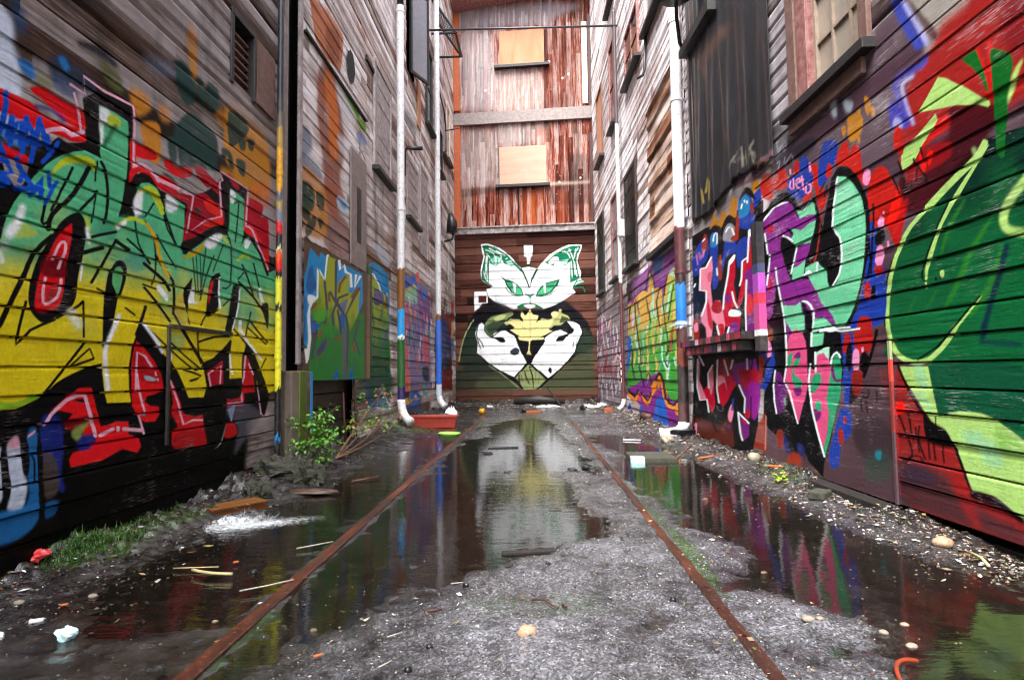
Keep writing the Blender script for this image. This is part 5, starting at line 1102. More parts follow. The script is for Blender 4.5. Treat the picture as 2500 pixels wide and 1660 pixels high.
f0c070 0.8 3 0 10221,1884 -29,-41 -37,-42 82,-31 74,-32 -35,-8 -163,14 -117,38 62,56 126,45
e09a30 0.8 3 0 7451,1579 57,-54 38,-75 -3,-78 -30,-61 -19,-2 -19,58 -7,76 -27,74 -9,59
2a8a3a 0.8 3 0 8115,917 -15,-46 -25,-56 34,-55 23,-46 -22,-1 -78,43 -47,59 37,59 71,45
e0b860 0.8 3 0 10238,1203 98,-40 50,-61 -75,-62 -116,-46 -31,2 35,47 53,57 -30,55 -16,46
8ad060 0.8 3 0 8634,1545 44,-69 24,-91 3,-94 -23,-73 -21,-1 -29,70 -13,92 -14,91 9,73
64c890 0.8 3 0 9552,1759 22,-38 -12,-51 -16,-51 -43,-43 -32,-2 -39,35 -1,50 28,53 60,44
e0b860 0.8 3 0 8949,1394 33,-79 17,-105 29,-105 3,-83 -24,-1 -63,80 -41,104 -5,105 27,83
64c890 0.8 3 0 9155,1499 124,-80 69,-116 -72,-122 -126,-93 -39,1 24,91 48,115 -45,110 -22,90
141010 1 0 0 7702,2077 142,-122 119,-200 -79,-300 -135,-257 -115,-80 -137,29 -38,130 -53,136 -150,23 -137,-6 9,17 156,6 180,-30 57,-141 38,-129 36,-23 89,68 131,253 78,296 -116,194 -138,121
141010 1 0 0 7377,2149 -133,-77 -107,-79 56,-39 88,-22 -49,-17 -91,24 -60,46 113,87 134,78
141010 1 0 0 7409,1924 310,-462 -64,-8 -306,458
141010 1 0 0 8997,1924 -305,-396 -82,-3 299,392
141010 1 0 0 9900,1998 -58,-193 -100,-271 -178,-346 -153,-278 -97,2 150,275 174,341 97,268 57,191
141010 1 0 0 8079,1995 136,-70 118,-123 -77,-214 -106,-182 -73,-3 104,181 75,208 -113,119 -132,67
141010 1 0 0 8678,2345 395,-282 -88,-17 -388,280
141010 1 0 0 8678,2340 -290,-342 -76,-6 285,338
141010 1 0 0 7172,1361 -78,-423 -55,0 76,420
141010 1 0 0 10225,1271 -20,-183 -45,-212 -103,-139 -93,-89 -107,7 91,87 99,136 43,208 19,180
141010 1 0 0 8969,701 -38,47 1,26 -63,-41 -71,-70 -1,-74 18,-59 -85,1 -18,60 2,75 72,74 110,52 121,-39 41,-50
141010 1 0 0 9611,912 -347,-380 -92,6 339,378
b04a20 1 0 0 7476,1440 225,-398 -90,-6 -220,393
b04a20 1 0 0 9806,2028 -280,-297 -137,-7 272,293
141010 1 0 0 7769,1150 83,-138 -93,-6 -82,136
141010 1 0 0 7996,937 -97,-52 -130,-47 -105,37 -26,41 90,5 24,-39 -8,-20 72,35 91,50
a8ecd4 1 0 0 8114,1147 -7,-94 -43,-111 -135,-86 -161,-51 -106,43 -29,51 77,4 28,-50 15,-27 102,39 125,80 40,107 7,92
a8ecd4 1 0 0 7459,981 -5,-52 -55,-57 -181,-11 -149,4 8,19 139,-4 131,6 34,45 5,49
a8ecd4 1 0 0 7613,1373 -489,25 29,20 493,-24
a8ecd4 1 0 0 8557,2025 -35,-394 -96,-9 34,390
a8ecd4 1 0 0 7541,1928 238,-336 -79,-12 -233,333
a8ecd4 0.9 0 0 7545,1371 -451,11 34,30 456,-9
141010 1 1 1 8482,553 -138,172 -121,66 -176,-64 -114,-231
e08a1c 1 1 1 8367,537 -95,152 -116,37 -159,-175
7c2486 1 0 1 8292,521 -90,131 -132,-125
e08214 1 2 0 8647,523 -100,13 -190,96 -149,64 46,-25 -83,-82 -67,-109 -94,-107 -189,-67 -305,-9 -294,85 -203,80 0,21 71,14 73,-8 200,-77 216,-65 86,11 125,48 78,94 64,108 90,90 281,55 287,-93 210,-102 -26,-25
141010 1 1 0 8432,659 -127,58 -107,38 -21,-21 -72,-67 -42,-116 -76,-118 -190,-72 -262,-20 -269,70 -187,72 76,15 184,-69 213,-59 158,18 158,61 68,110 42,116 78,73 170,39 194,-53 138,-61
e08214 1 2 0 7483,342 -331,83 12,-112 181,-77 117,24
1b5cc0 1 5 1 8728,77 -277,286 -238,85 -212,-46 -174,-271 8,-71 903,-62
1b5cc0 1 4 0 10577,1457 -425,-74 162,-340 148,-209 186,1
1b5cc0 1 4 1 9711,95 -210,173 -163,-147 55,-82 325,5
1b5cc0 1 4 1 10721,92 -305,150 -143,-164 284,-52
e08214 1 2 0 10737,409 1,-23 -194,-37 -267,-49 -292,-22 -230,55 -72,62 -41,42 45,16 124,1 79,-16 42,-42 61,-53 -15,-11 106,16 237,46 184,37 113,0
e08214 1 2 0 9469,437 31,-20 -92,-49 -133,-66 -214,-35 -202,58 -98,73 -64,51 30,15 98,3 68,-12 67,-52 93,-68 2,-19 21,20 117,60 87,48 79,6
e08214 1 2 0 8705,437 -74,9 -234,96 9,17 80,10 72,-8 243,-97 -10,-18
141010 1 1 0 10680,463 -320,-65 -385,-46 -240,73 -97,73 141,4 92,-70 100,-48 270,41 302,63
141010 1 1 0 9536,457 -229,-75 -295,-56 -197,80 -83,81 116,3 81,-80 80,-55 189,48 218,74
d8385a 1 3 1 9778,335 -201,69 -81,-96
c89a50 1 5 0 10450,2021 -360,2 31,-412 250,-96 137,81
2a1c14 1 0 0 10366,1963 -23,-286 -106,-9 22,283
2a1c14 1 0 0 10219,1971 165,-146 -106,-15 -161,145
d8c4d4 1 4 1 10075,1791 -203,2 51,-221 182,-8
5e4656 0.75 20 0 14812,2380 -1809,10 -1955,-120 -650,-41 246,-1825 230,-117 26,-194 4487,-133 -30,395
d8d8e0 0.85 5 0 11831,1130 91,-43 36,-60 -101,-62 -136,-44 -29,2 59,47 78,57 -18,55 -11,46
e0c8d4 0.85 5 0 11847,1369 -25,-84 -46,-104 49,-99 28,-80 -38,-2 -122,76 -68,100 64,107 120,85
c89aa8 0.85 5 0 12956,2180 154,-50 98,-80 -94,-97 -149,-78 -35,-2 61,73 70,90 -75,77 -64,62
8a2a48 0.85 5 0 11355,1396 168,-60 134,-87 -39,-94 -101,-72 -29,0 29,71 24,89 -114,84 -99,66
c89aa8 0.85 5 0 12476,1856 9,-78 -29,-100 -10,-98 -40,-78 -39,-2 -57,71 -9,97 48,101 88,84
d8d8e0 0.85 5 0 11308,1923 -18,-66 -39,-84 -2,-82 -14,-65 -24,-2 -46,60 -10,81 51,86 78,70
5a1c24 0.85 5 0 13904,1536 101,-86 21,-116 -96,-119 -155,-91 -56,0 10,89 62,114 9,113 46,92
d8d0dc 0.85 5 0 11365,1347 22,-85 0,-110 39,-110 9,-87 -34,-1 -95,84 -55,109 17,111 63,87
6a4a80 0.85 5 0 14321,1670 79,-98 38,-131 -22,-134 -66,-105 -37,-1 -27,102 3,131 -19,130 14,103
c89aa8 0.85 5 0 12605,1944 -76,-89 -82,-107 102,-92 93,-75 -40,-5 -190,66 -122,94 101,112 174,94
e0c8d4 0.85 5 0 14630,1899 65,-93 24,-124 85,-120 20,-99 -67,-4 -187,87 -117,118 9,126 101,104
6a4a80 0.85 5 0 12562,1752 85,-87 44,-119 -8,-124 -56,-99 -40,-1 -45,93 -12,120 -23,119 16,95
b83a50 0.85 5 0 11931,1567 122,-78 65,-109 -70,-114 -125,-88 -40,0 23,85 48,109 -43,106 -20,85
d8d8e0 0.85 5 0 13309,2117 -87,-106 -88,-126 168,-105 155,-88 -55,-6 -288,71 -198,108 116,134 222,114
e0c8d4 0.85 5 0 11895,1232 128,-83 93,-112 -23,-113 -77,-88 -31,1 -3,86 7,111 -74,110 -50,86
b83a50 0.85 5 0 13235,1437 -47,-114 -68,-141 100,-136 72,-111 -53,-2 -202,105 -125,137 93,145 177,116
d8d8e0 0.85 5 0 14467,1051 -100,-113 -107,-139 75,-137 73,-109 -34,0 -159,108 -91,138 123,141 185,111
d8d8e0 0.85 5 0 12907,1942 226,-76 140,-119 -156,-140 -237,-110 -51,0 102,105 120,130 -105,113 -91,90
8a2a48 0.85 5 0 11775,1724 -14,-57 -34,-72 19,-70 4,-56 -28,-3 -72,52 -33,70 48,74 83,61
d8d8e0 0.85 5 0 13922,1388 105,-46 73,-63 60,-64 -2,-54 -49,-2 -117,47 -83,63 -48,64 14,52
d8d0dc 0.85 5 0 13545,2031 123,-84 70,-117 -20,-124 -85,-99 -50,-3 -41,91 -5,119 -43,117 2,95
c89aa8 0.85 5 0 14111,2161 -57,-94 -56,-114 177,-95 158,-79 -50,-6 -281,65 -204,96 80,120 182,103
e0c8d4 0.85 5 0 13454,977 238,-58 171,-84 -169,-84 -236,-58 -31,2 154,63 141,77 -143,77 -155,63
d86a50 0.85 5 0 11482,1165 -52,-79 -65,-94 76,-92 60,-76 -41,-2 -160,71 -97,96 87,99 151,77
e0c8d4 0.85 5 0 13689,1347 179,-39 116,-61 -121,-67 -183,-49 -37,1 82,51 91,59 -86,55 -79,47
c8c0d0 0.85 5 0 13204,920 -92,-39 -93,-42 65,-39 67,-35 -29,-3 -145,32 -87,46 117,48 168,35
b83a50 0.85 5 0 13859,2190 -17,-112 -26,-141 130,-131 102,-105 -46,-5 -214,95 -151,130 47,144 129,121
e0c8d4 0.85 5 0 12210,2018 159,-23 107,-48 -79,-65 -142,-52 -39,-1 38,47 53,55 -76,42 -59,38
c8c0d0 0.85 5 0 13640,1689 153,-96 110,-133 19,-140 -56,-111 -51,-1 -71,105 -43,136 -81,131 -28,105
b83a50 0.85 5 0 13773,1515 -47,-85 -83,-105 10,-100 -12,-79 -47,-1 -105,74 -34,100 107,108 163,87
d8d0dc 0.85 5 0 13529,2006 -71,-69 -71,-79 159,-61 149,-53 -48,-7 -272,37 -194,65 99,89 198,76
d8d0dc 0.85 5 0 12018,1094 4,-83 -7,-103 118,-102 86,-83 -44,-2 -195,79 -140,104 28,106 105,84
d8d8e0 0.85 5 0 12020,1832 89,-81 30,-114 -89,-120 -132,-93 -37,-1 40,90 68,115 -12,112 6,89
e0c8d4 0.85 5 0 13960,837 125,-50 80,-68 -46,-68 -100,-49 -35,1 11,52 26,64 -59,65 -36,51
c8c0d0 0.85 5 0 12311,1089 -30,-81 -44,-101 63,-98 46,-79 -34,0 -129,76 -80,100 60,102 114,81
d8d0dc 0.85 5 0 13688,1084 216,-39 170,-60 -60,-64 -143,-45 -42,1 32,47 36,55 -133,54 -114,47
c8c0d0 0.85 5 0 13283,2220 210,-30 173,-56 -42,-79 -120,-66 -37,-2 24,58 22,71 -142,54 -122,44
b83a50 0.85 5 0 14768,1283 232,-91 148,-127 -177,-133 -251,-99 -42,1 141,101 148,127 -121,122 -121,96
c8c0d0 0.85 5 0 12206,1352 47,-51 25,-67 51,-67 13,-54 -36,-2 -103,49 -69,66 -8,69 44,55
8a2a48 0.85 5 0 11305,1429 121,-52 96,-73 -7,-80 -55,-62 -25,0 -8,60 -5,75 -81,72 -59,58
e0c8d4 0.85 5 0 13174,1940 202,-51 118,-86 -170,-107 -238,-83 -44,0 117,80 133,97 -85,79 -80,64
e0c8d4 0.85 5 0 14379,1929 89,-101 54,-135 58,-136 -3,-110 -53,-3 -129,101 -83,133 -26,136 41,111
c89aa8 0.85 5 0 11890,1528 58,-47 24,-64 30,-62 -15,-52 -44,-2 -92,44 -52,61 -2,66 50,53
d8d0dc 0.85 5 0 13963,2203 -79,-49 -100,-55 24,-44 11,-39 -41,-5 -116,27 -45,48 129,63 178,53
6a4a80 0.85 5 0 11884,1449 27,-86 15,-110 106,-108 71,-88 -41,-3 -170,82 -126,108 4,113 74,90
d8d8e0 0.85 5 0 13443,1053 211,-104 168,-141 -63,-145 -136,-109 -33,1 53,111 45,141 -146,138 -130,106
c89aa8 0.85 5 0 13691,1854 89,-103 64,-137 28,-139 -18,-109 -34,-2 -65,105 -45,136 -46,137 -6,109
d86a50 0.85 5 0 12214,1964 142,-60 87,-91 -97,-108 -149,-85 -31,-1 67,81 76,102 -67,89 -59,69
6a4a80 0.85 5 0 11656,1492 89,-26 48,-41 -45,-46 -86,-36 -32,0 6,34 25,41 -28,38 -9,33
c89aa8 0.85 5 0 12076,1211 -83,-102 -62,-124 187,-121 189,-100 -32,-2 -266,96 -204,123 77,128 162,102
6a4a80 0.85 5 0 13855,2107 32,-64 10,-82 124,-74 79,-63 -55,-7 -213,48 -153,74 15,88 106,75
8a2a48 0.85 5 0 13118,1197 128,-104 74,-140 -8,-141 -80,-108 -57,0 -63,108 -21,138 -42,136 13,109
e0c8d4 0.85 5 0 11402,903 183,-86 120,-117 -104,-116 -172,-82 -41,3 65,87 77,109 -92,111 -76,89
8a2a48 0.85 5 0 13504,1357 125,-42 66,-62 -69,-67 -129,-51 -44,1 13,49 42,62 -39,58 -10,49
d8d0dc 0.85 5 0 12581,1895 109,-26 67,-42 10,-46 -54,-40 -49,-4 -70,29 -33,41 -39,43 11,39
6a4a80 0.85 5 0 14344,1306 63,-84 10,-110 0,-110 -56,-86 -58,0 -88,83 -29,108 20,110 80,87
e0c8d4 0.85 5 0 11634,794 -64,-43 -52,-46 144,-48 149,-46 -27,-4 -221,40 -174,56 70,55 144,38
c89aa8 0.85 5 0 11391,1751 161,-29 103,-54 -156,-72 -196,-56 -22,1 135,57 129,64 -81,47 -97,38
8a2a48 0.85 5 0 13266,1104 -41,-57 -53,-65 125,-63 105,-57 -50,-4 -232,49 -160,69 82,74 172,55
d8d0dc 0.85 5 0 13230,1800 221,-85 138,-127 -189,-145 -255,-112 -37,0 158,110 161,139 -113,122 -121,93
d8d8e0 0.85 5 0 12568,738 37,-39 24,-48 78,-50 48,-41 -32,-1 -125,39 -96,51 -10,51 44,38
6a4a80 0.85 5 0 11774,1424 -71,-80 -83,-98 51,-91 44,-73 -33,-2 -125,69 -67,93 100,101 151,80
6a4a80 0.85 5 0 13127,1994 70,-92 18,-126 -23,-130 -73,-104 -49,-2 -47,96 -1,126 6,126 51,102
c8c0d0 0.85 5 0 14518,1460 -51,-82 -51,-102 123,-96 110,-78 -37,-2 -199,73 -142,98 69,104 142,85
b83a50 0.85 5 0 13319,2064 64,-102 21,-137 45,-137 -13,-111 -59,-4 -130,100 -72,133 7,139 80,114
d86a50 0.85 5 0 12059,1267 -2,-51 -23,-60 83,-56 55,-49 -46,-4 -169,41 -112,60 47,67 119,52
d86a50 0.85 5 0 13926,2001 158,-27 109,-47 -90,-65 -147,-51 -31,-1 63,48 67,57 -84,45 -76,36
d8d0dc 0.85 5 0 13328,2121 222,-31 156,-62 -71,-84 -165,-69 -57,-3 15,60 38,72 -113,58 -78,51
e0c8d4 0.85 5 0 12590,1592 224,-43 150,-75 -146,-91 -223,-68 -46,1 98,68 108,79 -110,67 -101,56
c8c0d0 0.85 5 0 11602,999 -3,-38 -21,-46 18,-46 0,-37 -26,-1 -64,35 -31,48 34,48 67,37
e0c8d4 0.85 5 0 13985,965 -108,-107 -119,-132 66,-134 64,-107 -38,0 -157,107 -84,135 137,134 201,105
5a1c24 0.85 5 0 13801,1730 -34,-63 -46,-76 104,-69 83,-58 -43,-4 -192,48 -129,72 69,81 144,67
6a4a80 0.85 5 0 12154,1618 123,-27 61,-49 -86,-58 -139,-45 -43,1 28,43 54,49 -33,43 -9,38
6a4a80 0.85 5 0 14079,2076 236,-50 148,-88 -169,-114 -250,-90 -49,-1 118,85 131,104 -112,81 -103,66
e0c8d4 0.85 5 0 13537,2240 122,-99 88,-137 77,-139 3,-113 -59,-5 -147,100 -104,134 -57,138 20,115
8a2030 0.55 10 0 14500,1026 -2836,-26 38,-263 2846,-6
ccc8d4 0.8 4 0 14715,371 -169,375 -367,-377 -515,347 -328,-323 -452,296 -319,-275 -381,279 -200,-251 -170,10 366,272 381,-279 318,276 400,-295 380,324 455,-345 426,377 444,-416
ccc8d4 0.8 4 0 14981,386 -286,-331 -258,17 275,326
ccc8d4 0.8 4 0 14091,497 -234,-430 -230,15 225,423
ccc8d4 0.8 4 0 13218,543 -35,-358 -209,10 33,352
ccc8d4 0.8 4 0 12527,579 -189,-333 -183,12 184,328
ccc8d4 0.8 4 0 11840,568 179,-229 -172,2 -175,226
ccc8d4 0.8 4 0 11413,623 171,-245 -160,3 -167,241
d8d4de 0.9 3 0 11803,1750 -113,-123 -78,-153 160,-146 112,-137 -307,-90 -314,-45 -93,23 279,40 251,70 -109,126 -157,147 76,156 111,123
6e3a1e 0.6 35 1 8286,4873 -196,-59 -30,-399 -132,-174 -1085,-156 24,-216 937,170 447,111
6e3a1e 0.6 35 1 8351,3995 -1464,-312 12,-109 1390,260
6e3a1e 0.6 35 1 8327,3517 -1115,-120 -308,130 -31,-223 872,18 600,45
6e3a1e 0.6 35 1 8184,4705 -1312,-376 14,-124 1163,300
c8c0c0 0.35 40 1 8288,4519 -1466,-249 21,-185 1381,288
5a2e1e 0.75 30 0 10130,4213 -829,329 77,-999 26,-1002 950,14 -214,1587
8a4a24 0.4 40 1 9700,3949 -413,-93 80,-629 335,-136 299,305
3a4048 0.6 3 0 9355,2875 -76,-101 -181,-85 -113,127 -100,113 -19,-76 -63,-124 -77,-14 63,124 162,117 115,-118 109,-125 21,49 73,98
3a4048 0.6 3 0 8771,2989 80,-97 -19,-102 -202,56 -184,75 69,24 186,-76 154,-56 -82,59 -78,95
5a3020 0.7 30 0 13983,4192 -915,322 207,-1968 752,-27
c87a4a 0.8 20 0 13338,7466 -705,-174 267,-1703 492,186
c0b8bc 0.3 150 1 12355,9060 -1809,-1223 304,-2146 1579,427 142,1564
"""
P['tarp']="""
8a8478 0.55 3 0 5242,2633 -136,82 -102,42 -10,-189 -26,-9 13,193 149,-23 138,-83
8a8478 0.55 3 0 5148,2668 -210,-32 12,13 211,33
8a8478 0.55 3 0 4951,2703 -15,-145 -25,-8 15,144
8a8478 0.55 3 0 4834,2725 46,-201 -113,135 -22,-150 -23,-7 56,170 81,-151 -49,193
8a8478 0.55 3 0 4815,2599 -120,-24 9,12 120,25
8a8478 0.55 3 0 4727,2693 59,-45 -72,-107 -21,-5 69,104 -57,41
8a8478 0.55 3 0 5340,2679 -112,21 15,-125 76,43 11,-7 -114,-48 -12,134 159,-2
9a8a40 0.6 8 0 5892,2788 57,-146 -48,-17 -56,145
9a8a40 0.6 8 0 5835,2741 42,-205 -47,-15 -41,203
9a8a40 0.6 8 0 6028,2708 -26,-163 -49,-13 25,161
6a4a34 0.35 40 1 5938,4153 -782,-180 41,-74 468,69 219,-128
5a3420 0.6 15 1 4707,2507 -359,-74 13,-148 304,108
6a5060 0.7 10 1 4629,2510 -263,-29 -17,-58 233,47
"""
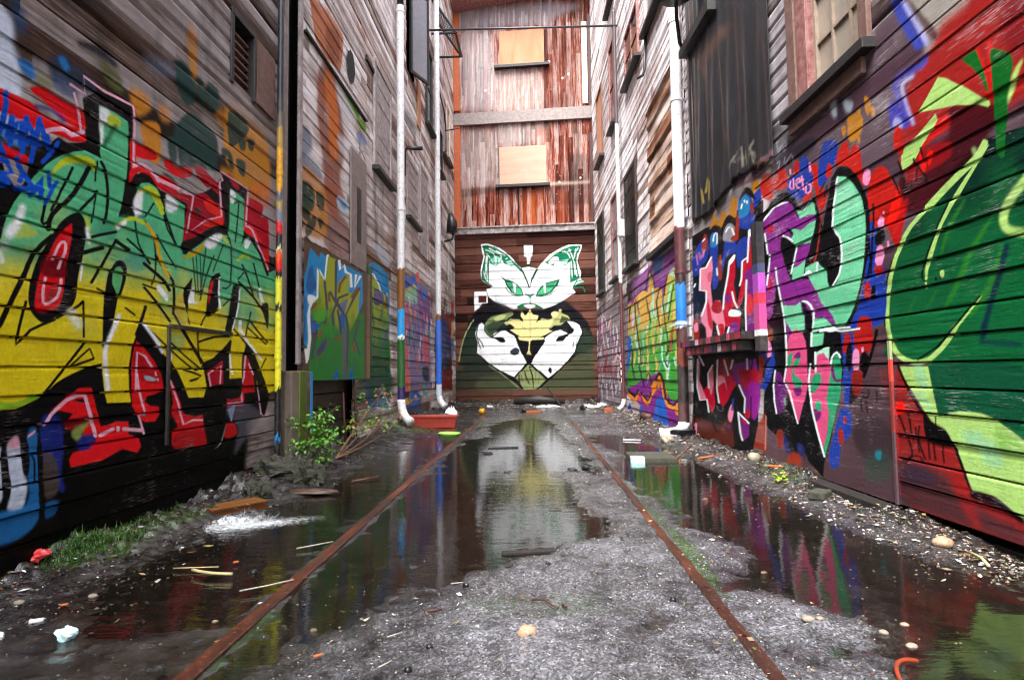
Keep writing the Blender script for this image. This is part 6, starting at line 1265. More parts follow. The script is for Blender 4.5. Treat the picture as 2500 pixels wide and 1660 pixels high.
P['end']="""
3a1c16 0.5 60 0 -2086,4434 3742,-54 -9,-412 -3736,89
121318 1 18 0 -1014,2703 -186,-72 -249,-163 -188,-211 -89,-214 -86,-305 -75,-367 -71,-336 801,-12 364,-233 421,-337 119,-77 362,20 274,228 396,354 363,279 394,158 -5,285 -120,363 -159,215 -205,187 -207,157 -181,-25 -395,-173 -485,28 -305,-14 -244,105
28332a 0.85 60 0 -1974,1036 207,578 246,-158 152,-216 273,-233 364,-263 419,-367 -1774,19 49,365
3a4630 0.85 50 0 809,993 333,264 394,143 -14,-1058 -1383,15 244,267
27352c 0.8 50 1 -1862,1370 160,550 248,56 -7,-643 -218,-180
2c3a2c 0.7 50 1 1246,1977 290,-307 -7,-300 -447,-112 159,508
465238 0.6 50 1 -1406,692 551,23 482,-308 -1036,-18
5a4234 0.4 40 0 -2087,396 3609,-40 -7,-296 -3605,32
9aa070 1 10 0 -1552,2233 -90,-127 -107,-178 -75,-195 -60,-205 -44,-224 -28,-175 34,-5 28,173 44,223 58,202 74,191 105,175 89,126
7a8a60 0.8 8 0 -1166,1011 190,-137 234,-172 206,-165 154,-126 19,23 -154,126 -207,166 -234,172 -190,137
7a8a60 0.8 8 0 738,974 -167,-163 -198,-191 -145,-133 -99,-89 20,-23 99,89 145,134 198,191 168,164
e4e8ea 1 0 0 -1521,2948 319,1 35,-119 4,-185 -160,-20 -63,-97 -131,-95 -10,253
4a221a 1 0 0 -1408,2837 211,0 -2,-185 -211,6
e4e8ea 1 0 0 -205,4128 239,-9 -20,-283 -46,-23 -24,-184 -71,2 -6,185 -67,15
e4e8ea 1 3 0 -1328,4192 171,9 222,-83 245,-152 198,-184 120,-174 82,-70 193,24 243,-57 155,188 231,208 245,129 273,73 246,-25 -34,-158 -62,-126 -33,-146 51,-154 39,-123 -22,-167 95,-79 -182,-86 -106,-88 67,-99 -161,-96 -152,-102 -167,-93 -183,-65 -182,-47 -241,36 -243,7 -306,-29 -182,103 -153,65 -153,66 -122,102 -66,202 177,72 -200,93 -98,71 -29,218 40,216 49,185 -45,151
c8ccd0 0.6 50 1 -1134,2953 306,-132 120,-249 -245,98
1c1a20 0.75 50 1 -1076,2674 246,-38 183,-97 182,-81 -245,-40 -245,99
1c1a20 0.8 50 1 568,2538 243,115 147,-155 -273,-115
0c6a48 1 2 0 -1297,4162 140,11 222,-86 245,-158 182,-186 218,-224 98,-179 -130,128 -133,137 -86,-16 -153,55 -91,127 -63,-122 -93,-46 -123,53 -55,95 -13,-588 147,-103 -240,106 -104,96 22,253 78,365
a0d4c0 1 2 0 -1087,3788 149,81 141,-67 -45,-147 -111,-33 -105,53
a0d4c0 1 2 0 -693,3706 154,38 66,-120 -153,-1
e4e8ea 0.75 3 0 -1219,4028 102,-35 108,-62 47,-127 24,-118 27,5 -24,121 -53,137 -118,70 -105,35
e4e8ea 0.75 3 0 -945,4004 60,-48 59,-61 13,-63 -1,-54 28,-1 0,57 -16,75 -64,68 -61,49
e4e8ea 0.75 3 0 -1128,4073 111,-73 137,-77 110,-29 78,-10 3,28 -76,9 -105,27 -133,76 -111,72
e4e8ea 0.75 3 0 -1196,3938 92,-127 22,16 -91,127
e4e8ea 0.75 3 0 -685,3879 -57,30 -64,36 -37,28 -23,19 -18,-20 24,-21 39,-30 66,-36 58,-31
e4e8ea 0.75 3 0 -636,3815 -62,-28 12,-26 62,29
e4e8ea 0.75 3 0 -1199,3886 -37,-496 28,-3 36,496
e4e8ea 0.75 3 0 -1152,3917 -27,-112 -23,-169 10,-236 16,-200 28,2 -16,199 -10,234 23,164 26,111
e4e8ea 0.75 3 0 -1281,3480 18,-88 27,-101 34,-62 29,-37 22,17 -27,35 -32,56 -26,98 -18,88
2a9a70 1 0 0 -1012,3846 13,-187 25,2 -14,186
2a9a70 1 0 0 -904,3829 -18,-186 25,-3 17,186
2a9a70 1 0 0 -1044,3819 -17,-124 25,-4 17,124
0c6a48 1 2 0 1277,4058 -228,11 -243,-80 -245,-145 -191,-175 -194,-187 -141,-226 -107,-248 51,195 126,242 241,207 66,-45 150,-51 113,232 69,-193 120,-34 123,94 -17,-556 151,57 109,63 -56,215 -25,246 21,152
e4e8ea 1 2 0 407,3668 153,124 106,2 -72,-157 -128,-48
a0d4c0 1 2 0 701,3689 251,34 -57,-127 -151,-13
e4e8ea 0.75 3 0 945,3986 23,-44 34,-79 43,-125 41,-151 32,-186 21,-151 27,4 -21,151 -32,187 -43,154 -43,127 -34,81 -24,45
e4e8ea 0.75 3 0 827,3925 58,-42 58,-52 20,-48 6,-39 27,5 -7,42 -24,57 -64,56 -58,43
e4e8ea 0.75 3 0 1124,3989 -50,-243 27,-6 50,243
e4e8ea 0.75 3 0 998,3684 21,-459 27,1 -21,459
e4e8ea 0.75 3 0 772,3909 53,-13 72,-7 72,29 54,30 -13,24 -52,-29 -65,-26 -64,6 -51,13
e4e8ea 0.75 3 0 1071,3589 24,-276 27,3 -24,275
e4e8ea 0.75 3 0 1187,4022 -93,-150 22,-15 94,150
0a3a28 1 0 0 -317,3518 104,-202 132,-329 100,246 137,248 -40,23 -139,-252 -41,-223 -107,305 -105,205
0a3a28 1 0 0 -278,3525 82,19 108,12 122,-26 99,-30 7,23 -101,30 -126,27 -114,-12 -83,-19
0a4a30 1 0 0 -827,3351 128,-103 199,-61 121,-87 120,-148 34,-154 -174,20 -158,81 -120,188 -47,131
4aa878 1 0 0 -669,3170 168,-14 121,-87 90,-116 38,-130 -140,16 -128,81 -105,157
e4e8ea 1 0 0 -507,3156 88,-55 -22,-236 -35,69
0a4a30 1 0 0 -712,3026 61,-84 94,-93 134,-47 113,-23 5,24 -112,23 -128,44 -88,88 -59,82
0a4a30 1 0 0 722,3211 -142,-33 -213,-48 -129,-94 -124,-156 -32,-121 188,22 219,88 154,155
4aa878 1 0 0 639,3152 -242,-45 -138,-96 -124,-150 -22,-79 158,26 182,81 130,136
e4e8ea 1 0 0 281,3089 76,4 -22,-250 -35,69
0a4a30 1 0 0 149,2758 109,-1 137,20 125,83 92,80 -13,17 -92,-80 -120,-80 -131,-19 -107,2
2a7a58 0.7 10 1 366,3093 213,55 -32,-121 -153,-57
2a7a58 0.7 10 1 -639,3154 123,-4 -2,-153 -92,64
2a8a62 1 0 0 -190,2855 127,-43 98,37 -94,-141
0a3a28 1 0 0 -204,2845 63,-26 78,-21 66,18 46,23 -10,19 -44,-22 -58,-17 -72,21 -61,25
0a3a28 1 0 0 -75,2706 8,-43 -7,-46 -61,-29 -87,-25 -102,-29 -82,-21 6,-21 82,22 102,28 88,26 69,35 14,59 -9,48
0a3a28 1 0 0 -70,2600 64,-26 86,-39 99,-52 80,-44 10,19 -80,44 -100,52 -87,39 -64,27
0c5a3c 1 6 1 -409,2533 190,63 304,-21 195,-127 -257,37 -244,-6 -122,-24
e4e8ea 1 0 1 -235,2553 168,26 142,-46 -144,-67
0c6a48 1 2 0 1039,2925 48,54 70,61 102,38 90,24 -9,33 -91,-25 -109,-41 -76,-66 -50,-56
0c6a48 1 2 0 1056,2978 109,174 -28,18 -109,-173
0c6a48 1 2 0 1065,2949 113,16 112,0 31,-58 10,-65 33,5 -12,72 -49,76 -127,3 -115,-16
0c6a48 1 2 0 1123,3115 180,25 -5,33 -180,-25
e4e8ea 1 3 0 -1438,2067 109,66 92,-101 28,-215 183,-101 183,-96 116,19 -38,77 -107,33 -184,-2 38,97 179,69 159,0 211,-142 68,-184 79,-214 177,-311 -339,-358 -278,125 -334,187 -273,217 -92,100 19,275 -63,246
e4e8ea 1 3 0 875,2121 194,-29 124,-84 59,-182 -72,-149 -94,-239 -63,-155 -214,-266 -212,-177 -243,-177 -178,153 -237,235 125,255 155,239 131,240 206,80 156,33 178,-95 -217,-71 -80,-122 174,-3 152,166 107,88 -43,115
6f7f52 1 12 1 -1236,2124 155,150 247,62 277,63 44,-84 -139,-88 -62,-121 -124,-58 -124,-150 -124,-120 -117,64 -60,130
1c2a24 0.85 20 1 -1206,2062 370,145 183,-66 -63,-181 -246,-56 -124,-120 -92,94
b4b87c 0.9 10 0 -1019,2242 185,87 153,-19 -93,-105 -185,-56
b4b87c 0.9 8 0 -745,2113 185,118 29,-123 -153,-58
a0a468 1 8 0 503,2291 152,93 97,34 -31,-81 178,-80 58,-93 -248,-145 -175,-2 -98,-89 64,211
1a221e 1 8 0 497,1933 182,87 239,-36 102,-123 -136,-57 -178,94
d0cc90 1 6 1 474,2328 91,58 89,-48 -31,-90 -106,-12
d0cc90 1 4 1 671,2414 45,14 29,-61 -60,-14
121318 0.8 10 0 743,2260 179,-64 -62,-120 -180,4
d2cc8c 1 2 0 -69,2457 65,-148 151,-28 -64,-193 147,118 150,-34 188,32 -100,-180 -62,-119 96,-33 -244,-146 59,-62 -332,-8 -67,-38 -16,-224 47,-122 -127,17 57,141 18,188 -252,44 -64,139 -176,125 129,58 -187,157 129,59 183,-11 90,-81 -9,177 104,22
d2cc8c 1 0 0 -283,2408 60,-94 -32,-121 -60,93
a8a468 1 0 0 -79,2372 -5,-670 18,0 5,670
a8a468 1 0 0 -67,1892 -217,127 -9,-16 217,-126
a8a468 1 0 0 -67,1877 238,146 -9,16 -239,-147
0d0e12 1 1 0 -401,1633 258,-5 33,-228 -83,-114 151,-8 -44,121 19,212 393,38 -108,-164 -154,-209 -170,-215 -163,221
d2cc8c 1 0 0 -102,1628 -27,-226 27,-4 27,227
d2cc8c 1 0 0 -116,1415 65,-143 -133,14
7f8a5c 1 2 0 -115,1037 -375,-333 118,-212 119,-116 302,21 268,236
14160f 1 0 0 -249,887 12,-98 32,-119 51,-105 50,-73 8,5 -30,82 -45,103 -35,116 -34,91
14160f 1 0 0 -127,975 31,-104 43,-140 19,-179 19,-149 9,1 4,151 -16,183 -48,144 -52,97
14160f 1 0 0 -341,798 57,-212 9,2 -58,212
14160f 1 0 0 52,854 -4,-271 9,0 4,270
14160f 1 0 0 141,763 -34,-240 9,-2 34,240
14160f 1 0 0 -312,709 -33,-181 8,-1 33,180
14160f 1 0 0 -101,706 -32,-150 8,-2 33,150
14160f 1 0 0 -125,961 60,-31 17,32 -60,31
14160f 1 0 0 -401,768 12,-211 36,2 -12,211
0b0c10 1 0 0 -1475,1310 367,-311 366,-219 244,-131 199,-256 33,26 -204,262 -251,136 -362,216 -364,310
0b0c10 1 0 0 1038,1297 -274,-295 -395,-363 -288,-236 26,-32 290,237 396,364 275,296
0b0c10 1 0 0 -161,1076 -344,-363 30,-29 345,363
0b0c10 1 0 0 -117,1036 463,-401 28,32 -463,401
0b0c10 1 0 0 -1429,2102 -35,-116 -21,-164 49,-205 56,-168 26,8 -55,167 -48,200 21,156 34,114
0b0c10 1 0 0 -1250,2067 -20,-68 3,-95 86,-99 85,-77 18,20 -84,76 -80,92 0,80 18,63
0b0c10 1 0 0 -1437,1721 43,-54 47,-68 28,-67 16,-54 26,8 -16,55 -29,71 -50,71 -43,55
0b0c10 1 0 0 888,2122 81,-14 96,-26 71,-32 55,-50 40,-91 16,-97 -27,-68 -46,-76 -52,-122 -43,-103 25,-10 42,102 52,121 46,76 29,78 -16,107 -44,98 -63,58 -76,35 -99,26 -82,15
0b0c10 1 0 0 -482,1767 63,-180 84,-219 99,-182 79,-131 23,14 -79,130 -97,180 -84,217 -62,180
0b0c10 1 0 0 332,1776 -131,-225 -149,-253 -94,-141 -60,-82 22,-16 60,82 95,143 150,253 130,226
0b0c10 1 0 0 -1047,1742 98,81 115,81 85,10 61,-8 4,27 -66,9 -95,-13 -121,-84 -99,-82
0b0c10 1 0 0 -720,1924 106,-84 130,-76 82,-16 49,15 0,12 -43,15 -69,19 -127,68 -122,57
0b0c10 1 0 0 193,1706 71,9 90,33 100,58 75,60 -6,11 -89,-34 -101,-52 -85,-37 -58,-36
0b0c10 1 0 1 -918,1744 138,-12 65,-108 -128,-16 -106,82
0b0c10 1 0 1 575,1614 98,118 156,-12 -128,-109
30343e 1 0 1 -602,1372 138,95 106,-63 -48,-114 -137,-10
101216 1 0 1 372,849 32,96 59,-37 -17,-126
0b0c10 1 0 1 887,1924 155,-3 -23,-105 -105,-28
1a6a4a 0.8 3 0 1015,1593 -24,-150 41,-7 24,150
1a6a4a 0.7 3 0 1121,1711 -49,-240 29,-6 49,240
1a6a4a 0.7 3 0 -1222,2030 28,-215 31,3 -28,215
1a6a4a 0.7 3 0 -1487,1939 47,91 -27,14 -47,-91
050506 1 0 0 -1958,1069 3509,-64 -1,-27 -3508,66
"""
P['endup']="""
b4aeb0 0.5 260 0 -1854,10019 867,-30 58,-1050 55,-1183 -911,21
b0a49e 0.45 200 0 -930,8867 1251,-16 49,-1137 -1244,42
8e868a 0.75 150 0 -1849,10639 2269,-5 1030,-156 -1040,-418 -2264,-4
aaa4a0 0.4 220 0 -1843,7281 1033,10 -20,-1583 -1026,14
948c8a 0.6 200 0 -809,7362 1241,-39 -78,-556 -1171,-6
3a1a14 0.35 150 0 476,9839 892,3 -9,-2049 -782,14
c8b8a8 0.5 20 0 473,5750 1045,18 -2,-86 -1045,-19
241a18 0.6 60 0 -1857,5687 958,25 -2,-140 -958,-131
2a1210 0.5 60 0 961,6489 539,-29 17,-726 -571,-7
2a1412 0.5 60 0 471,5681 1046,18 -13,-577 -1042,47
a8521e 0.3 60 0 52,7170 412,46 -8,-455 -376,-14
a8561e 0.7 15 0 -19,5588 114,-6 -15,-918 -113,4
a0481c 0.35 40 0 -268,5599 611,-29 -16,-916 -609,25
8a3c1c 0.45 30 0 703,5553 224,-10 -18,-913 -223,9
a89c98 0.6 14 0 -1632,8927 -16,-549 18,-2 16,550
b8b0b0 0.6 14 0 -1839,8358 1,-302 11,0 -1,301
b8b0b0 0.6 14 0 -1354,8897 -13,-570 12,-1 13,570
c4bebe 0.6 14 0 -1002,9192 8,-231 11,0 -8,231
d0cac8 0.6 14 0 -1812,8471 -1,-578 15,0 2,577
a89c98 0.6 14 0 -1055,8550 -5,-736 18,-1 6,735
c4bebe 0.6 14 0 -960,9701 -11,-572 11,-1 10,572
d0cac8 0.6 14 0 -966,9096 -3,-820 15,-1 3,820
b8b0b0 0.6 14 0 -1321,8953 -5,-26 -3,-592 5,-27 11,0 5,26 3,592 -5,27
b8b0b0 0.6 14 0 -1013,8264 -9,-495 18,-1 10,495
b8b0b0 0.6 14 0 -1357,8854 7,-306 18,-1 -7,306
a89c98 0.6 14 0 -1595,9767 0,-688 10,0 0,687
a89c98 0.6 14 0 -1464,9732 -6,-25 -12,-505 4,-27 11,-1 6,26 12,505 -5,27
d0cac8 0.6 14 0 -1278,9906 0,-917 17,-1 -1,917
c4bebe 0.6 14 0 -1583,9545 -2,-253 10,-1 2,253
d0cac8 0.6 14 0 -1810,9638 -16,-614 11,-1 16,614
a89c98 0.6 14 0 -1054,9347 -3,-1144 14,-1 3,1144
c4bebe 0.6 14 0 -1504,8275 7,-394 17,-1 -6,394
b8b0b0 0.6 14 0 -1382,9164 -6,-27 -9,-912 5,-27 11,-1 5,27 10,911 -5,28
a89c98 0.6 14 0 -1606,9437 -6,-27 -9,-545 6,-28 11,-1 6,27 9,545 -5,28
d0cac8 0.6 14 0 -1504,8828 0,-324 15,0 0,323
c4bebe 0.6 14 0 -1532,8596 4,-645 17,-1 -4,645
d0cac8 0.6 14 0 -1827,9295 -10,-829 17,-2 11,830
d0cac8 0.6 14 0 -1512,9384 -5,-577 13,-1 5,577
b8b0b0 0.6 14 0 -1131,9931 -16,-772 13,-1 16,772
a89c98 0.6 14 0 -1111,9503 -15,-399 18,-2 15,399
b8b0b0 0.6 14 0 -1311,8101 8,-283 14,0 -7,283
a89c98 0.6 14 0 -1689,9350 -1,-851 13,-1 1,851
b8b0b0 0.6 14 0 -1822,8142 -6,-25 -6,-240 5,-26 10,-1 6,25 6,240 -5,26
b8b0b0 0.6 14 0 -1084,9808 -10,-818 15,-1 9,818
d0cac8 0.6 14 0 -1072,9050 -13,-831 15,-1 13,831
a89c98 0.6 14 0 -1002,9660 8,-220 16,-1 -8,221
d0cac8 0.6 14 0 -1183,9924 0,-665 17,-1 0,665
c4bebe 0.6 14 0 -1067,8289 -6,-24 -16,-484 4,-25 10,-1 6,24 16,484 -4,25
a89c98 0.6 14 0 -1029,8587 -20,-773 17,-2 20,774
c4bebe 0.6 14 0 -1161,9640 -9,-508 16,-1 9,508
d0cac8 0.6 14 0 -993,8777 -6,-27 -5,-479 5,-28 11,-1 6,27 6,479 -5,28
c4bebe 0.6 14 0 -1099,9856 3,-430 16,-1 -2,430
b8b0b0 0.6 14 0 -1692,8463 -6,-24 -16,-595 5,-25 10,-1 6,25 16,594 -5,25
d0cac8 0.6 14 0 -1280,8271 -2,-229 12,-1 3,229
c4bebe 0.6 14 0 -1360,9924 -5,-26 -2,-532 5,-26 10,0 6,25 2,532 -6,26
c4bebe 0.6 14 0 -1796,9961 -6,-26 -13,-692 5,-26 11,0 5,25 14,692 -5,26
d0cac8 0.6 14 0 -1385,9368 -9,-522 14,-1 9,522
a89c98 0.6 14 0 -1563,9482 -11,-1174 10,-1 12,1174
b8b0b0 0.6 14 0 -1190,9224 -4,-292 10,0 3,291
c4bebe 0.6 14 0 -1258,8908 -8,-795 17,-1 9,795
a89c98 0.6 14 0 -1503,9043 -6,-27 -13,-898 5,-27 11,-1 6,27 13,897 -5,28
c4bebe 0.6 14 0 -1823,9620 -6,-24 -11,-481 4,-25 10,-1 6,24 11,481 -4,25
d0cac8 0.6 14 0 -1718,9972 -1,-537 11,0 1,537
a89c98 0.6 14 0 -999,8514 -5,-668 18,-1 5,667
c4bebe 0.6 14 0 -1325,9790 -15,-786 15,-1 16,786
a89c98 0.6 14 0 -1490,8953 -18,-746 11,-1 18,746
a89c98 0.6 14 0 -1069,9760 -5,-25 -5,-1037 5,-25 10,-1 6,25 5,1036 -5,26
b8b0b0 0.6 14 0 -1323,8399 1,-229 10,-1 -1,230
b8b0b0 0.6 14 0 -982,9876 -6,-25 -13,-533 4,-25 10,-1 6,24 13,533 -4,26
a89c98 0.6 14 0 -1677,9523 -7,-819 12,-1 8,819
a89c98 0.6 14 0 -994,8861 -2,-1065 16,-1 2,1065
a89c98 0.6 14 0 -1474,8513 -6,-297 11,-1 6,297
a89c98 0.6 14 0 -1031,9675 -6,-26 -4,-699 5,-27 11,0 5,26 5,698 -5,27
d0cac8 0.6 14 0 -1443,8592 -6,-23 -10,-322 4,-24 9,-1 6,23 10,322 -4,25
d0cac8 0.6 14 0 -303,7994 3,-263 18,-1 -3,263
b8b0b0 0.6 14 0 -185,8295 -15,-573 12,-1 16,573
b8b0b0 0.6 14 0 107,8617 -3,-617 13,-1 3,617
b8b0b0 0.6 14 0 -819,7977 4,-217 15,-1 -4,217
c4bebe 0.6 14 0 128,8325 -6,-25 -6,-400 5,-26 10,0 5,25 7,399 -5,26
b8b0b0 0.6 14 0 1,7975 -5,-25 0,-227 5,-26 10,0 6,25 0,227 -6,26
d0cac8 0.6 14 0 71,8737 -9,-391 12,-1 9,391
c4bebe 0.6 14 0 -647,8709 -6,-26 -16,-726 4,-26 11,-1 6,25 17,727 -5,26
c4bebe 0.6 14 0 193,8512 -15,-471 10,-1 15,471
d0cac8 0.6 14 0 263,8752 -13,-599 8,-1 14,599
a89c98 0.6 14 0 -406,8399 -4,-309 14,-1 4,309
c4bebe 0.6 14 0 -846,8618 -8,-646 15,-1 8,646
d0cac8 0.6 14 0 -661,8404 -5,-23 -10,-509 4,-24 10,-1 5,24 10,508 -4,24
d0cac8 0.6 14 0 -74,8227 3,-461 10,0 -3,461
a89c98 0.6 14 0 -543,8337 -16,-415 16,-2 16,415
b8b0b0 0.6 14 0 -605,8198 5,-395 11,0 -5,395
b8b0b0 0.6 14 0 -94,8728 -6,-26 -11,-940 5,-27 11,0 6,26 11,940 -6,27
b8b0b0 0.6 14 0 -111,8436 -9,-365 15,-1 9,365
a89c98 0.6 14 0 -763,8795 -13,-806 13,-1 14,806
d0cac8 0.6 14 0 -483,8059 1,-217 12,-1 0,217
c4bebe 0.6 14 0 -518,8542 0,-453 14,0 -1,452
c4bebe 0.6 14 0 -857,8622 7,-280 16,0 -7,279
a89c98 0.6 14 0 -859,8264 -5,-24 3,-367 5,-25 10,-1 5,25 -3,367 -5,25
b8b0b0 0.6 14 0 -188,8687 -14,-515 16,-1 15,515
d0cac8 0.6 14 0 -766,8080 4,-256 9,0 -4,256
d0cac8 0.6 14 0 214,7946 7,-230 17,0 -6,230
a89c98 0.6 14 0 -55,8543 -18,-748 9,-1 18,748
b8b0b0 0.6 14 0 -128,8719 -12,-814 15,-1 13,813
c4bebe 0.6 14 0 -365,8681 -5,-24 -2,-595 5,-25 10,0 5,24 2,594 -5,25
b8b0b0 0.6 14 0 306,8685 -1,-437 11,0 0,436
b8b0b0 0.6 14 0 -141,8769 -8,-519 16,-1 8,519
d0cac8 0.6 14 0 -988,8570 -12,-410 18,-2 12,411
c4bebe 0.6 14 0 174,8257 -12,-537 19,-1 12,537
a89c98 0.6 14 0 97,7972 -11,-264 18,-2 12,264
b8b0b0 0.6 14 0 -578,8143 -8,-291 19,-1 7,291
b8b0b0 0.6 14 0 -350,8770 -17,-921 18,-1 16,920
b8b0b0 0.6 14 0 -372,8155 -14,-297 15,-2 14,297
d0cac8 0.6 14 0 -662,8092 -10,-273 17,-2 10,273
b8b0b0 0.6 14 0 -1004,8711 -5,-25 -9,-768 5,-25 10,-1 6,25 9,768 -5,26
b8b0b0 0.6 14 0 -789,8840 -16,-725 18,-1 16,724
c4bebe 0.6 14 0 -166,8422 -8,-305 14,-1 8,305
c4bebe 0.6 14 0 -969,8233 -14,-274 14,-1 14,274
a89c98 0.6 14 0 331,8587 -8,-279 11,-1 9,279
d0cac8 0.6 14 0 -855,8047 3,-260 13,-1 -4,260
b8b0b0 0.6 14 0 -371,7999 -14,-230 17,-2 13,230
c4bebe 0.6 14 0 -1517,5927 8,-215 18,0 -8,215
c4bebe 0.6 14 0 -1236,7295 -3,-241 9,-1 3,241
d0cac8 0.6 14 0 -1352,7043 -1,-701 12,0 0,700
c4bebe 0.6 14 0 -1370,6184 3,-461 14,0 -2,461
b8b0b0 0.6 14 0 -1201,6772 -5,-24 -22,-1010 5,-25 10,-1 6,25 21,1009 -4,26
a89c98 0.6 14 0 -1449,6842 -5,-840 11,0 6,840
b8b0b0 0.6 14 0 -1105,6125 -4,-337 13,0 4,337
d0cac8 0.6 14 0 -1622,6257 -5,-24 -4,-360 5,-24 10,-1 6,24 3,360 -5,25
a89c98 0.6 14 0 -1084,6015 -10,-290 9,-1 11,291
c4bebe 0.6 14 0 -1088,6142 1,-232 13,0 0,231
c4bebe 0.6 14 0 -1024,7208 -2,-795 15,0 2,794
c4bebe 0.6 14 0 -1096,6826 -3,-557 11,0 3,557
a89c98 0.6 14 0 -908,6809 -2,-500 9,-1 3,500
b8b0b0 0.6 14 0 -1602,7253 -14,-358 17,-2 14,358
a89c98 0.6 14 0 -1627,5968 8,-219 16,0 -9,219
a89c98 0.6 14 0 -1530,6084 -14,-338 12,-1 14,338
c4bebe 0.6 14 0 -999,7128 5,-233 11,-1 -4,234
c4bebe 0.6 14 0 -1769,6679 0,-379 18,-1 0,379
a89c98 0.6 14 0 -952,6825 -6,-24 -16,-760 4,-23 10,-1 5,23 17,760 -5,24
c4bebe 0.6 14 0 -885,6659 -6,-502 16,-1 6,503
a89c98 0.6 14 0 -1098,7207 -5,-23 4,-541 5,-24 10,0 4,23 -4,541 -5,24
c4bebe 0.6 14 0 -1148,6783 -18,-901 18,-1 17,901
a89c98 0.6 14 0 -1502,5924 -9,-211 15,-1 9,210
b8b0b0 0.6 14 0 -1525,6292 -4,-26 7,-282 6,-26 11,0 4,26 -7,282 -6,26
a89c98 0.6 14 0 -1232,6002 -10,-263 14,-1 10,263
a89c98 0.6 14 0 -1211,6727 -10,-947 15,-1 11,947
c4bebe 0.6 14 0 -1824,5992 -8,-211 9,-1 9,212
b8b0b0 0.6 14 0 -1333,7219 -11,-662 19,-1 11,662
d0cac8 0.6 14 0 -1406,6826 -10,-889 11,-1 9,889
a89c98 0.6 14 0 -920,6685 -5,-24 3,-370 5,-23 9,0 5,23 -2,370 -5,23
d0cac8 0.6 14 0 -856,5943 -6,-26 -7,-238 5,-27 11,0 6,26 6,237 -4,27
b8b0b0 0.6 14 0 -888,6617 -4,-937 13,-1 5,938
d0cac8 0.6 14 0 -1563,6671 -1,-875 19,-1 1,876
b8b0b0 0.6 14 0 -1313,7285 -16,-813 16,-1 16,813
a89c98 0.6 14 0 -1802,7047 2,-950 13,-1 -2,950
b8b0b0 0.6 14 0 -1478,6540 -9,-515 9,-1 8,515
c4bebe 0.6 14 0 -1502,7243 -11,-733 15,-1 11,733
d0cac8 0.6 14 0 -1160,6600 -12,-717 9,-1 12,718
b8b0b0 0.6 14 0 -1209,6383 -6,-27 -3,-622 5,-27 11,0 6,26 3,622 -5,27
d0cac8 0.6 14 0 -989,6711 -16,-826 16,-1 17,826
a89c98 0.6 14 0 -1678,7303 -4,-830 15,-1 5,830
a89c98 0.6 14 0 -907,6147 -2,-365 14,0 1,364
c4bebe 0.6 14 0 -1548,7214 -7,-344 14,-1 7,344
b8b0b0 0.6 14 0 -1392,6186 -10,-334 16,-1 11,334
a89c98 0.6 14 0 -1815,6680 -5,-26 -4,-379 5,-27 11,0 6,26 3,378 -5,27
a89c98 0.6 14 0 -1823,6530 -1,-541 10,-1 2,541
c4bebe 0.6 14 0 -1075,6917 -8,-628 14,0 7,627
b8b0b0 0.6 14 0 -941,5945 -6,-245 13,-1 6,245
c4bebe 0.6 14 0 -1190,5985 8,-246 12,0 -7,246
d0cac8 0.6 14 0 -879,6836 -11,-585 9,0 11,584
b8b0b0 0.6 14 0 -1440,6054 4,-278 19,-1 -4,278
c4bebe 0.6 14 0 -1740,6470 -5,-26 8,-277 6,-26 11,0 5,26 -8,276 -6,27
a89c98 0.6 14 0 -1140,6691 -11,-988 12,-1 11,988
b8b0b0 0.6 14 0 -1805,7001 -3,-1126 11,0 3,1125
c4bebe 0.6 14 0 -1143,6642 -16,-507 10,-1 16,507
b8b0b0 0.6 14 0 -1064,7070 -6,-25 -15,-392 4,-26 10,-1 6,25 15,392 -4,26
c4bebe 0.6 14 0 -868,6532 -13,-457 15,-1 12,457
d0cac8 0.6 14 0 -1824,7187 -7,-323 11,-1 6,323
d0cac8 0.6 14 0 -908,7200 -5,-27 6,-396 6,-28 11,0 5,27 -5,396 -7,28
a89c98 0.6 14 0 -1599,6826 -3,-1070 10,-1 3,1070
a89c98 0.6 14 0 -233,7070 -7,-259 16,-2 8,260
a89c98 0.6 14 0 -149,7168 -2,-317 12,0 1,316
b8b0b0 0.6 14 0 334,6999 4,-221 12,0 -3,221
b8b0b0 0.6 14 0 -657,7141 -10,-218 10,-1 10,218
d0cac8 0.6 14 0 258,7021 -1,-280 16,-1 1,280
b8b0b0 0.6 14 0 -705,7165 -11,-282 17,-1 11,282
d0cac8 0.6 14 0 -253,7131 -1,-309 18,-1 1,309
d0cac8 0.6 14 0 81,7189 4,-369 13,0 -5,369
d0cac8 0.6 14 0 -483,7300 -12,-366 19,-1 12,366
d0cac8 0.6 14 0 -278,7238 3,-246 16,-1 -3,247
c4bebe 0.6 14 0 406,7107 -8,-283 10,-1 8,284
a89c98 0.6 14 0 232,7029 3,-217 14,-1 -3,218
c4bebe 0.6 14 0 -363,7261 5,-363 14,-1 -5,364
d0cac8 0.6 14 0 66,7183 -8,-277 14,-1 8,277
b8b0b0 0.6 14 0 -12,7009 -14,-235 13,-1 14,234
b8b0b0 0.6 14 0 -736,7358 -13,-523 13,-1 13,523
a89c98 0.6 14 0 -786,7173 2,-364 19,-1 -2,364
c4bebe 0.6 14 0 216,6981 7,-225 16,0 -7,225
b8b0b0 0.6 14 0 -537,7300 -11,-307 10,0 11,306
a89c98 0.6 14 0 277,7146 1,-368 9,0 -1,368
a89c98 0.6 14 0 -590,7253 3,-311 17,0 -3,311
c4bebe 0.6 14 0 -444,7241 1,-374 10,0 -2,374
d0cac8 0.6 14 0 107,7195 -7,-411 16,0 6,410
a89c98 0.6 14 0 289,7034 -6,-25 -7,-231 4,-25 10,-1 6,25 7,231 -4,25
c4bebe 0.6 14 0 -419,7113 -15,-330 18,-2 15,331
c4bebe 0.6 14 0 341,7111 1,-305 11,-1 -1,305
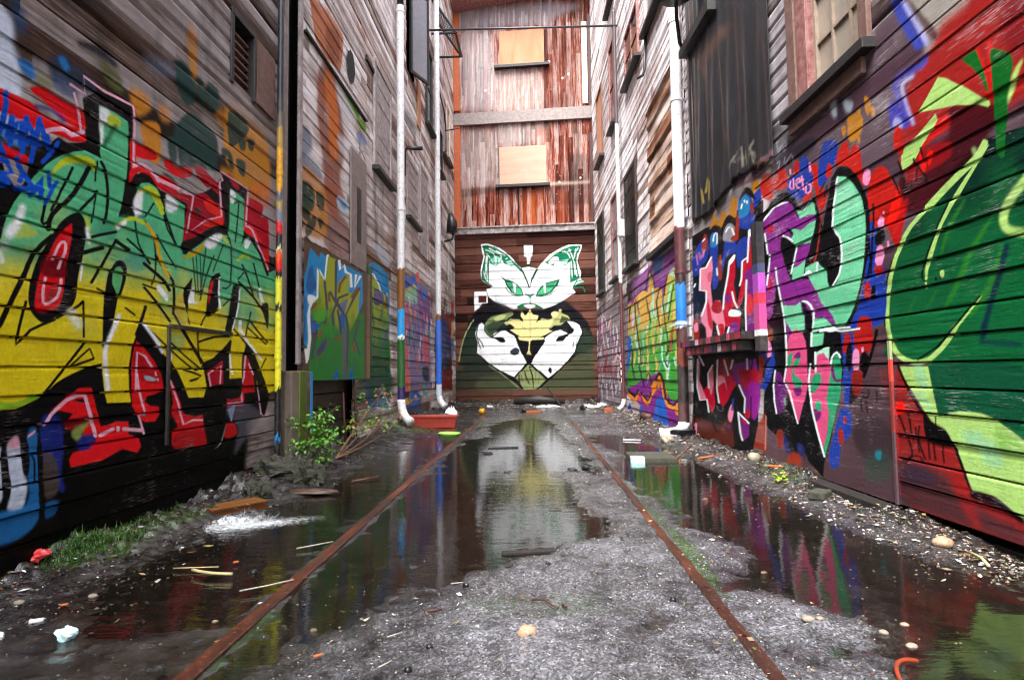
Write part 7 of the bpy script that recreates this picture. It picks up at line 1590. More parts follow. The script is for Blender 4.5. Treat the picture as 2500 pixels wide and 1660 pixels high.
d0cac8 0.6 14 0 202,7009 -6,-27 0,-224 5,-27 11,-1 6,27 0,224 -5,28
b8b0b0 0.6 14 0 -161,7253 -8,-295 17,-1 8,295
b8b0b0 0.6 14 0 -174,7215 -3,-419 14,0 3,418
b8b0b0 0.6 14 0 244,7082 -11,-277 11,-1 11,277
b8b0b0 0.6 14 0 -251,10173 0,-227 13,-1 0,227
c4bebe 0.6 14 0 -657,10426 -9,-430 12,-1 9,430
c4bebe 0.6 14 0 -987,10442 -7,-297 18,-2 8,297
b8b0b0 0.6 14 0 -1341,10492 0,-331 13,-1 0,331
b8b0b0 0.6 14 0 -1017,10317 0,-283 19,-1 0,283
d0cac8 0.6 14 0 192,10300 -14,-247 15,-2 14,247
b8b0b0 0.6 14 0 778,10113 2,-237 13,0 -3,236
a89c98 0.6 14 0 467,10346 3,-424 14,-1 -3,424
d0cac8 0.6 14 0 -165,10434 -6,-25 -13,-407 4,-26 11,-1 6,25 13,407 -5,26
d0cac8 0.6 14 0 -676,10395 -3,-246 15,-1 3,246
d0cac8 0.6 14 0 1016,10252 -6,-25 -9,-300 4,-25 10,-1 6,25 9,299 -4,26
d0cac8 0.6 14 0 -1402,10319 1,-262 17,-1 0,262
d0cac8 0.6 14 0 -779,10438 -6,-27 -4,-308 6,-27 10,-1 6,27 4,307 -5,28
d0cac8 0.6 14 0 65,10202 -8,-248 17,-1 7,248
c4bebe 0.6 14 0 500,10232 -11,-268 13,-1 11,268
a89c98 0.6 14 0 1175,10203 -6,-303 11,-1 6,303
a89c98 0.6 14 0 123,10410 -11,-233 18,-2 11,233
c4bebe 0.6 14 0 403,10410 -5,-26 4,-374 6,-27 11,-1 5,27 -4,374 -6,27
d0cac8 0.6 14 0 -70,10332 -7,-230 18,-2 7,230
d0cac8 0.6 14 0 -869,10454 -6,-242 15,-2 6,243
b8b0b0 0.6 14 0 1321,10288 -15,-363 18,-2 14,363
c4bebe 0.6 14 0 -874,10411 0,-290 10,-1 0,290
c4bebe 0.6 14 0 668,10326 1,-330 13,-1 -1,330
b8b0b0 0.6 14 0 -1173,10329 4,-247 14,0 -4,247
a89c98 0.6 14 0 651,10266 -7,-27 -9,-326 5,-28 11,-1 6,27 9,326 -4,28
b8b0b0 0.6 14 0 -757,10427 -13,-430 10,-1 12,430
b8b0b0 0.6 14 0 328,10383 -6,-25 -3,-406 5,-26 10,-1 5,25 4,406 -5,26
d0cac8 0.6 14 0 -512,10483 -12,-389 12,-2 12,390
d0cac8 0.6 14 0 1375,10105 -5,-253 10,-1 6,253
b8b0b0 0.6 14 0 412,10225 -11,-236 10,-1 11,236
a89c98 0.6 14 0 448,10387 -7,-419 19,-2 7,420
c4bebe 0.6 14 0 396,10280 2,-248 10,-1 -3,248
d0cac8 0.6 14 0 -377,10509 -6,-25 -8,-325 4,-26 11,-1 5,25 8,325 -4,26
a89c98 0.6 14 0 -1557,10537 -5,-27 5,-219 6,-28 11,0 5,27 -5,219 -6,27
c4bebe 0.6 14 0 283,10289 -11,-258 13,-1 11,258
c4bebe 0.6 14 0 -378,10454 -4,-310 16,-2 5,311
d0cac8 0.6 14 0 -771,10508 -7,-224 12,-1 6,224
a89c98 0.6 14 0 -85,10254 -1,-332 18,-1 1,331
c4bebe 0.6 14 0 -46,10319 -4,-274 11,0 5,273
b8b0b0 0.6 14 0 -19,10364 -14,-435 15,-1 14,434
d0cac8 0.6 14 0 1437,10282 -7,-310 11,-1 6,310
a89c98 0.6 14 0 -176,10387 -17,-438 9,-1 17,438
a89c98 0.6 14 0 270,10439 -6,-26 -17,-369 4,-27 11,-1 6,26 17,369 -4,27
d0cac8 0.6 14 0 434,10344 -5,-24 2,-323 5,-25 9,0 5,24 -1,323 -5,25
c4bebe 0.6 14 0 -713,10329 0,-275 10,-1 0,275
b8b0b0 0.6 14 0 -944,10479 -11,-322 18,-2 11,322
c4bebe 0.6 14 0 427,10252 -10,-365 15,-1 10,365
d0cac8 0.6 14 0 -116,10437 -6,-415 16,-1 6,414
d0cac8 0.6 14 0 -226,10276 0,-220 15,-1 0,220
c4bebe 0.6 14 0 776,10149 -1,-229 18,-1 0,229
4a2018 0.5 14 0 258,6947 -5,-269 7,-1 5,270
8a4a34 0.5 14 0 -535,8418 -3,-249 8,-1 3,250
8a4a34 0.5 14 0 -748,6283 -3,-190 11,0 2,189
8a4a34 0.5 14 0 -234,6803 -4,-228 12,-1 3,228
4a2018 0.5 14 0 89,7136 -6,-407 14,-1 7,407
4a2018 0.5 14 0 -964,6699 -4,-331 9,-1 4,332
4a2018 0.5 14 0 -404,8313 -7,-490 15,-1 7,490
6a3020 0.5 14 0 -259,8058 -3,-262 7,0 4,262
8a4a34 0.5 14 0 173,7029 -4,-234 15,-1 4,235
4a2018 0.5 14 0 -331,6668 -4,-274 15,0 4,273
6a3020 0.5 14 0 -1815,6941 -2,-288 15,0 3,287
8a4a34 0.5 14 0 -1648,8234 -5,-533 9,0 5,533
4a2018 0.5 14 0 -1092,8742 -3,-183 14,0 2,182
8a4a34 0.5 14 0 -408,8217 -3,-202 14,-1 3,203
6a3020 0.5 14 0 -1278,8848 -5,-401 15,-1 5,401
8a4a34 0.5 14 0 -1593,7209 -4,-500 12,-1 5,500
4a2018 0.5 14 0 -686,6998 -4,-339 8,0 4,338
8a4a34 0.5 14 0 -126,8291 -7,-411 14,-1 6,411
6a3020 0.5 14 0 -1561,8893 -2,-223 10,0 2,223
4a2018 0.5 14 0 -1148,6808 -4,-363 10,-1 4,363
6a3020 0.5 14 0 -139,6373 -4,-241 8,0 4,241
8a4a34 0.5 14 0 44,8500 -5,-319 10,-1 6,320
4a2018 0.5 14 0 -1042,6657 -5,-352 12,0 4,352
4a2018 0.5 14 0 -786,8335 -4,-246 15,-1 3,246
6a3020 0.5 14 0 -72,8711 -8,-522 14,-1 8,522
4a2018 0.5 14 0 339,8875 -6,-355 13,-1 6,355
4a2018 0.5 14 0 -220,6136 -3,-206 11,0 3,206
8a4a34 0.5 14 0 145,8853 -5,-309 7,-1 5,309
4a2018 0.5 14 0 -59,8906 -7,-462 15,-1 7,462
8a4a34 0.5 14 0 -1135,6204 -3,-183 13,0 3,183
4a2018 0.5 14 0 -1410,8545 -4,-455 10,-1 5,455
6a3020 0.5 14 0 -1080,6801 -6,-529 13,-1 6,529
4a2018 0.5 14 0 -1163,8442 -4,-350 15,-1 4,350
8a4a34 0.5 14 0 -991,6492 -6,-471 10,0 5,471
4a2018 0.5 14 0 -132,7103 -6,-351 10,-1 5,352
4a2018 0.5 14 0 302,8454 -7,-410 10,-1 7,411
4a2018 0.5 14 0 -1048,6548 -5,-411 13,-1 5,412
4a2018 0.5 14 0 -487,6652 -6,-481 8,0 7,480
8a4a34 0.5 14 0 -1186,7168 -3,-241 11,-1 3,241
6a3020 0.5 14 0 18,6166 -8,-533 15,0 9,532
d8dce0 0.9 6 1 854,8530 28,27 26,-30 -27,-27
d8dce0 0.9 6 1 1003,8633 34,33 34,-37 -35,-33
d8dce0 0.9 6 1 492,8999 39,36 37,-41 -39,-37
d8dce0 0.9 6 1 -1199,8330 35,34 35,-39 -36,-33
d8dce0 0.9 6 1 1268,5842 28,27 26,-29 -27,-27
d8dce0 0.9 6 1 -995,8085 21,20 21,-23 -22,-20
d8dce0 0.9 6 1 724,5755 27,26 27,-29 -28,-26
c8c0bc 0.35 15 0 315,8734 -8,-691 7,0 9,691
e0dcd8 0.35 15 0 893,6684 -1,-212 8,0 1,212
4a241c 0.35 15 0 1216,6823 -12,-749 10,-1 12,750
8a4a34 0.35 15 0 -157,5871 -15,-570 7,0 15,570
c8c0bc 0.35 15 0 -1691,5852 -2,-264 7,0 2,263
4a241c 0.35 15 0 -676,9118 -6,-476 9,0 6,476
b07a60 0.35 15 0 39,9819 -20,-604 14,-1 20,604
8a4a34 0.35 15 0 -817,8759 -21,-831 10,0 21,830
e0dcd8 0.35 15 0 -372,6610 7,-253 12,0 -6,253
8a4a34 0.35 15 0 524,6950 -20,-889 9,0 19,888
e0dcd8 0.35 15 0 -1787,5469 -11,-766 12,-1 10,767
e0dcd8 0.35 15 0 1096,6267 -21,-684 6,-1 20,684
e0dcd8 0.35 15 0 -554,7893 4,-688 12,0 -4,687
b07a60 0.35 15 0 536,8163 -14,-571 14,-1 13,571
8a4a34 0.35 15 0 535,8485 -19,-324 12,-2 20,325
34201c 0.35 15 0 368,7570 8,-349 13,0 -8,348
e0dcd8 0.35 15 0 726,7348 -21,-782 13,-1 21,782
34201c 0.35 15 0 926,5936 -28,-890 9,0 27,889
34201c 0.35 15 0 406,8852 -2,-748 8,0 3,748
b07a60 0.35 15 0 -941,5998 -5,-700 8,0 5,699
8a4a34 0.35 15 0 -344,6883 -16,-575 14,-1 15,575
4a241c 0.35 15 0 191,6140 -2,-717 12,0 1,716
34201c 0.35 15 0 407,8841 -3,-723 8,0 2,723
c8c0bc 0.35 15 0 -896,8775 -21,-856 14,-1 21,856
34201c 0.35 15 0 82,5467 0,-665 8,0 1,664
8a4a34 0.35 15 0 1337,5943 -19,-585 8,-1 19,585
4a241c 0.35 15 0 710,9200 -16,-857 12,-1 16,858
4a241c 0.35 15 0 726,8020 -7,-580 11,-1 7,580
8a4a34 0.35 15 0 816,7571 -6,-347 5,-1 6,347
c8c0bc 0.35 15 0 -129,9606 -15,-515 11,-1 14,515
e0dcd8 0.35 15 0 922,8141 -16,-839 12,-1 16,839
b07a60 0.35 15 0 -1147,6748 -2,-522 6,0 3,522
b07a60 0.35 15 0 1047,7049 -6,-453 13,0 5,452
c8c0bc 0.35 15 0 309,8337 -22,-501 13,-1 22,501
4a241c 0.35 15 0 -1116,8891 -9,-780 8,-1 9,780
c8c0bc 0.35 15 0 -1500,8113 5,-571 13,-1 -5,572
4a241c 0.35 15 0 -1111,6259 -16,-501 6,-1 17,502
4a241c 0.35 15 0 -1572,6584 -17,-684 7,-1 17,684
b07a60 0.35 15 0 539,9495 -17,-558 7,-1 16,558
c8c0bc 0.35 15 0 371,8542 -21,-840 13,-1 21,840
b07a60 0.35 15 0 -792,6764 -7,-830 6,0 8,829
c8c0bc 0.35 15 0 -1691,9480 3,-780 13,0 -4,780
34201c 0.35 15 0 31,5789 3,-691 12,0 -3,690
4a241c 0.35 15 0 -799,7865 7,-568 6,0 -6,568
4a241c 0.35 15 0 114,6405 -4,-829 11,0 3,829
e0dcd8 0.35 15 0 2,9413 -12,-546 6,0 12,546
4a241c 0.35 15 0 966,7263 -2,-812 6,-1 2,813
34201c 0.35 15 0 -1715,5438 11,-379 12,-1 -10,380
c8c0bc 0.35 15 0 -234,6617 -9,-413 12,-1 9,413
c8c0bc 0.35 15 0 157,9767 -15,-471 6,-1 15,472
e0dcd8 0.35 15 0 -1691,8664 4,-725 11,0 -4,725
8a4a34 0.35 15 0 919,6481 1,-476 8,0 -1,476
34201c 0.35 15 0 -622,6867 4,-261 8,0 -4,261
34201c 0.35 15 0 -515,8075 4,-270 7,-1 -4,271
34201c 0.35 15 0 1411,7954 -12,-880 12,-1 12,881
4a241c 0.35 15 0 50,8390 -6,-390 9,-1 6,390
b07a60 0.35 15 0 -252,6797 -23,-843 13,-1 22,843
c8c0bc 0.35 15 0 540,6903 -15,-860 7,-1 16,861
e0dcd8 0.35 15 0 -291,6441 -8,-500 12,-1 7,500
8a4a34 0.35 15 0 -772,8017 4,-484 6,0 -4,483
e0dcd8 0.35 15 0 280,8371 -12,-286 11,-1 11,286
34201c 0.35 15 0 -212,9436 5,-384 11,0 -5,383
e0dcd8 0.35 15 0 -1225,9457 -6,-490 7,0 6,490
b07a60 0.35 15 0 -1742,5868 -19,-898 12,0 19,898
e0dcd8 0.35 15 0 208,8977 -7,-246 8,0 8,245
c8c0bc 0.35 15 0 847,5811 -24,-503 7,-1 23,504
4a241c 0.35 15 0 1395,7854 -2,-284 12,-1 2,284
b07a60 0.35 15 0 384,9317 0,-623 13,-1 0,623
8a4a34 0.35 15 0 671,8196 0,-229 10,-1 1,230
4a241c 0.35 15 0 168,7561 -5,-742 8,0 5,742
c8c0bc 0.35 15 0 1152,5713 -7,-853 5,0 7,853
c8c0bc 0.35 15 0 179,9536 -24,-662 8,-1 25,662
b07a60 0.35 15 0 -312,5377 -16,-592 9,-1 15,593
c8c0bc 0.35 15 0 763,9371 -18,-265 7,-1 18,265
c8c0bc 0.35 15 0 525,8365 0,-766 8,0 0,766
4a241c 0.35 15 0 -649,7678 -1,-820 9,0 0,820
8a4a34 0.35 15 0 988,8996 -23,-883 8,0 24,882
8a4a34 0.35 15 0 -1470,5873 -8,-523 12,-1 9,523
8a4a34 0.35 15 0 -1501,5481 -2,-539 11,-1 2,539
c8c0bc 0.35 15 0 -106,8013 -6,-350 13,-1 6,350
4a241c 0.35 15 0 -972,5666 3,-350 13,0 -3,350
4a241c 0.35 15 0 821,7360 -9,-702 6,-1 10,702
b07a60 0.35 15 0 -738,5582 -8,-377 12,0 9,376
c8c0bc 0.35 15 0 -1768,6279 6,-867 9,0 -6,867
34201c 0.35 15 0 -553,7386 8,-449 9,-1 -8,449
4a241c 0.35 15 0 1013,5817 -20,-692 11,-1 20,692
b07a60 0.35 15 0 1331,8716 -1,-525 7,0 1,525
34201c 0.35 15 0 -536,9417 -23,-912 10,0 23,911
34201c 0.35 15 0 454,9605 9,-258 8,0 -9,257
e0dcd8 0.35 15 0 -794,5727 10,-332 11,0 -10,332
34201c 0.35 15 0 -763,5318 -11,-622 7,-1 12,622
e0dcd8 0.35 15 0 -737,5721 11,-266 7,0 -10,266
4a241c 0.35 15 0 -1377,7289 -8,-769 10,0 8,768
e0dcd8 0.35 15 0 -913,8426 -15,-363 12,-2 15,364
34201c 0.35 15 0 -1744,6866 4,-277 14,-1 -5,277
8a4a34 0.35 15 0 -1251,7577 -1,-384 11,-1 0,384
34201c 0.35 15 0 -1590,8856 -11,-485 10,-1 11,485
c8c0bc 0.35 15 0 1392,9034 -27,-799 7,-1 27,799
e0dcd8 0.35 15 0 -1350,8954 -12,-849 5,-1 13,850
c8c0bc 0.35 15 0 501,7397 -9,-540 7,0 10,539
4a241c 0.35 15 0 -917,8301 6,-365 10,0 -6,364
b07a60 0.35 15 0 179,7043 -25,-660 11,-1 25,660
8a4a34 0.35 15 0 1008,7639 -12,-451 11,0 13,451
8a4a34 0.35 15 0 -1708,7926 -19,-527 10,-1 19,527
c8c0bc 0.35 15 0 70,9193 -3,-886 7,-1 4,887
c8c0bc 0.35 15 0 -265,9498 -13,-415 8,-1 13,415
4a241c 0.35 15 0 -1064,5310 -6,-446 10,0 5,446
34201c 0.35 15 0 -1558,9924 -2,-619 9,-1 3,619
8a4a34 0.35 15 0 961,7948 -5,-635 8,0 6,635
c8c0bc 0.35 15 0 149,5961 -15,-500 7,-1 15,500
8a4a34 0.35 15 0 958,8167 0,-345 10,-1 0,345
c8c0bc 0.35 15 0 -948,5487 -5,-701 9,0 5,700
e0dcd8 0.35 15 0 -1499,7193 -15,-432 14,-1 15,432
4a241c 0.35 15 0 537,8215 2,-289 13,-1 -2,290
b07a60 0.35 15 0 294,5308 -3,-594 9,0 3,593
b07a60 0.35 15 0 1386,7501 -15,-840 10,0 14,839
b07a60 0.35 15 0 -629,5887 -7,-798 10,0 7,798
8a4a34 0.35 15 0 709,8067 -5,-465 13,-1 5,465
e0dcd8 0.35 15 0 -843,9037 -12,-644 13,-1 12,644
e0dcd8 0.35 15 0 -1495,9923 -4,-702 12,-1 4,702
e0e0e0 1 0 1 971,7543 14,0 -7,-17
e0e0e0 1 0 1 1012,8417 14,-1 -7,-17
e0e0e0 1 0 1 741,5792 14,0 -7,-17
e0e0e0 1 0 1 644,8258 13,-1 -7,-17
e0e0e0 1 0 1 1389,7249 13,-1 -7,-17
e0e0e0 1 0 1 1043,6561 14,-1 -7,-17
e0e0e0 1 0 1 1257,7442 14,-1 -7,-17
e0e0e0 1 0 1 1333,8498 14,-1 -7,-18
e0e0e0 1 0 1 1393,7462 13,-1 -7,-17
e0e0e0 1 0 1 1160,7497 14,-1 -7,-17
e0e0e0 1 0 1 1287,7248 14,-1 -7,-17
e0e0e0 1 0 1 1135,7442 14,0 -7,-18
e0e0e0 1 0 1 1347,5921 14,0 -8,-17
e0e0e0 1 0 1 688,6024 13,-1 -7,-17
e0e0e0 1 0 1 1499,7696 14,0 -7,-18
e0e0e0 1 0 1 667,5450 14,-1 -7,-17
e0e0e0 1 0 1 1527,8052 14,-1 -7,-17
e0e0e0 1 0 1 1276,5425 14,-1 -7,-17
e0e0e0 1 0 1 751,5941 13,-1 -7,-17
e0e0e0 1 0 1 787,5918 14,0 -7,-17
e0e0e0 1 0 1 1027,6945 14,0 -7,-17
e0e0e0 1 0 1 613,6372 13,-1 -7,-17
e0e0e0 1 0 1 1242,7534 14,-1 -7,-17
e0e0e0 1 0 1 561,8246 14,-1 -7,-17
e0e0e0 1 0 1 734,5233 14,-1 -8,-17
e0e0e0 1 0 1 1245,5536 14,0 -8,-17
"""
REG={'end': [('cat_mural', 'white cat with green ears and cloaked hands holding a leaf',
          [(-1.337, 4.201), (-0.935, 4.124), (-0.296, 3.544), (0.146, 3.514), (0.777, 4.03), (1.296, 4.088), (1.191, 3.678), (1.359, 3.124), (1.114, 2.827), (1.426, 2.063), (1.536, 1.4), (1.513, 0.356), (-1.979, 0.395), (-1.958, 1.066), (-1.726, 2.043), (-1.527, 2.377), (-1.521, 2.964), (-1.196, 2.955), (-1.009, 3.073), (-1.348, 3.238)])],
 'left': [('graffiti_mural', 'green and yellow letters with black outlines and red shadows',
           [(2.068, 1.913), (2.246, 1.939), (2.237, 2.007), (2.511, 2.03), (2.449, 2.092), (2.505, 2.201), (2.843, 2.213), (2.86, 2.024), (3.138, 2.047), (3.487, 2.13), (3.653, 2.155), (4.034, 2.155), (4.354, 2.103), (4.365, 1.609), (4.706, 1.736), (4.726, 1.0), (4.533, 0.705), (4.281, 0.28), (3.646, 0.317), (3.218, 0.397), (2.5, 0.395), (2.367, 0.184), (2.141, 0.169)]),
          ('graffiti_mural', 'green and blue letters between the plywood sheet and the white downpipe', [(6.915, 2.245), (8.093, 2.315), (8.084, 0.598), (8.128, 0.308), (6.503, 0.409), (6.921, 0.63)]),
          ('graffiti_mural', 'pink and violet lettering with drips between the white downpipes', [(8.564, 2.502), (11.3, 2.508), (11.737, 2.3), (11.602, 0.503), (11.177, 0.168), (8.619, 0.212), (8.547, 0.586)])],
 'right': [('creature_mural', 'dark green rounded creature with lime outlines on red', [(2.862, 2.07), (2.712, 2.171), (2.494, 2.183), (2.317, 2.058), (2.086, 2.071), (2.127, 0.853), (2.187, 0.035), (2.658, 0.237), (2.809, 0.498), (2.944, 0.563), (3.13, 0.819), (3.197, 1.057), (3.121, 1.324), (3.049, 1.435), (2.845, 1.571), (2.683, 1.706), (3.009, 1.824)]),
           ('graffiti_mural', 'purple and mint green letters with white edges', [(4.754, 1.974), (4.372, 2.138), (4.171, 2.064), (4.047, 1.94), (3.901, 1.969), (3.739, 1.935), (3.656, 2.001), (3.507, 2.03), (3.338, 1.837), (3.294, 1.596), (3.386, 1.265), (3.548, 1.05), (3.637, 1.022), (3.629, 0.77), (3.916, 0.08), (4.814, 0.397), (4.655, 0.803), (4.665, 0.95), (4.75, 1.204)]),
           ('graffiti_panel', 'smooth boarded panel with red and pink letters', [(6.497, 2.466), (4.633, 2.4), (4.501, 2.156), (4.78, 1.9), (4.872, 1.058), (4.866, 0.936), (4.792, 0.103), (6.747, 0.039), (6.596, 0.999)]), ('graffiti_mural', 'orange and lime lettering on purple', [(10.439, 2.378), (8.462, 2.4), (6.907, 2.391), (7.101, 0.524), (7.194, 0.039), (8.897, 0.083), (10.696, 0.479)]),
           ('graffiti_mural', 'white and pink dripping letters near the far corner', [(14.812, 2.38), (11.162, 2.26), (11.329, 0.462), (11.023, 0.096), (15.387, -0.04), (15.149, 0.361)])]}

# ------------------------------------------------------------------ paint rasteriser (all coordinates are metres on the wall)
def crv(P,n=6):
    P=np.array(P,float); a=np.roll(P,1,0); c=np.roll(P,-1,0); d=np.roll(P,-2,0); o=[]
    for t in np.linspace(0,1,n,endpoint=False): o.append(.5*(2*P+(-a+c)*t+(2*a-5*P+4*c-d)*t*t+(-a+3*P-3*c+d)*t**3))
    return np.stack(o,1).reshape(-1,2)
def parse(txt):
    R=[]
    for ln in txt.strip().split('\n'):
        p=ln.split(' '); q=np.cumsum(np.array([list(map(int,s.split(','))) for s in p[4:]]),0)/1000.
        R.append((p[0],float(p[1]),float(p[2])/1000.*.45,crv(q) if p[3]=='1' else q))
    return R
def idx(x,g):
    i=np.interp(x,g,np.arange(len(g))); d0=g[1]-g[0]; d1=g[-1]-g[-2]
    i=np.where(x<g[0],(x-g[0])/d0,i); return np.where(x>g[-1],len(g)-1+(x-g[-1])/d1,i)
def cover(poly,us,vs,soft=0,SUB=3):
    """anti-aliased coverage of a polygon on the grid (us,vs): returns (r0,r1,c0,c1,cov)"""
    X=np.clip(idx(poly[:,0],us),-4000,6000); Y=np.clip(idx(poly[:,1],vs),-4000,6000); nC,nR=len(us),len(vs)
    ci=int(np.clip(np.interp(poly[:,0].mean(),us,np.arange(nC)),1,nC-2)); ri=int(np.clip(np.interp(poly[:,1].mean(),vs,np.arange(nR)),1,nR-2))
    bx=int(round(soft/max((us[min(ci+4,nC-1)]-us[max(ci-4,0)])/8,1e-4))) if soft else 0; by=int(round(soft/max((vs[min(ri+8,nR-1)]-vs[max(ri-8,0)])/16,1e-4))) if soft else 0
    c0=max(0,int(math.floor(X.min()))-1-2*bx); c1=min(nC,int(math.ceil(X.max()))+2+2*bx); r0=max(0,int(math.floor(Y.min()))-1-2*by); r1=min(nR,int(math.ceil(Y.max()))+2+2*by)
    if c1<=c0 or r1<=r0: return None
    w=c1-c0; hgt=r1-r0; cov=np.zeros((hgt,w+1),np.float32)
    X2=np.roll(X,-1); Y2=np.roll(Y,-1); acc=np.zeros((hgt,w+2),np.float32); par=np.zeros((hgt,w+2),np.float32)
    for k in range(hgt*SUB):
        y=r0-.5+(k+.5)/SUB; m=((Y<=y)&(Y2>y))|((Y2<=y)&(Y>y))
        if not m.any(): continue
        xs=np.sort(X[m]+(y-Y[m])/(Y2[m]-Y[m])*(X2[m]-X[m])); xs=np.clip(xs-c0+.5,0,w)
        row=acc[k//SUB]
        for a,b in zip(xs[0::2],xs[1::2]):
            if b<=a: continue
            # difference buffer with fractional ends
            ia=int(a); fa=a-ia; ib=int(b); fb=b-ib
            row[ia]+=1-fa; row[ia+1]+=fa; row[ib]-=1-fb; row[ib+1]-=fb
    cov=np.cumsum(acc,1)[:,:w]/SUB
    def blur(A,n,ax):
        if n<1: return A
        pd=[(0,0),(0,0)]; pd[ax]=(n+1,n); C=np.cumsum(np.pad(A,pd,mode='edge' if False else 'constant'),ax); L=2*n+1
        return (np.take(C,range(L,C.shape[ax]),ax)-np.take(C,range(0,C.shape[ax]-L),ax))/L
    for _ in range(2): cov=blur(blur(cov,by,0),bx,1)
    return r0,r1,c0,c1,np.clip(cov,0,1)
def paint_grid(recs,us,vs):
    A=np.zeros((len(vs),len(us),4),np.float32); sp=np.random.default_rng(5).random((len(vs),len(us))).astype(np.float32)
    for col,al,soft,poly in recs:
        R=cover(poly,us,vs,soft)
        if R is None: continue
        r0,r1,c0,c1,cv=R
        if soft>.004: cv=np.clip(cv+(sp[r0:r1,c0:c1]-.5)*1.6*cv*(1-cv),0,1)
        if '>' in col:
            cc,g=col.split('@'); a,b=cc.split('>'); v0,v1=map(float,g.split(':'))
            V=vs[r0:r1][:,None]+.26*fbm(us[c0:c1][None,:]*5,vs[r0:r1][:,None]*5,4,3); t=np.clip((v0-V)/(v0-v1),0,1)[...,None]; t=t*t*(3-2*t); C=lin(a)*(1-t)+lin(b)*t
        else: C=lin(col)
        c=(cv*al)[...,None]; B=A[r0:r1,c0:c1]; oa=c[...,0]+B[...,3]*(1-c[...,0]); rgb=(C*c+B[...,:3]*B[...,3:]*(1-c))/np.maximum(oa,1e-5)[...,None]
        A[r0:r1,c0:c1,:3]=rgb; A[r0:r1,c0:c1,3]=oa
    return A
def grid_rows(v0,v1,pitch,base,sp,sp2=None,vsplit=99):
    """row heights with extra rows at each board joint"""
    R=[]; k=math.floor((v0-base)/pitch)-1
    while base+k*pitch<v1+pitch:
        z=base+k*pitch; s=sp if z<vsplit else sp2
        ex=[-.012,-.007,-.003,0,.0022,.0085,.0102] if s<.012 else ([-.01,0,.003,.009] if s<.03 else [-.008,0,.009])
        R+=[z+e for e in ex]; n=max(1,int((pitch-.0215)/s)); R+=[z+.0095+(pitch-.0215)*i/n for i in range(1,n)]; k+=1
    R=np.array(sorted(R)); return R[(R>=v0)&(R<=v1)]
def grid_cols(u0,u1,W,f,cap):
    o=[u0]
    while o[-1]<u1: u=o[-1]; o.append(u+min(cap,max(.0022,f*u*u/(573.*W))))
    o[-1]=u1; return np.array(o)
def board_h(uu,vv,pitch,base,depth=.026,amp=.003,seed=0,flat=None,lap=.0015,gapw=.0095):
    k=np.floor((vv-base)/pitch+1e-6); d=vv-base-k*pitch       # d: height above the joint
    rnd=np.random.default_rng(seed).random(400); off=(rnd[(k.astype(int))%400]-.5)*2*amp
    h=off+.0035*fbm(uu*.9+k*3.1,k*1.7,3,seed+1)
    h=h-lap*(d/pitch-.5)                                             # boards lean out a little at the foot
    gap=(d>=.0015)&(d<gapw); h=np.where(gap,h-depth,h)
    top=pitch-d; r=np.clip(1-top/.007,0,1); h=h-.004*r*r
    h=h-.0025*np.clip(fbm(uu*2.2+k*5,vv*34,4,seed+2)-.12,0,1)*2
    if flat is not None: h=np.where(flat,.004+.002*fbm(uu*3,vv*3,3,seed+4),h)
    return h
def inpoly(px,py,poly):
    r=np.zeros(px.shape,bool); n=len(poly)
    for i in range(n):
        x1,y1=poly[i]; x2,y2=poly[(i+1)%n]
        if y1==y2: continue
        c=((y1>py)!=(y2>py))&(px<(x2-x1)*(py-y1)/(y2-y1)+x1); r^=c
    return r
def grid_mesh(name,w,us,vs,H,A,mat,parent,regions=(),holes=(),wob=None,sel=None):
    """wall surface as a height field; faces inside a region polygon become a part of their own"""
    U,V=np.meshgrid(us,vs); Vw=V if wob is None else V+wob
    P=np.empty((len(vs),len(us),3),np.float32)
    if w=='L': P[...,0]=-2.07+.003*U+H; P[...,1]=U
    elif w=='R': P[...,0]=2.017-.028*U-H; P[...,1]=U
    else: P[...,0]=U; P[...,1]=14.75-.065*U-H
    P[...,2]=Vw
    P=P.reshape(-1,3); C=A.reshape(-1,4); nc=len(us)
    r,c=np.meshgrid(np.arange(len(vs)-1),np.arange(nc-1),indexing='ij'); a=r*nc+c
    F=np.stack([a,a+1,a+nc+1,a+nc] if w!='R' else [a+1,a,a+nc,a+nc+1],-1)
    um=(us[:-1]+us[1:])/2; vm=(vs[:-1]+vs[1:])/2; UM,VM=np.meshgrid(um,vm); ids=np.zeros(UM.shape,int)
    for i,(nm,lb,poly) in enumerate(regions):
        m=inpoly(UM,VM,poly)&(ids==0)
        if m.sum()>200: ids[m]=i+1
    for (u0,u1,v0,v1) in holes: ids[(UM>u0)&(UM<u1)&(VM>v0)&(VM<v1)]=-1
    if sel is not None: ids[~sel(UM,VM)]=-1
    out=[]
    for i in range(len(regions)+1):
        f=F[ids==i]
        if len(f)==0: continue
        vi,inv=np.unique(f.ravel(),return_inverse=True); nm=name if i==0 else regions[i-1][0]
        me=bpy.data.meshes.new(nm); me.vertices.add(len(vi)); me.vertices.foreach_set('co',P[vi].ravel())
        me.loops.add(len(inv)); me.loops.foreach_set('vertex_index',inv.astype(np.int32)); me.polygons.add(len(f)); me.polygons.foreach_set('loop_start',np.arange(0,len(inv),4,dtype=np.int32))
        me.update(calc_edges=True); at=me.color_attributes.new('Paint','FLOAT_COLOR','POINT'); at.data.foreach_set('color',C[vi].astype(np.float32).ravel())
        me.polygons.foreach_set('use_smooth',[True]*len(f)); me.materials.append(mat)
        o=bpy.data.objects.new(nm,me); link(o,parent)
        if parent: o.matrix_parent_inverse=Matrix.Translation(parent.location).inverted()
        if i: o['label']=regions[i-1][1]
        out.append(o)
    return out
REC={k:parse(v) for k,v in P.items()}
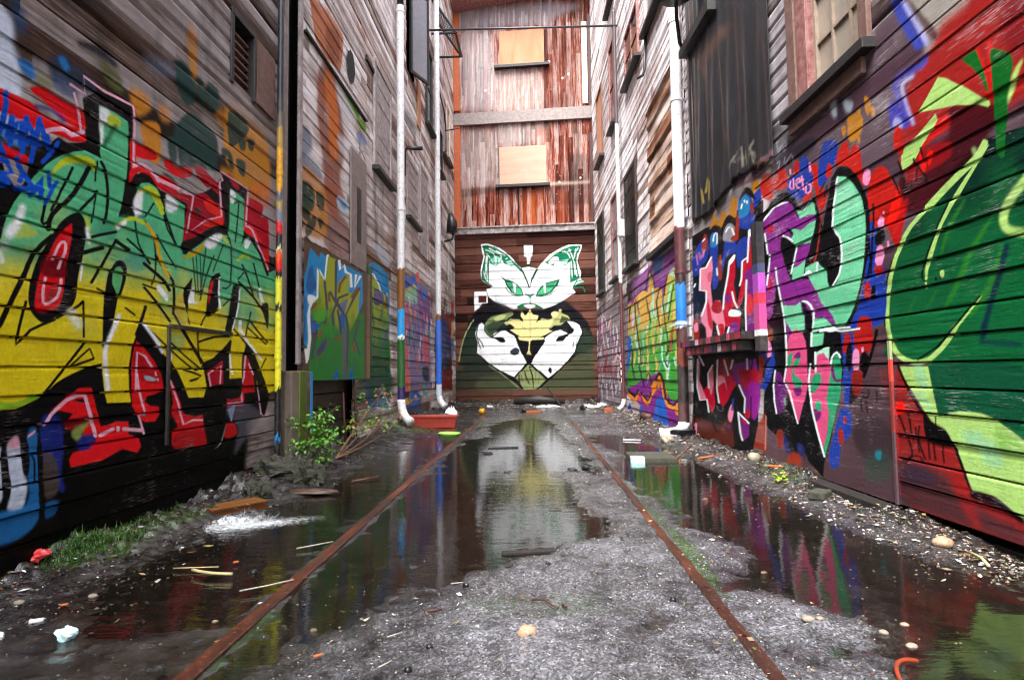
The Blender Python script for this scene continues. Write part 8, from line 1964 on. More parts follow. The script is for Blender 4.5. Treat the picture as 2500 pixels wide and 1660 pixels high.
# ------------------------------------------------------------------ camera, sky, sun
cam=bpy.data.cameras.new('camera'); cam.lens=1400/2500*36; cam.sensor_width=36; cam.clip_end=400; cam.clip_start=.05
co=bpy.data.objects.new('camera',cam); link(co); S.camera=co
_r=Vector((.999189426,.037765413,-.013937865)); _u=Vector((.016131927,-.058429507,.998161186)); _f=Vector((-.036881587,.997576948,.058991374))
co.matrix_world=Matrix(((_r.x,_u.x,-_f.x,0),(_r.y,_u.y,-_f.y,0),(_r.z,_u.z,-_f.z,.79),(0,0,0,1)))
# daylight: overcast sky, soft high sun
SUN_EL,SUN_ROT=math.radians(62),math.radians(200)
W=bpy.data.worlds.new('World'); S.world=W; W.use_nodes=True; nt=W.node_tree; bg=nt.nodes['Background']
sky=nt.nodes.new('ShaderNodeTexSky'); sky.sky_type='NISHITA'; sky.sun_disc=False; sky.sun_elevation=SUN_EL; sky.sun_rotation=SUN_ROT; sky.air_density=1.0; sky.dust_density=4.0; sky.ozone_density=1.0
hs=nt.nodes.new('ShaderNodeHueSaturation'); hs.inputs['Saturation'].default_value=.36; hs.inputs['Value'].default_value=1.0
nt.links.new(sky.outputs[0],hs.inputs['Color']); nt.links.new(hs.outputs[0],bg.inputs[0]); bg.inputs[1].default_value=.15
sl=bpy.data.lights.new('sun','SUN'); sl.energy=1.5; sl.angle=math.radians(35); sl.color=(1,.97,.93); so=bpy.data.objects.new('sun',sl); link(so)
so.rotation_euler=(math.radians(90)-SUN_EL,0,math.radians(180)-SUN_ROT)
S.view_settings.view_transform='Standard'; S.view_settings.look='None'; S.view_settings.exposure=2.62; S.view_settings.gamma=1
S.cycles.filter_width=1.15; S.cycles.max_bounces=6; S.cycles.diffuse_bounces=4; S.cycles.glossy_bounces=3; S.cycles.use_denoising=True; S.cycles.denoising_input_passes='RGB_ALBEDO_NORMAL'; S.cycles.denoising_prefilter='FAST'; S.cycles.sample_clamp_indirect=6
# ------------------------------------------------------------------ materials
M={}
M['wA']=wood('weathered_boards_near',[(.25,'1c1613'),(.5,'483c36'),(.7,'6e625d'),(.92,'989090')],'h',.1185,.0115,warm='4a2a16',warmamt=.6,grime=.7)
M['wB']=wood('weathered_boards_silver',[(.2,'54463f'),(.42,'9e928e'),(.62,'c8bfbd'),(.85,'e4dede')],'h',.1268,.0115,warm='7c4626',warmamt=.85,grime=.65)
M['wR']=wood('weathered_boards_right',[(.3,'3a302e'),(.5,'776c6a'),(.66,'a09698'),(.85,'c4bcc0')],'h',.1247,.0625,warm='4a2e20',warmamt=.6,grime=.6)
M['wF']=wood('weathered_shingle_boards',[(.28,'7c6e6a'),(.42,'bcb4b4'),(.58,'dcd6d8'),(.8,'eeeaec')],'h',.128,.03,warm='8e5430',warmamt=.7,grime=.5)
M['wE']=wood('dark_red_boards',[(.25,'1a0f0c'),(.5,'3a2019'),(.7,'4e2e25'),(.9,'644238')],'e',.2165,.2,warm='2a1411',warmamt=.5)
M['wV']=wood('red_vertical_boards',[(.3,'2c120c'),(.46,'682a1b'),(.62,'8e5140'),(.82,'b09a94')],'v',.122,.02,length=3.1,warm='42180f',warmamt=.75,var=.14,grime=.7)
M['plank']=wood('cedar_planks',[(.3,'5a3420'),(.48,'a07a60'),(.64,'c4aa98'),(.82,'dccabe')],'h',.27,2.5,warm='7a4422',warmamt=.6)
M['ply']=wood('plywood_painted',[(.3,'4a3828'),(.6,'6a5440'),(.85,'8a7258')],'h',3,0,warm='3c2c1e')
M['trim']=simple('old_trim',  '8a7c78',.7,var=.45,bump=.4,scale=14)
M['trimlight']=simple('silver_trim','aaa0a0',.7,var=.5,bump=.45,scale=12,c2='6e625e')
M['darkwood']=simple('dark_wet_wood','1d1715',.6,var=.5,bump=.4,scale=20)
M['recess']=simple('dark_brown_boards','3e2e28',.65,var=.5,bump=.4,scale=14,c2='241a16')
M['sill']=simple('black_sill','191514',.55,var=.4,bump=.35,scale=20)
M['post']=wood('post_wood',[(.3,'2c2621'),(.5,'5c5148'),(.7,'80756a'),(.85,'9a9084')],'v',.4,0,paint=True)
M['redtrim']=simple('faded_red_trim','6a2620',.6,var=.5,bump=.3,c2='a07a74')
M['pinktrim']=simple('faded_pink_trim','74564c',.65,var=.45,bump=.4,c2='503630')
M['orange']=simple('new_orange_timber','9a4016',.6,var=.35,bump=.3,c2='b8602c')
M['cream']=simple('cream_trim','d8c4ac',.6,var=.2,bump=.2)
M['paleframe']=simple('weathered_pale_frame','9a8878',.6,var=.35,bump=.25)
M['maroon']=simple('maroon_trim','3a1214',.55,var=.3,bump=.2)
M['newply']=wood('raw_plywood',[(.3,'946e58'),(.5,'b0907c'),(.72,'bc9e8c')],'e',9,0,length=50,paint=False,warm='9c6a4c',warmamt=.35,dark=.2,grime=.12)
M['newply2']=wood('raw_plywood_orange',[(.3,'8a4c30'),(.5,'a66a4a'),(.72,'b8866a')],'v',9,-4,length=50,paint=False,warm='9a4c28',warmamt=.4,dark=.25,grime=.15)
M['beam']=simple('pale_beam','8e8482',.7,var=.4,bump=.4,c2='6e625e')
M['beamdark']=simple('mouldy_beam','a89c98',.7,var=.75,bump=.5,scale=9,c2='3a3230')
M['glass']=simple('dusty_pane','8d8478',.12,var=.25,bump=.05,scale=6,c2='a89c8c')
M['darkglass']=simple('dark_pane','15161a',.08,var=.3,bump=.03)
M['greypane']=simple('grey_pane','7c7c84',.2,var=.2,bump=.03)
M['white']=simple('white_plastic','dcdde0',.35,var=.12,bump=.08,c2='c4c2c0')
M['black']=simple('black_metal','101114',.4,var=.3,bump=.15)
M['steel']=simple('grey_conduit','4a4a50',.45,.4,var=.3,bump=.15)
M['paintpipe']=painted('painted_pipe',.32,'d4d4d6',dirt=.6)
M['paintwood']=painted('painted_timber',.45,'2a2624')
t=NT('rusty_rail'); n1=t.noise(7,t.map((1,.25,1)),det=5,rough=.7); n2_=t.noise(60,det=4,rough=.7); n3_=t.noise(2.5,det=4)
c_=t.ramp(n1,[(.3,'1e0e09'),(.48,'3c1c10'),(.62,'5a2c18'),(.78,'6e4a38')]); c_=t.mix(t.rng(n3_,.52,.66),c_,col4('2a211c')); c_=t.mix(t.math('MULTIPLY',t.rng(n2_,.58,.7),.7),c_,col4('8a6a58'))
t.set(Base_Color=c_,Roughness=t.rng(n2_,.3,.7,.25,.6),Metallic=.25,Normal=t.bump(t.math('ADD',n1,n2_),.7,.006)); M['rust']=t.m
M['terracotta']=simple('terracotta_plastic','a83a2c',.42,var=.18,bump=.08,c2='8c3026')
M['lime']=simple('lime_plastic','9cd860',.4,var=.2,bump=.05)
M['yellow']=simple('yellow_plastic','d89a10',.4,var=.2,bump=.05)
M['core']=simple('building_core','141110',.85,bump=0)
M['leaf']=simple('leaf_green','34701a',.35,var=.5,bump=.1,scale=12,c2='68a030')
M['leafred']=simple('leaf_red','a8481c',.4,var=.4,bump=.1,scale=12,c2='c87838')
M['stem']=simple('stem_brown','6a4a34',.6,var=.4,bump=.2,scale=30)
M['rock']=simple('mossy_rock','3e3c34',.85,var=.8,bump=1.0,scale=30,c2='1e2412')
M['stone']=simple('pale_stone','827868',.6,var=.35,bump=.3,scale=25)
M['tan']=simple('tan_stone','8a6c52',.5,var=.4,bump=.4,scale=30,c2='a89078')
M['slab']=simple('wet_red_slab','4a342a',.4,var=.4,bump=.5,scale=20,c2='2c2420')
M['blackstone']=simple('black_stone','141618',.3,var=.4,bump=.3,scale=30)
M['timber']=wood('wet_timber',[(.2,'160b05'),(.5,'2e1a0b'),(.75,'4a2d14'),(.95,'6a4622')],'e',.05,0,paint=False,rough=.4)
M['paper']=simple('white_litter','d4d6d8',.5,var=.15,bump=.3,scale=40)
M['cyan']=simple('cyan_litter','8ad4d8',.4,var=.3,bump=.2,scale=40,c2='e0eeee')
M['redlitter']=simple('red_litter','d02028',.4,var=.2,bump=.2,scale=60,c2='c85858')
M['brick']=simple('orange_brick','a04a24',.7,var=.35,bump=.5,scale=40)
M['reed']=simple('dry_reed','b4a878',.5,var=.3,bump=.2,scale=30)
M['splinter']=simple('pale_splinter','a09c90',.5,var=.35,bump=.3,scale=30)
M['twig']=simple('brown_twig','4a2a20',.6,var=.4,bump=.3,scale=40)
M['wire']=simple('orange_wire','7a2e12',.45,var=.3,bump=.2,scale=40)
M['mesh']=simple('black_mesh','0c0d10',.5,bump=0)
t=NT('wet_cloth_black'); n=t.noise(9,t.map((1,1,.15)),det=5); at=t.n('ShaderNodeAttribute'); at.attribute_name='Paint'
t.set(Base_Color=t.mix(at.outputs['Alpha'],t.ramp(n,[(.35,'0c0d10'),(.6,'191b20'),(.78,'33302f')]),at.outputs['Color']),Roughness=.42,Normal=t.bump(t.noise(120),.15,.003)); M['tarp']=t.m
# litter and gravel take their colour per piece
t=NT('mixed_pieces'); at=t.n('ShaderNodeAttribute'); at.attribute_name='Paint'; t.set(Base_Color=at.outputs['Color'],Roughness=t.rng(t.noise(30),.3,.7,.2,.5),Normal=t.bump(t.noise(90),.3,.003)); M['bits']=t.m
# ground
t=NT('wet_gravel_asphalt'); co_=t.co
fine=t.vor(240); fine2=t.vor(115); nz=t.noise(2.1,det=5); nb=t.noise(7,det=6,rough=.7); gr=t.noise(160,det=3)
sepz=t.n('ShaderNodeSeparateXYZ'); t.l(co_,sepz.inputs[0])
cellc=t.n('ShaderNodeTexVoronoi'); t.l(co_,cellc.inputs['Vector']); cellc.inputs['Scale'].default_value=150
cg=t.n('ShaderNodeRGBToBW'); t.l(cellc.outputs['Color'],cg.inputs[0])
stone=t.ramp(cg.outputs[0],[(.2,'38383a'),(.5,'505054'),(.76,'68686e'),(.95,'8a8a92')])
mud=t.ramp(nb,[(.3,'141212'),(.55,'282422'),(.75,'403c3a')])
at=t.n('ShaderNodeAttribute'); at.attribute_name='Paint'      # r: gravel cover  g: moss  b: soil
sp=t.n('ShaderNodeSeparateColor'); t.l(at.outputs['Color'],sp.inputs[0])
base=t.mix(t.math('MULTIPLY',sp.outputs[0],t.rng(nb,.2,.46)),mud,stone)
base=t.mix(t.math('MULTIPLY',sp.outputs[2],t.rng(gr,.3,.6,.5,1)),base,t.ramp(t.noise(30,det=5),[(.3,'0a0807'),(.55,'181310'),(.75,'2e2620')]))
base=t.mix(t.math('MULTIPLY',sp.outputs[1],t.rng(t.noise(45,det=5,rough=.75),.42,.55)),base,t.ramp(t.noise(60,det=3),[(.3,'16260a'),(.6,'35560f'),(.8,'5a8a1c')]))
damp=t.rng(t.math('ADD',t.math('MULTIPLY',t.noise(1.1,det=4,rough=.65),.6),t.math('MULTIPLY',nb,.5)),.4,.66,.38,1.42)
base=t.mix(1.0,base,damp,'MULTIPLY')
base=t.mix(1.0,base,t.rng(sepz.outputs[2],.0,.02,.55,1),'MULTIPLY')
under=t.rng(sepz.outputs[2],-.014,.007)                       # under water the bed is darker silt
base=t.mix(under,t.ramp(nb,[(.3,'0e0d0c'),(.55,'1e1c1a'),(.75,'33302c')]),base)
hh=t.math('ADD',t.math('MULTIPLY',fine,.9),t.math('ADD',t.math('MULTIPLY',fine2,.8),t.math('MULTIPLY',gr,.4)))
t.set(Base_Color=base,Roughness=t.math('MULTIPLY',t.math('ADD',t.rng(damp,.38,1.42,.1,.34),t.math('MULTIPLY',gr,.12)),t.rng(sepz.outputs[2],.0,.024,.3,1)),Normal=t.bump(t.math('MULTIPLY',hh,t.rng(sepz.outputs[2],.0,.012,.25,1)),.32,.004)); t.b.inputs['Specular IOR Level'].default_value=.6; M['ground']=t.m
def water(name,amp,sc):
    t=NT(name); t.t.nodes.remove(t.b)
    n1=t.noise(sc,t.map((.55,1.6,1)),det=3,rough=.5); n2=t.noise(sc*4,t.map((.5,1.8,1)),det=2)
    # rain rings
    v=t.n('ShaderNodeTexVoronoi'); t.l(t.co,v.inputs['Vector']); v.inputs['Scale'].default_value=1.7; v.inputs['Randomness'].default_value=1
    ring=t.math('MULTIPLY',t.math('SINE',t.math('MULTIPLY',v.outputs[0],130)),t.rng(v.outputs[0],.05,.2,1,0))
    h=t.math('ADD',t.math('ADD',n1,t.math('MULTIPLY',n2,.3)),t.math('MULTIPLY',ring,.1))
    nr=t.bump(h,amp,.01)
    fr=t.n('ShaderNodeFresnel'); fr.inputs[0].default_value=1.45; t.l(nr,fr.inputs['Normal'])
    tr=t.n('ShaderNodeBsdfTransparent'); tr.inputs[0].default_value=(.82,.77,.7,1); gl=t.n('ShaderNodeBsdfGlossy'); gl.inputs['Roughness'].default_value=.06; t.l(nr,gl.inputs['Normal']); gl.inputs[0].default_value=(1,1,1,1)
    mx=t.n('ShaderNodeMixShader'); t.l(fr.outputs[0],mx.inputs[0]); t.l(tr.outputs[0],mx.inputs[1]); t.l(gl.outputs[0],mx.inputs[2]); t.l(mx.outputs[0],t.out.inputs[0]); return t.m
M['water']=water('still_water',.13,7); M['flow']=water('running_water',.28,9)
t=NT('splash_water'); t.set(Base_Color='dfe6ea',Roughness=.1,Alpha=.38); t.b.inputs['IOR'].default_value=1.33; M['splash']=t.m
t=NT('white_foam'); n_=t.noise(38,t.map((1,1.9,.6)),det=5,rough=.75); at=t.n('ShaderNodeAttribute'); at.attribute_name='Paint'
t.set(Base_Color='dfe4e6',Roughness=.25,Alpha=t.math('MULTIPLY',t.rng(t.math('ADD',n_,t.math('MULTIPLY',at.outputs['Alpha'],.3)),.58,.78),.8)); t.b.inputs['IOR'].default_value=1.33; M['foam']=t.m
# ------------------------------------------------------------------ buildings
pc=lambda h:(*lin(h),1)
def building(name,loc,label): return empty(name,loc,label,'building')
bA=building('timber_building',(-2.4,2,0),'dark weathered timber building on the left nearest the camera, painted with green and yellow letters')
bB=building('timber_building',(-2.4,10,0),'silver grey timber building with plywood sheet, rust stain and boarded windows beyond the dark downpipe')
bC=building('timber_building',(2.4,4,0),'timber building on the right nearest the camera with red creature mural and paned window')
bD=building('timber_building',(2.2,10,0),'tall pale shingled building on the right with many small windows and orange lime mural')
bE=building('timber_building',(0,15.2,0),'red brown building closing the alley end with white cat mural')
REGL,REGR,REGE=REG['left'],REG['right'],REG['end']
F_=.72
# left near building
us=np.concatenate([np.linspace(-7,1.9,60),grid_cols(1.95,4.60,2.05,F_,.03)]); vs=grid_rows(.03,7.6,.1185,.0115,.0042,.018,2.45)
U,V=np.meshgrid(us,vs); H=board_h(U,V,.1185,.0115,seed=3,amp=.0018)
A=paint_grid(REC['left'],us,vs)
k=np.floor((V-.0115)/.1185+1e-6); wob=.004*fbm(U*.7,k*.13,3,9)
grid_mesh('siding','L',us,vs,H,A,M['wA'],bA,REGL,holes=[(3.80,4.07,2.86,3.32)],wob=wob)
# left far building: siding, void under the plywood, patches
us=grid_cols(4.93,14.9,2.05,F_,.04); vs=grid_rows(-.02,11.6,.1268,.0115,.0075,.018,4.2)
U,V=np.meshgrid(us,vs); H=board_h(U,V,.1268,.0115,seed=21,amp=.006,depth=.026)
A=paint_grid(REC['left'],us,vs); k=np.floor((V-.0115)/.1268+1e-6); wob=.012*fbm(U*.35,k*.11,3,19)
grid_mesh('siding','L',us,vs,H,A,M['wB'],bB,REGL,holes=[(5.10,6.42,-1,.75),(9.22,9.86,5.9,7.6)],wob=wob)
# right near building
us=np.concatenate([np.linspace(-7,2.1,60),grid_cols(2.15,6.64,1.9,F_,.03)]); vs=grid_rows(.065,7.6,.1247,.0625,.0044,.018,2.6)
U,V=np.meshgrid(us,vs); fl=(U>4.80)&(V<2.48)
H=board_h(U,V,.1247,.0625,seed=41,amp=.0018,flat=fl)
fl2=(U>3.15)&(U<4.8)&(V<.57)&(V>.0); H=np.where(fl2,.004+.004*fbm(U*2,V*3,3,5),H)
A=paint_grid(REC['right'],us,vs); k=np.floor((V-.0625)/.1247+1e-6); wob=np.where(fl,0,.004*fbm(U*.7,k*.13,3,29))
grid_mesh('siding','R',us,vs,H,A,M['wR'],bC,REGR,holes=[(3.27,3.86,2.66,3.95)],wob=wob)
# right far building
us=grid_cols(6.66,14.5,1.8,F_,.04); vs=grid_rows(-.02,11.6,.128,.03,.0075,.018,4.4)
U,V=np.meshgrid(us,vs); H=board_h(U,V,.128,.03,seed=61,amp=.007,depth=.026)
A=paint_grid(REC['right'],us,vs); k=np.floor((V-.03)/.128+1e-6); wob=.012*fbm(U*.35,k*.11,3,39)
grid_mesh('siding','R',us,vs,H,A,M['wF'],bD,REGR,wob=wob)
# end building
us=np.linspace(-2.14,1.70,290); vs=grid_rows(-.05,4.5,.2165,.2,.014); U,V=np.meshgrid(us,vs); H=board_h(U,V,.2165,.2,seed=81,amp=.004,depth=.026,gapw=.012)
A=paint_grid(REC['end'],us,vs); k=np.floor((V-.2)/.2165+1e-6); grid_mesh('siding','E',us,vs,H,A,M['wE'],bE,REGE,wob=.006*fbm(U*.6,k*.13,3,49))
vs=np.linspace(4.55,10.75,430); us=grid_rows(-2.14,1.70,.122,.02,.014); U,V=np.meshgrid(us,vs); H=board_h(V*.6,U,.122,.02,seed=91,amp=.006,depth=.014,lap=0)
A=paint_grid(REC['endup'],us,vs); grid_mesh('siding','E',us,vs,H,A,M['wV'],bE)
# solid bodies behind the boards, roofs
def core(parent,w,u0,u1,top,d=4,sg=1):
    m=MB(); m.wbox(w,u0,u1,-.1,top,-d,-.32); m.build('wall',M['core'],parent)
    m=MB(); m.wbox(w,u0-.1,u1+.1,top,top+.12,-d-.1,.04); m.build('roof',M['darkwood'],parent)
core(bA,'L',-7,4.66,7.6); core(bB,'L',4.93,15.2,11.6); core(bC,'R',-7,6.62,7.6); core(bD,'R',6.68,14.5,11.6)
m=MB(); m.wbox('E',-2.14,1.70,-.1,10.7,-4,-.32); m.build('wall',M['core'],bE)
def part(p,name,mat,w,boxes,bevel=.004,label=None,c=None,j=0):
    m=MB()
    for b in boxes: m.wbox(w,*b,c=c,j=j)
    o=m.build(name,M[mat],p,bevel=bevel)
    if label: o['label']=label
    return o
# ---- details, left near
v=part(bA,'louvre_vent','darkwood','L',[(3.80,4.07,2.86,3.32,-.12,-.10)]); part(v,'louvre','pinktrim','L',[(3.80,4.07,2.88+i*.06,2.895+i*.06,-.10,-.03) for i in range(7)],0)
part(v,'frame','darkwood','L',[(3.76,3.80,2.83,3.35,-.1,.012),(4.07,4.10,2.83,3.35,-.1,.02),(3.76,4.10,3.32,3.36,-.1,.015)])
part(bA,'board_patch','pinktrim','L',[(4.105,4.40,2.84,3.33,.0,.022)],j=.01,label='bare brown board patch beside the vent')
part(bA,'corner_board','trim','L',[(4.60,4.66,.84,7.6,-.02,.015)])
part(bA,'panel_batten','paintwood','L',[(3.145,3.165,.42,1.085,0,.014),(3.165,3.83,1.075,1.10,0,.012)],.002,c=(*lin('14120c'),1))
part(bA,'wall_base','darkwood','L',[(-7,4.72,-.1,.04,-.2,-.02)])
# ---- details, left far
part(bB,'corner_board','trimlight','L',[(4.872,4.935,.9,11.6,.0,.028)]); part(bB,'gap_shade_filler','core','L',[(4.62,4.95,-.1,11.6,-.32,-.10)],0)  # near-black filler stands in for the shade inside the corner gap
us=np.linspace(4.935,6.96,150); vs=np.linspace(.755,2.05,190); A=paint_grid(REC['ply'],us,vs); U,V=np.meshgrid(us,vs)
grid_mesh('plywood_mural','L',us,vs,.05+.004*fbm(U*1.5,V*1.5,3,2),A,M['ply'],bB,sel=lambda u,v:(v<2.03+.03*noise2(u*9,u*0,4)-.02)&(u<6.94))[0]['label']='plywood sheet with olive green letters on bright blue'
part(bB,'plywood_edge','ply','L',[(4.935,6.95,.75,.757,-.0,.047),(6.94,6.955,.755,2.02,0,.048)],0)
part(bB,'recess_boards','recess','L',[(5.0,6.5,.02+i*.15,.16+i*.15,-.12,-.08+random.uniform(-.006,.006)) for i in range(5)])
part(bB,'vertical_board','trim','L',[(6.30,6.88,2.05,3.40,.008,.026)],label='tall grey board above the plywood sheet')
part(bB,'painted_post','paintwood','L',[(6.965,7.03,.90,2.15,0,.05)],c=(*lin('1c3a1c'),1))
part(bB,'dark_paint_slit','sill','L',[(6.50,6.66,2.35,3.0,.026,.029)],0)
m=MB(); ctr=(6.31,4.33); ring=[(ctr[0]+.14*math.cos(a),ctr[1]+.19*math.sin(a)) for a in np.linspace(0,2*math.pi,22)[:-1]]; n=len(ring)
m.v=[WP('L',u+random.uniform(-.012,.012),v+random.uniform(-.012,.012),.016) for u,v in ring]; m.f=[tuple(range(n))]; m.c=[None]*n; m.build('hole_shade_patch',M['core'],bB)  # flat near-black oval on the boards paints the shade of a hole
part(bB,'ledge','sill','L',[(5.0,6.9,3.94,3.965,.0,.035)],label='thin dark drip ledge with moss')
part(bB,'broken_board','sill','L',[(6.9,7.3,4.75,4.8,0,.03)],j=.015)
def boarded(p,w,u0,u1,v0,v1,mat='trimlight',sill=True,frame='trimlight'):
    o=part(p,'boarded_window',mat,w,[(u0,u1,v0+i*(v1-v0)/6+.004,v0+(i+1)*(v1-v0)/6-.004,.0,.018+.004*(i%3)) for i in range(6)],j=.006)
    part(o,'frame',frame,w,[(u0-.07,u0,v0,v1,0,.035),(u1,u1+.07,v0,v1,0,.035),(u0-.07,u1+.07,v1,v1+.07,0,.038)])
    if sill: part(o,'sill','sill',w,[(u0-.1,u1+.1,v0-.06,v0,.0,.1)])
    return o
boarded(bB,'L',7.30,8.05,3.52,4.9); boarded(bB,'L',9.22,10.0,3.40,4.35); boarded(bB,'L',10.3,10.9,3.0,4.6,sill=False)
boarded(bB,'L',12.9,13.5,5.9,7.2)
def window(p,w,u0,u1,v0,v1,frame='redtrim',pane='darkglass',nu=2,nv=2,sill='sill',dep=.05,proud=.04):
    o=part(p,'window',frame,w,[(u0-.06,u0,v0-.02,v1+.06,-dep,proud),(u1,u1+.06,v0-.02,v1+.06,-dep,proud),(u0,u1,v1,v1+.06,-dep,proud)])
    part(o,'pane',pane,w,[(u0,u1,v0,v1,-dep-.01,max(.012,-dep))],0)
    h0=max(.012,-dep)
    part(o,'muntin',frame,w,[(u0+(u1-u0)*i/nu-.012,u0+(u1-u0)*i/nu+.012,v0,v1,h0,h0+.018) for i in range(1,nu)]+[(u0,u1,v0+(v1-v0)*i/nv-.012,v0+(v1-v0)*i/nv+.012,h0,h0+.014) for i in range(1,nv)],0)
    if sill: part(o,'sill',sill,w,[(u0-.12,u1+.12,v0-.08,v0-.02,-.02,.11)])
    return o
o=part(bB,'open_window','darkglass','L',[(9.22,9.86,5.9,7.6,-.2,-.18)]); 
P0=WP('L',9.42,5.95,.02)
def sash(m,z0,z1,a,b,th): # hinged at the near jamb, standing ajar
    d=Vector((math.sin(.42),math.cos(.42),0)); nn=Vector((d.y,-d.x,0)); B=Vector((P0[0],P0[1],0))
    q=[B+d*a-nn*th,B+d*b-nn*th,B+d*b+nn*th,B+d*a+nn*th]; m.hexa([(x.x,x.y,z0) for x in q]+[(x.x,x.y,z1) for x in q])
m=MB(); sash(m,5.95,7.55,0,.05,.02); sash(m,5.95,7.55,.5,.55,.02); sash(m,5.95,6.0,.05,.5,.02); sash(m,7.5,7.55,.05,.5,.02); so_=m.build('sash',M['sill'],o)
m=MB(); sash(m,6.0,7.5,.05,.5,.006); m.build('pane',M['greypane'],so_)
part(bB,'window_board','newply2','L',[(10.05,10.35,5.3,6.15,0,.02)],label='strip of raw orange board')
window(bB,'L',10.95,11.45,5.75,7.3,'sill','darkglass',1,2); window(bB,'L',12.0,12.7,5.3,6.2,'sill','darkglass',1,2)
window(bB,'L',13.45,13.9,6.0,7.3,'cream','greypane',1,2)
# ---- details, right near
o=part(bC,'paned_window','glass','R',[(3.27,3.86,2.66,3.95,-.075,-.06)],0,label='multi paned window with faded pink frame and black sill')
part(o,'frame','pinktrim','R',[(4.0,4.115,2.60,4.1,0,.03),(3.18,3.262,2.64,4.1,0,.032),(3.15,4.14,4.05,4.16,0,.05)])
part(o,'jamb','redtrim','R',[(3.86,3.99,2.63,4.05,-.08,.018),(3.262,3.29,2.66,4.05,-.08,.0)])
part(o,'muntin','paleframe','R',[(3.835,3.86,2.66,3.95,-.06,-.035),(3.637,3.655,2.66,3.95,-.06,-.04),(3.442,3.46,2.66,3.95,-.06,-.04)]+[(3.29,3.835,z-.009,z+.009,-.06,-.044) for z in (2.985,3.3,3.62)],0)
part(o,'sill','sill','R',[(3.16,4.17,2.575,2.64,-.08,.075)]); part(o,'apron','pinktrim','R',[(3.25,4.13,2.475,2.575,0,.03)])
m=MB()
for z0,z1,c in [(.07,.45,'4a363c'),(.45,.72,'7a2420'),(.72,.84,'d8281c'),(.84,.94,'8a9a6a')]: m.wbox('R',3.158,3.176,z0,z1,0,.014,c=pc(c))
m.build('corner_batten',M['paintwood'],bC)
m=MB()
for z0,z1,c in [(.95,1.07,'101218'),(1.07,1.12,'e0e8ee'),(1.12,1.33,'b8307a'),(1.33,1.42,'d8103a'),(1.42,1.58,'9a3aa0'),(1.58,1.66,'283458'),(1.66,2.0,'0c0d14')]: m.wbox('R',4.68,4.785,z0,z1,0,.06,c=pc(c))
m.build('door_post',M['paintwood'],bC)['label']='dark post with pink and white paint beside the red letters'
m=MB(); m.wbox('R',4.84,6.62,1.055,1.12,0,.15,c=pc('1c0a0e')); m.wbox('R',4.9,6.5,.965,1.05,0,.13,c=pc('0c0a0c'))
cols=['8a1a2a','5a0c1a','a84058','1a0c10','7a1828','3a0c16','9a3850','14090e','6a1428','b8a0ac','1a0c12','5a1650','8a1430','2a0a12']; u=4.86
for i in range(14):
    w_=random.uniform(.06,.16); m.wbox('R',u,min(u+w_,6.6),1.06,1.117,.15,.153,c=pc(cols[i])); m.wbox('R',u+.03,min(u+w_+.02,6.5),.97,1.045,.13,.133,c=pc(cols[(i+5)%14])); u+=w_+random.uniform(.004,.03)
    if u>6.45: break
m.build('ledge',M['paintwood'],bC)['label']='red and black painted ledge under the pink letters'
part(bC,'corner_board','pinktrim','R',[(6.30,6.42,2.45,7.6,0,.03)]); part(bC,'wall_base','darkwood','R',[(-7,6.62,-.1,.03,-.25,-.03)])
# ---- details, right far
vs=grid_rows(2.5,4.62,.235,2.5,.012); us=grid_cols(6.86,8.46,1.8,F_,.03); U,V=np.meshgrid(us,vs); k=np.floor((V-2.5)/.235+1e-6)
H=.03+board_h(U,V,.235,2.5,seed=72,amp=.014,depth=.03,lap=.02)+.012*fbm(U*2.2,k*2.7,3,8)
A=paint_grid(REC['right'],us,vs); A[...,3]*=.5
grid_mesh('cedar_planks','R',us,vs,H,A,M['plank'],bD,wob=.03*fbm(U*1.6,k*.77,3,5))[0]['label']='warped cedar planks patch above the purple mural'
part(bD,'drip_ledge','sill','R',[(6.86,8.5,2.43,2.5,0,.09)])
boarded(bD,'R',9.45,10.3,2.62,4.25,'plank',frame='darkwood'); boarded(bD,'R',12.98,13.8,2.66,4.4,'plank',frame='darkwood')
window(bD,'R',11.15,11.75,2.68,4.3,'redtrim','greypane',1,2); window(bD,'R',8.95,9.95,5.85,6.7,'redtrim','darkglass',2,2)
window(bD,'R',7.45,8.35,5.88,7.2,'cream','greypane',2,2); window(bD,'R',11.1,11.6,5.75,7.4,'redtrim','darkglass',1,2); window(bD,'R',12.75,13.5,5.72,7.3,'pinktrim','newply2',1,1)
window(bD,'R',8.9,9.5,8.2,9.4,'redtrim','darkglass',2,2); window(bD,'R',11.1,11.7,8.3,9.6,'pinktrim','darkglass',1,2)
# ---- details, end
part(bE,'beam','beamdark','E',[(-2.13,1.69,4.45,4.60,0,.09),(-2.13,1.69,4.60,4.635,0,.12)],label='mouldy white beam above the cat mural'); part(bE,'beam','beam','E',[(-2.13,1.69,7.39,7.71,0,.07)],label='pale wide beam between the upper storeys')
part(bE,'corner_board','orange','E',[(-2.13,-1.86,4.64,7.38,0,.045)],label='bright orange corner timber, lower'); part(bE,'corner_board','orange','E',[(-2.13,-1.86,7.8,10.5,0,.045)],label='bright orange corner timber, upper')
part(bE,'corner_board','cream','E',[(1.39,1.53,7.8,10.0,0,.04)]); part(bE,'corner_board','maroon','E',[(1.545,1.69,4.64,7.0,0,.045),(1.545,1.69,7.72,10.2,0,.045)])
o=part(bE,'boarded_window','newply2','E',[(-.775,.41,8.95,9.9,0,.03)],label='orange plywood board over the upper window'); part(o,'sill','sill','E',[(-.92,.54,8.87,8.945,0,.12)])
o=part(bE,'boarded_window','newply','E',[(-.815,.42,5.73,6.75,0,.03)],label='pale plywood board over the lower window'); part(o,'sill','sill','E',[(-.92,.5,5.65,5.725,0,.12)])
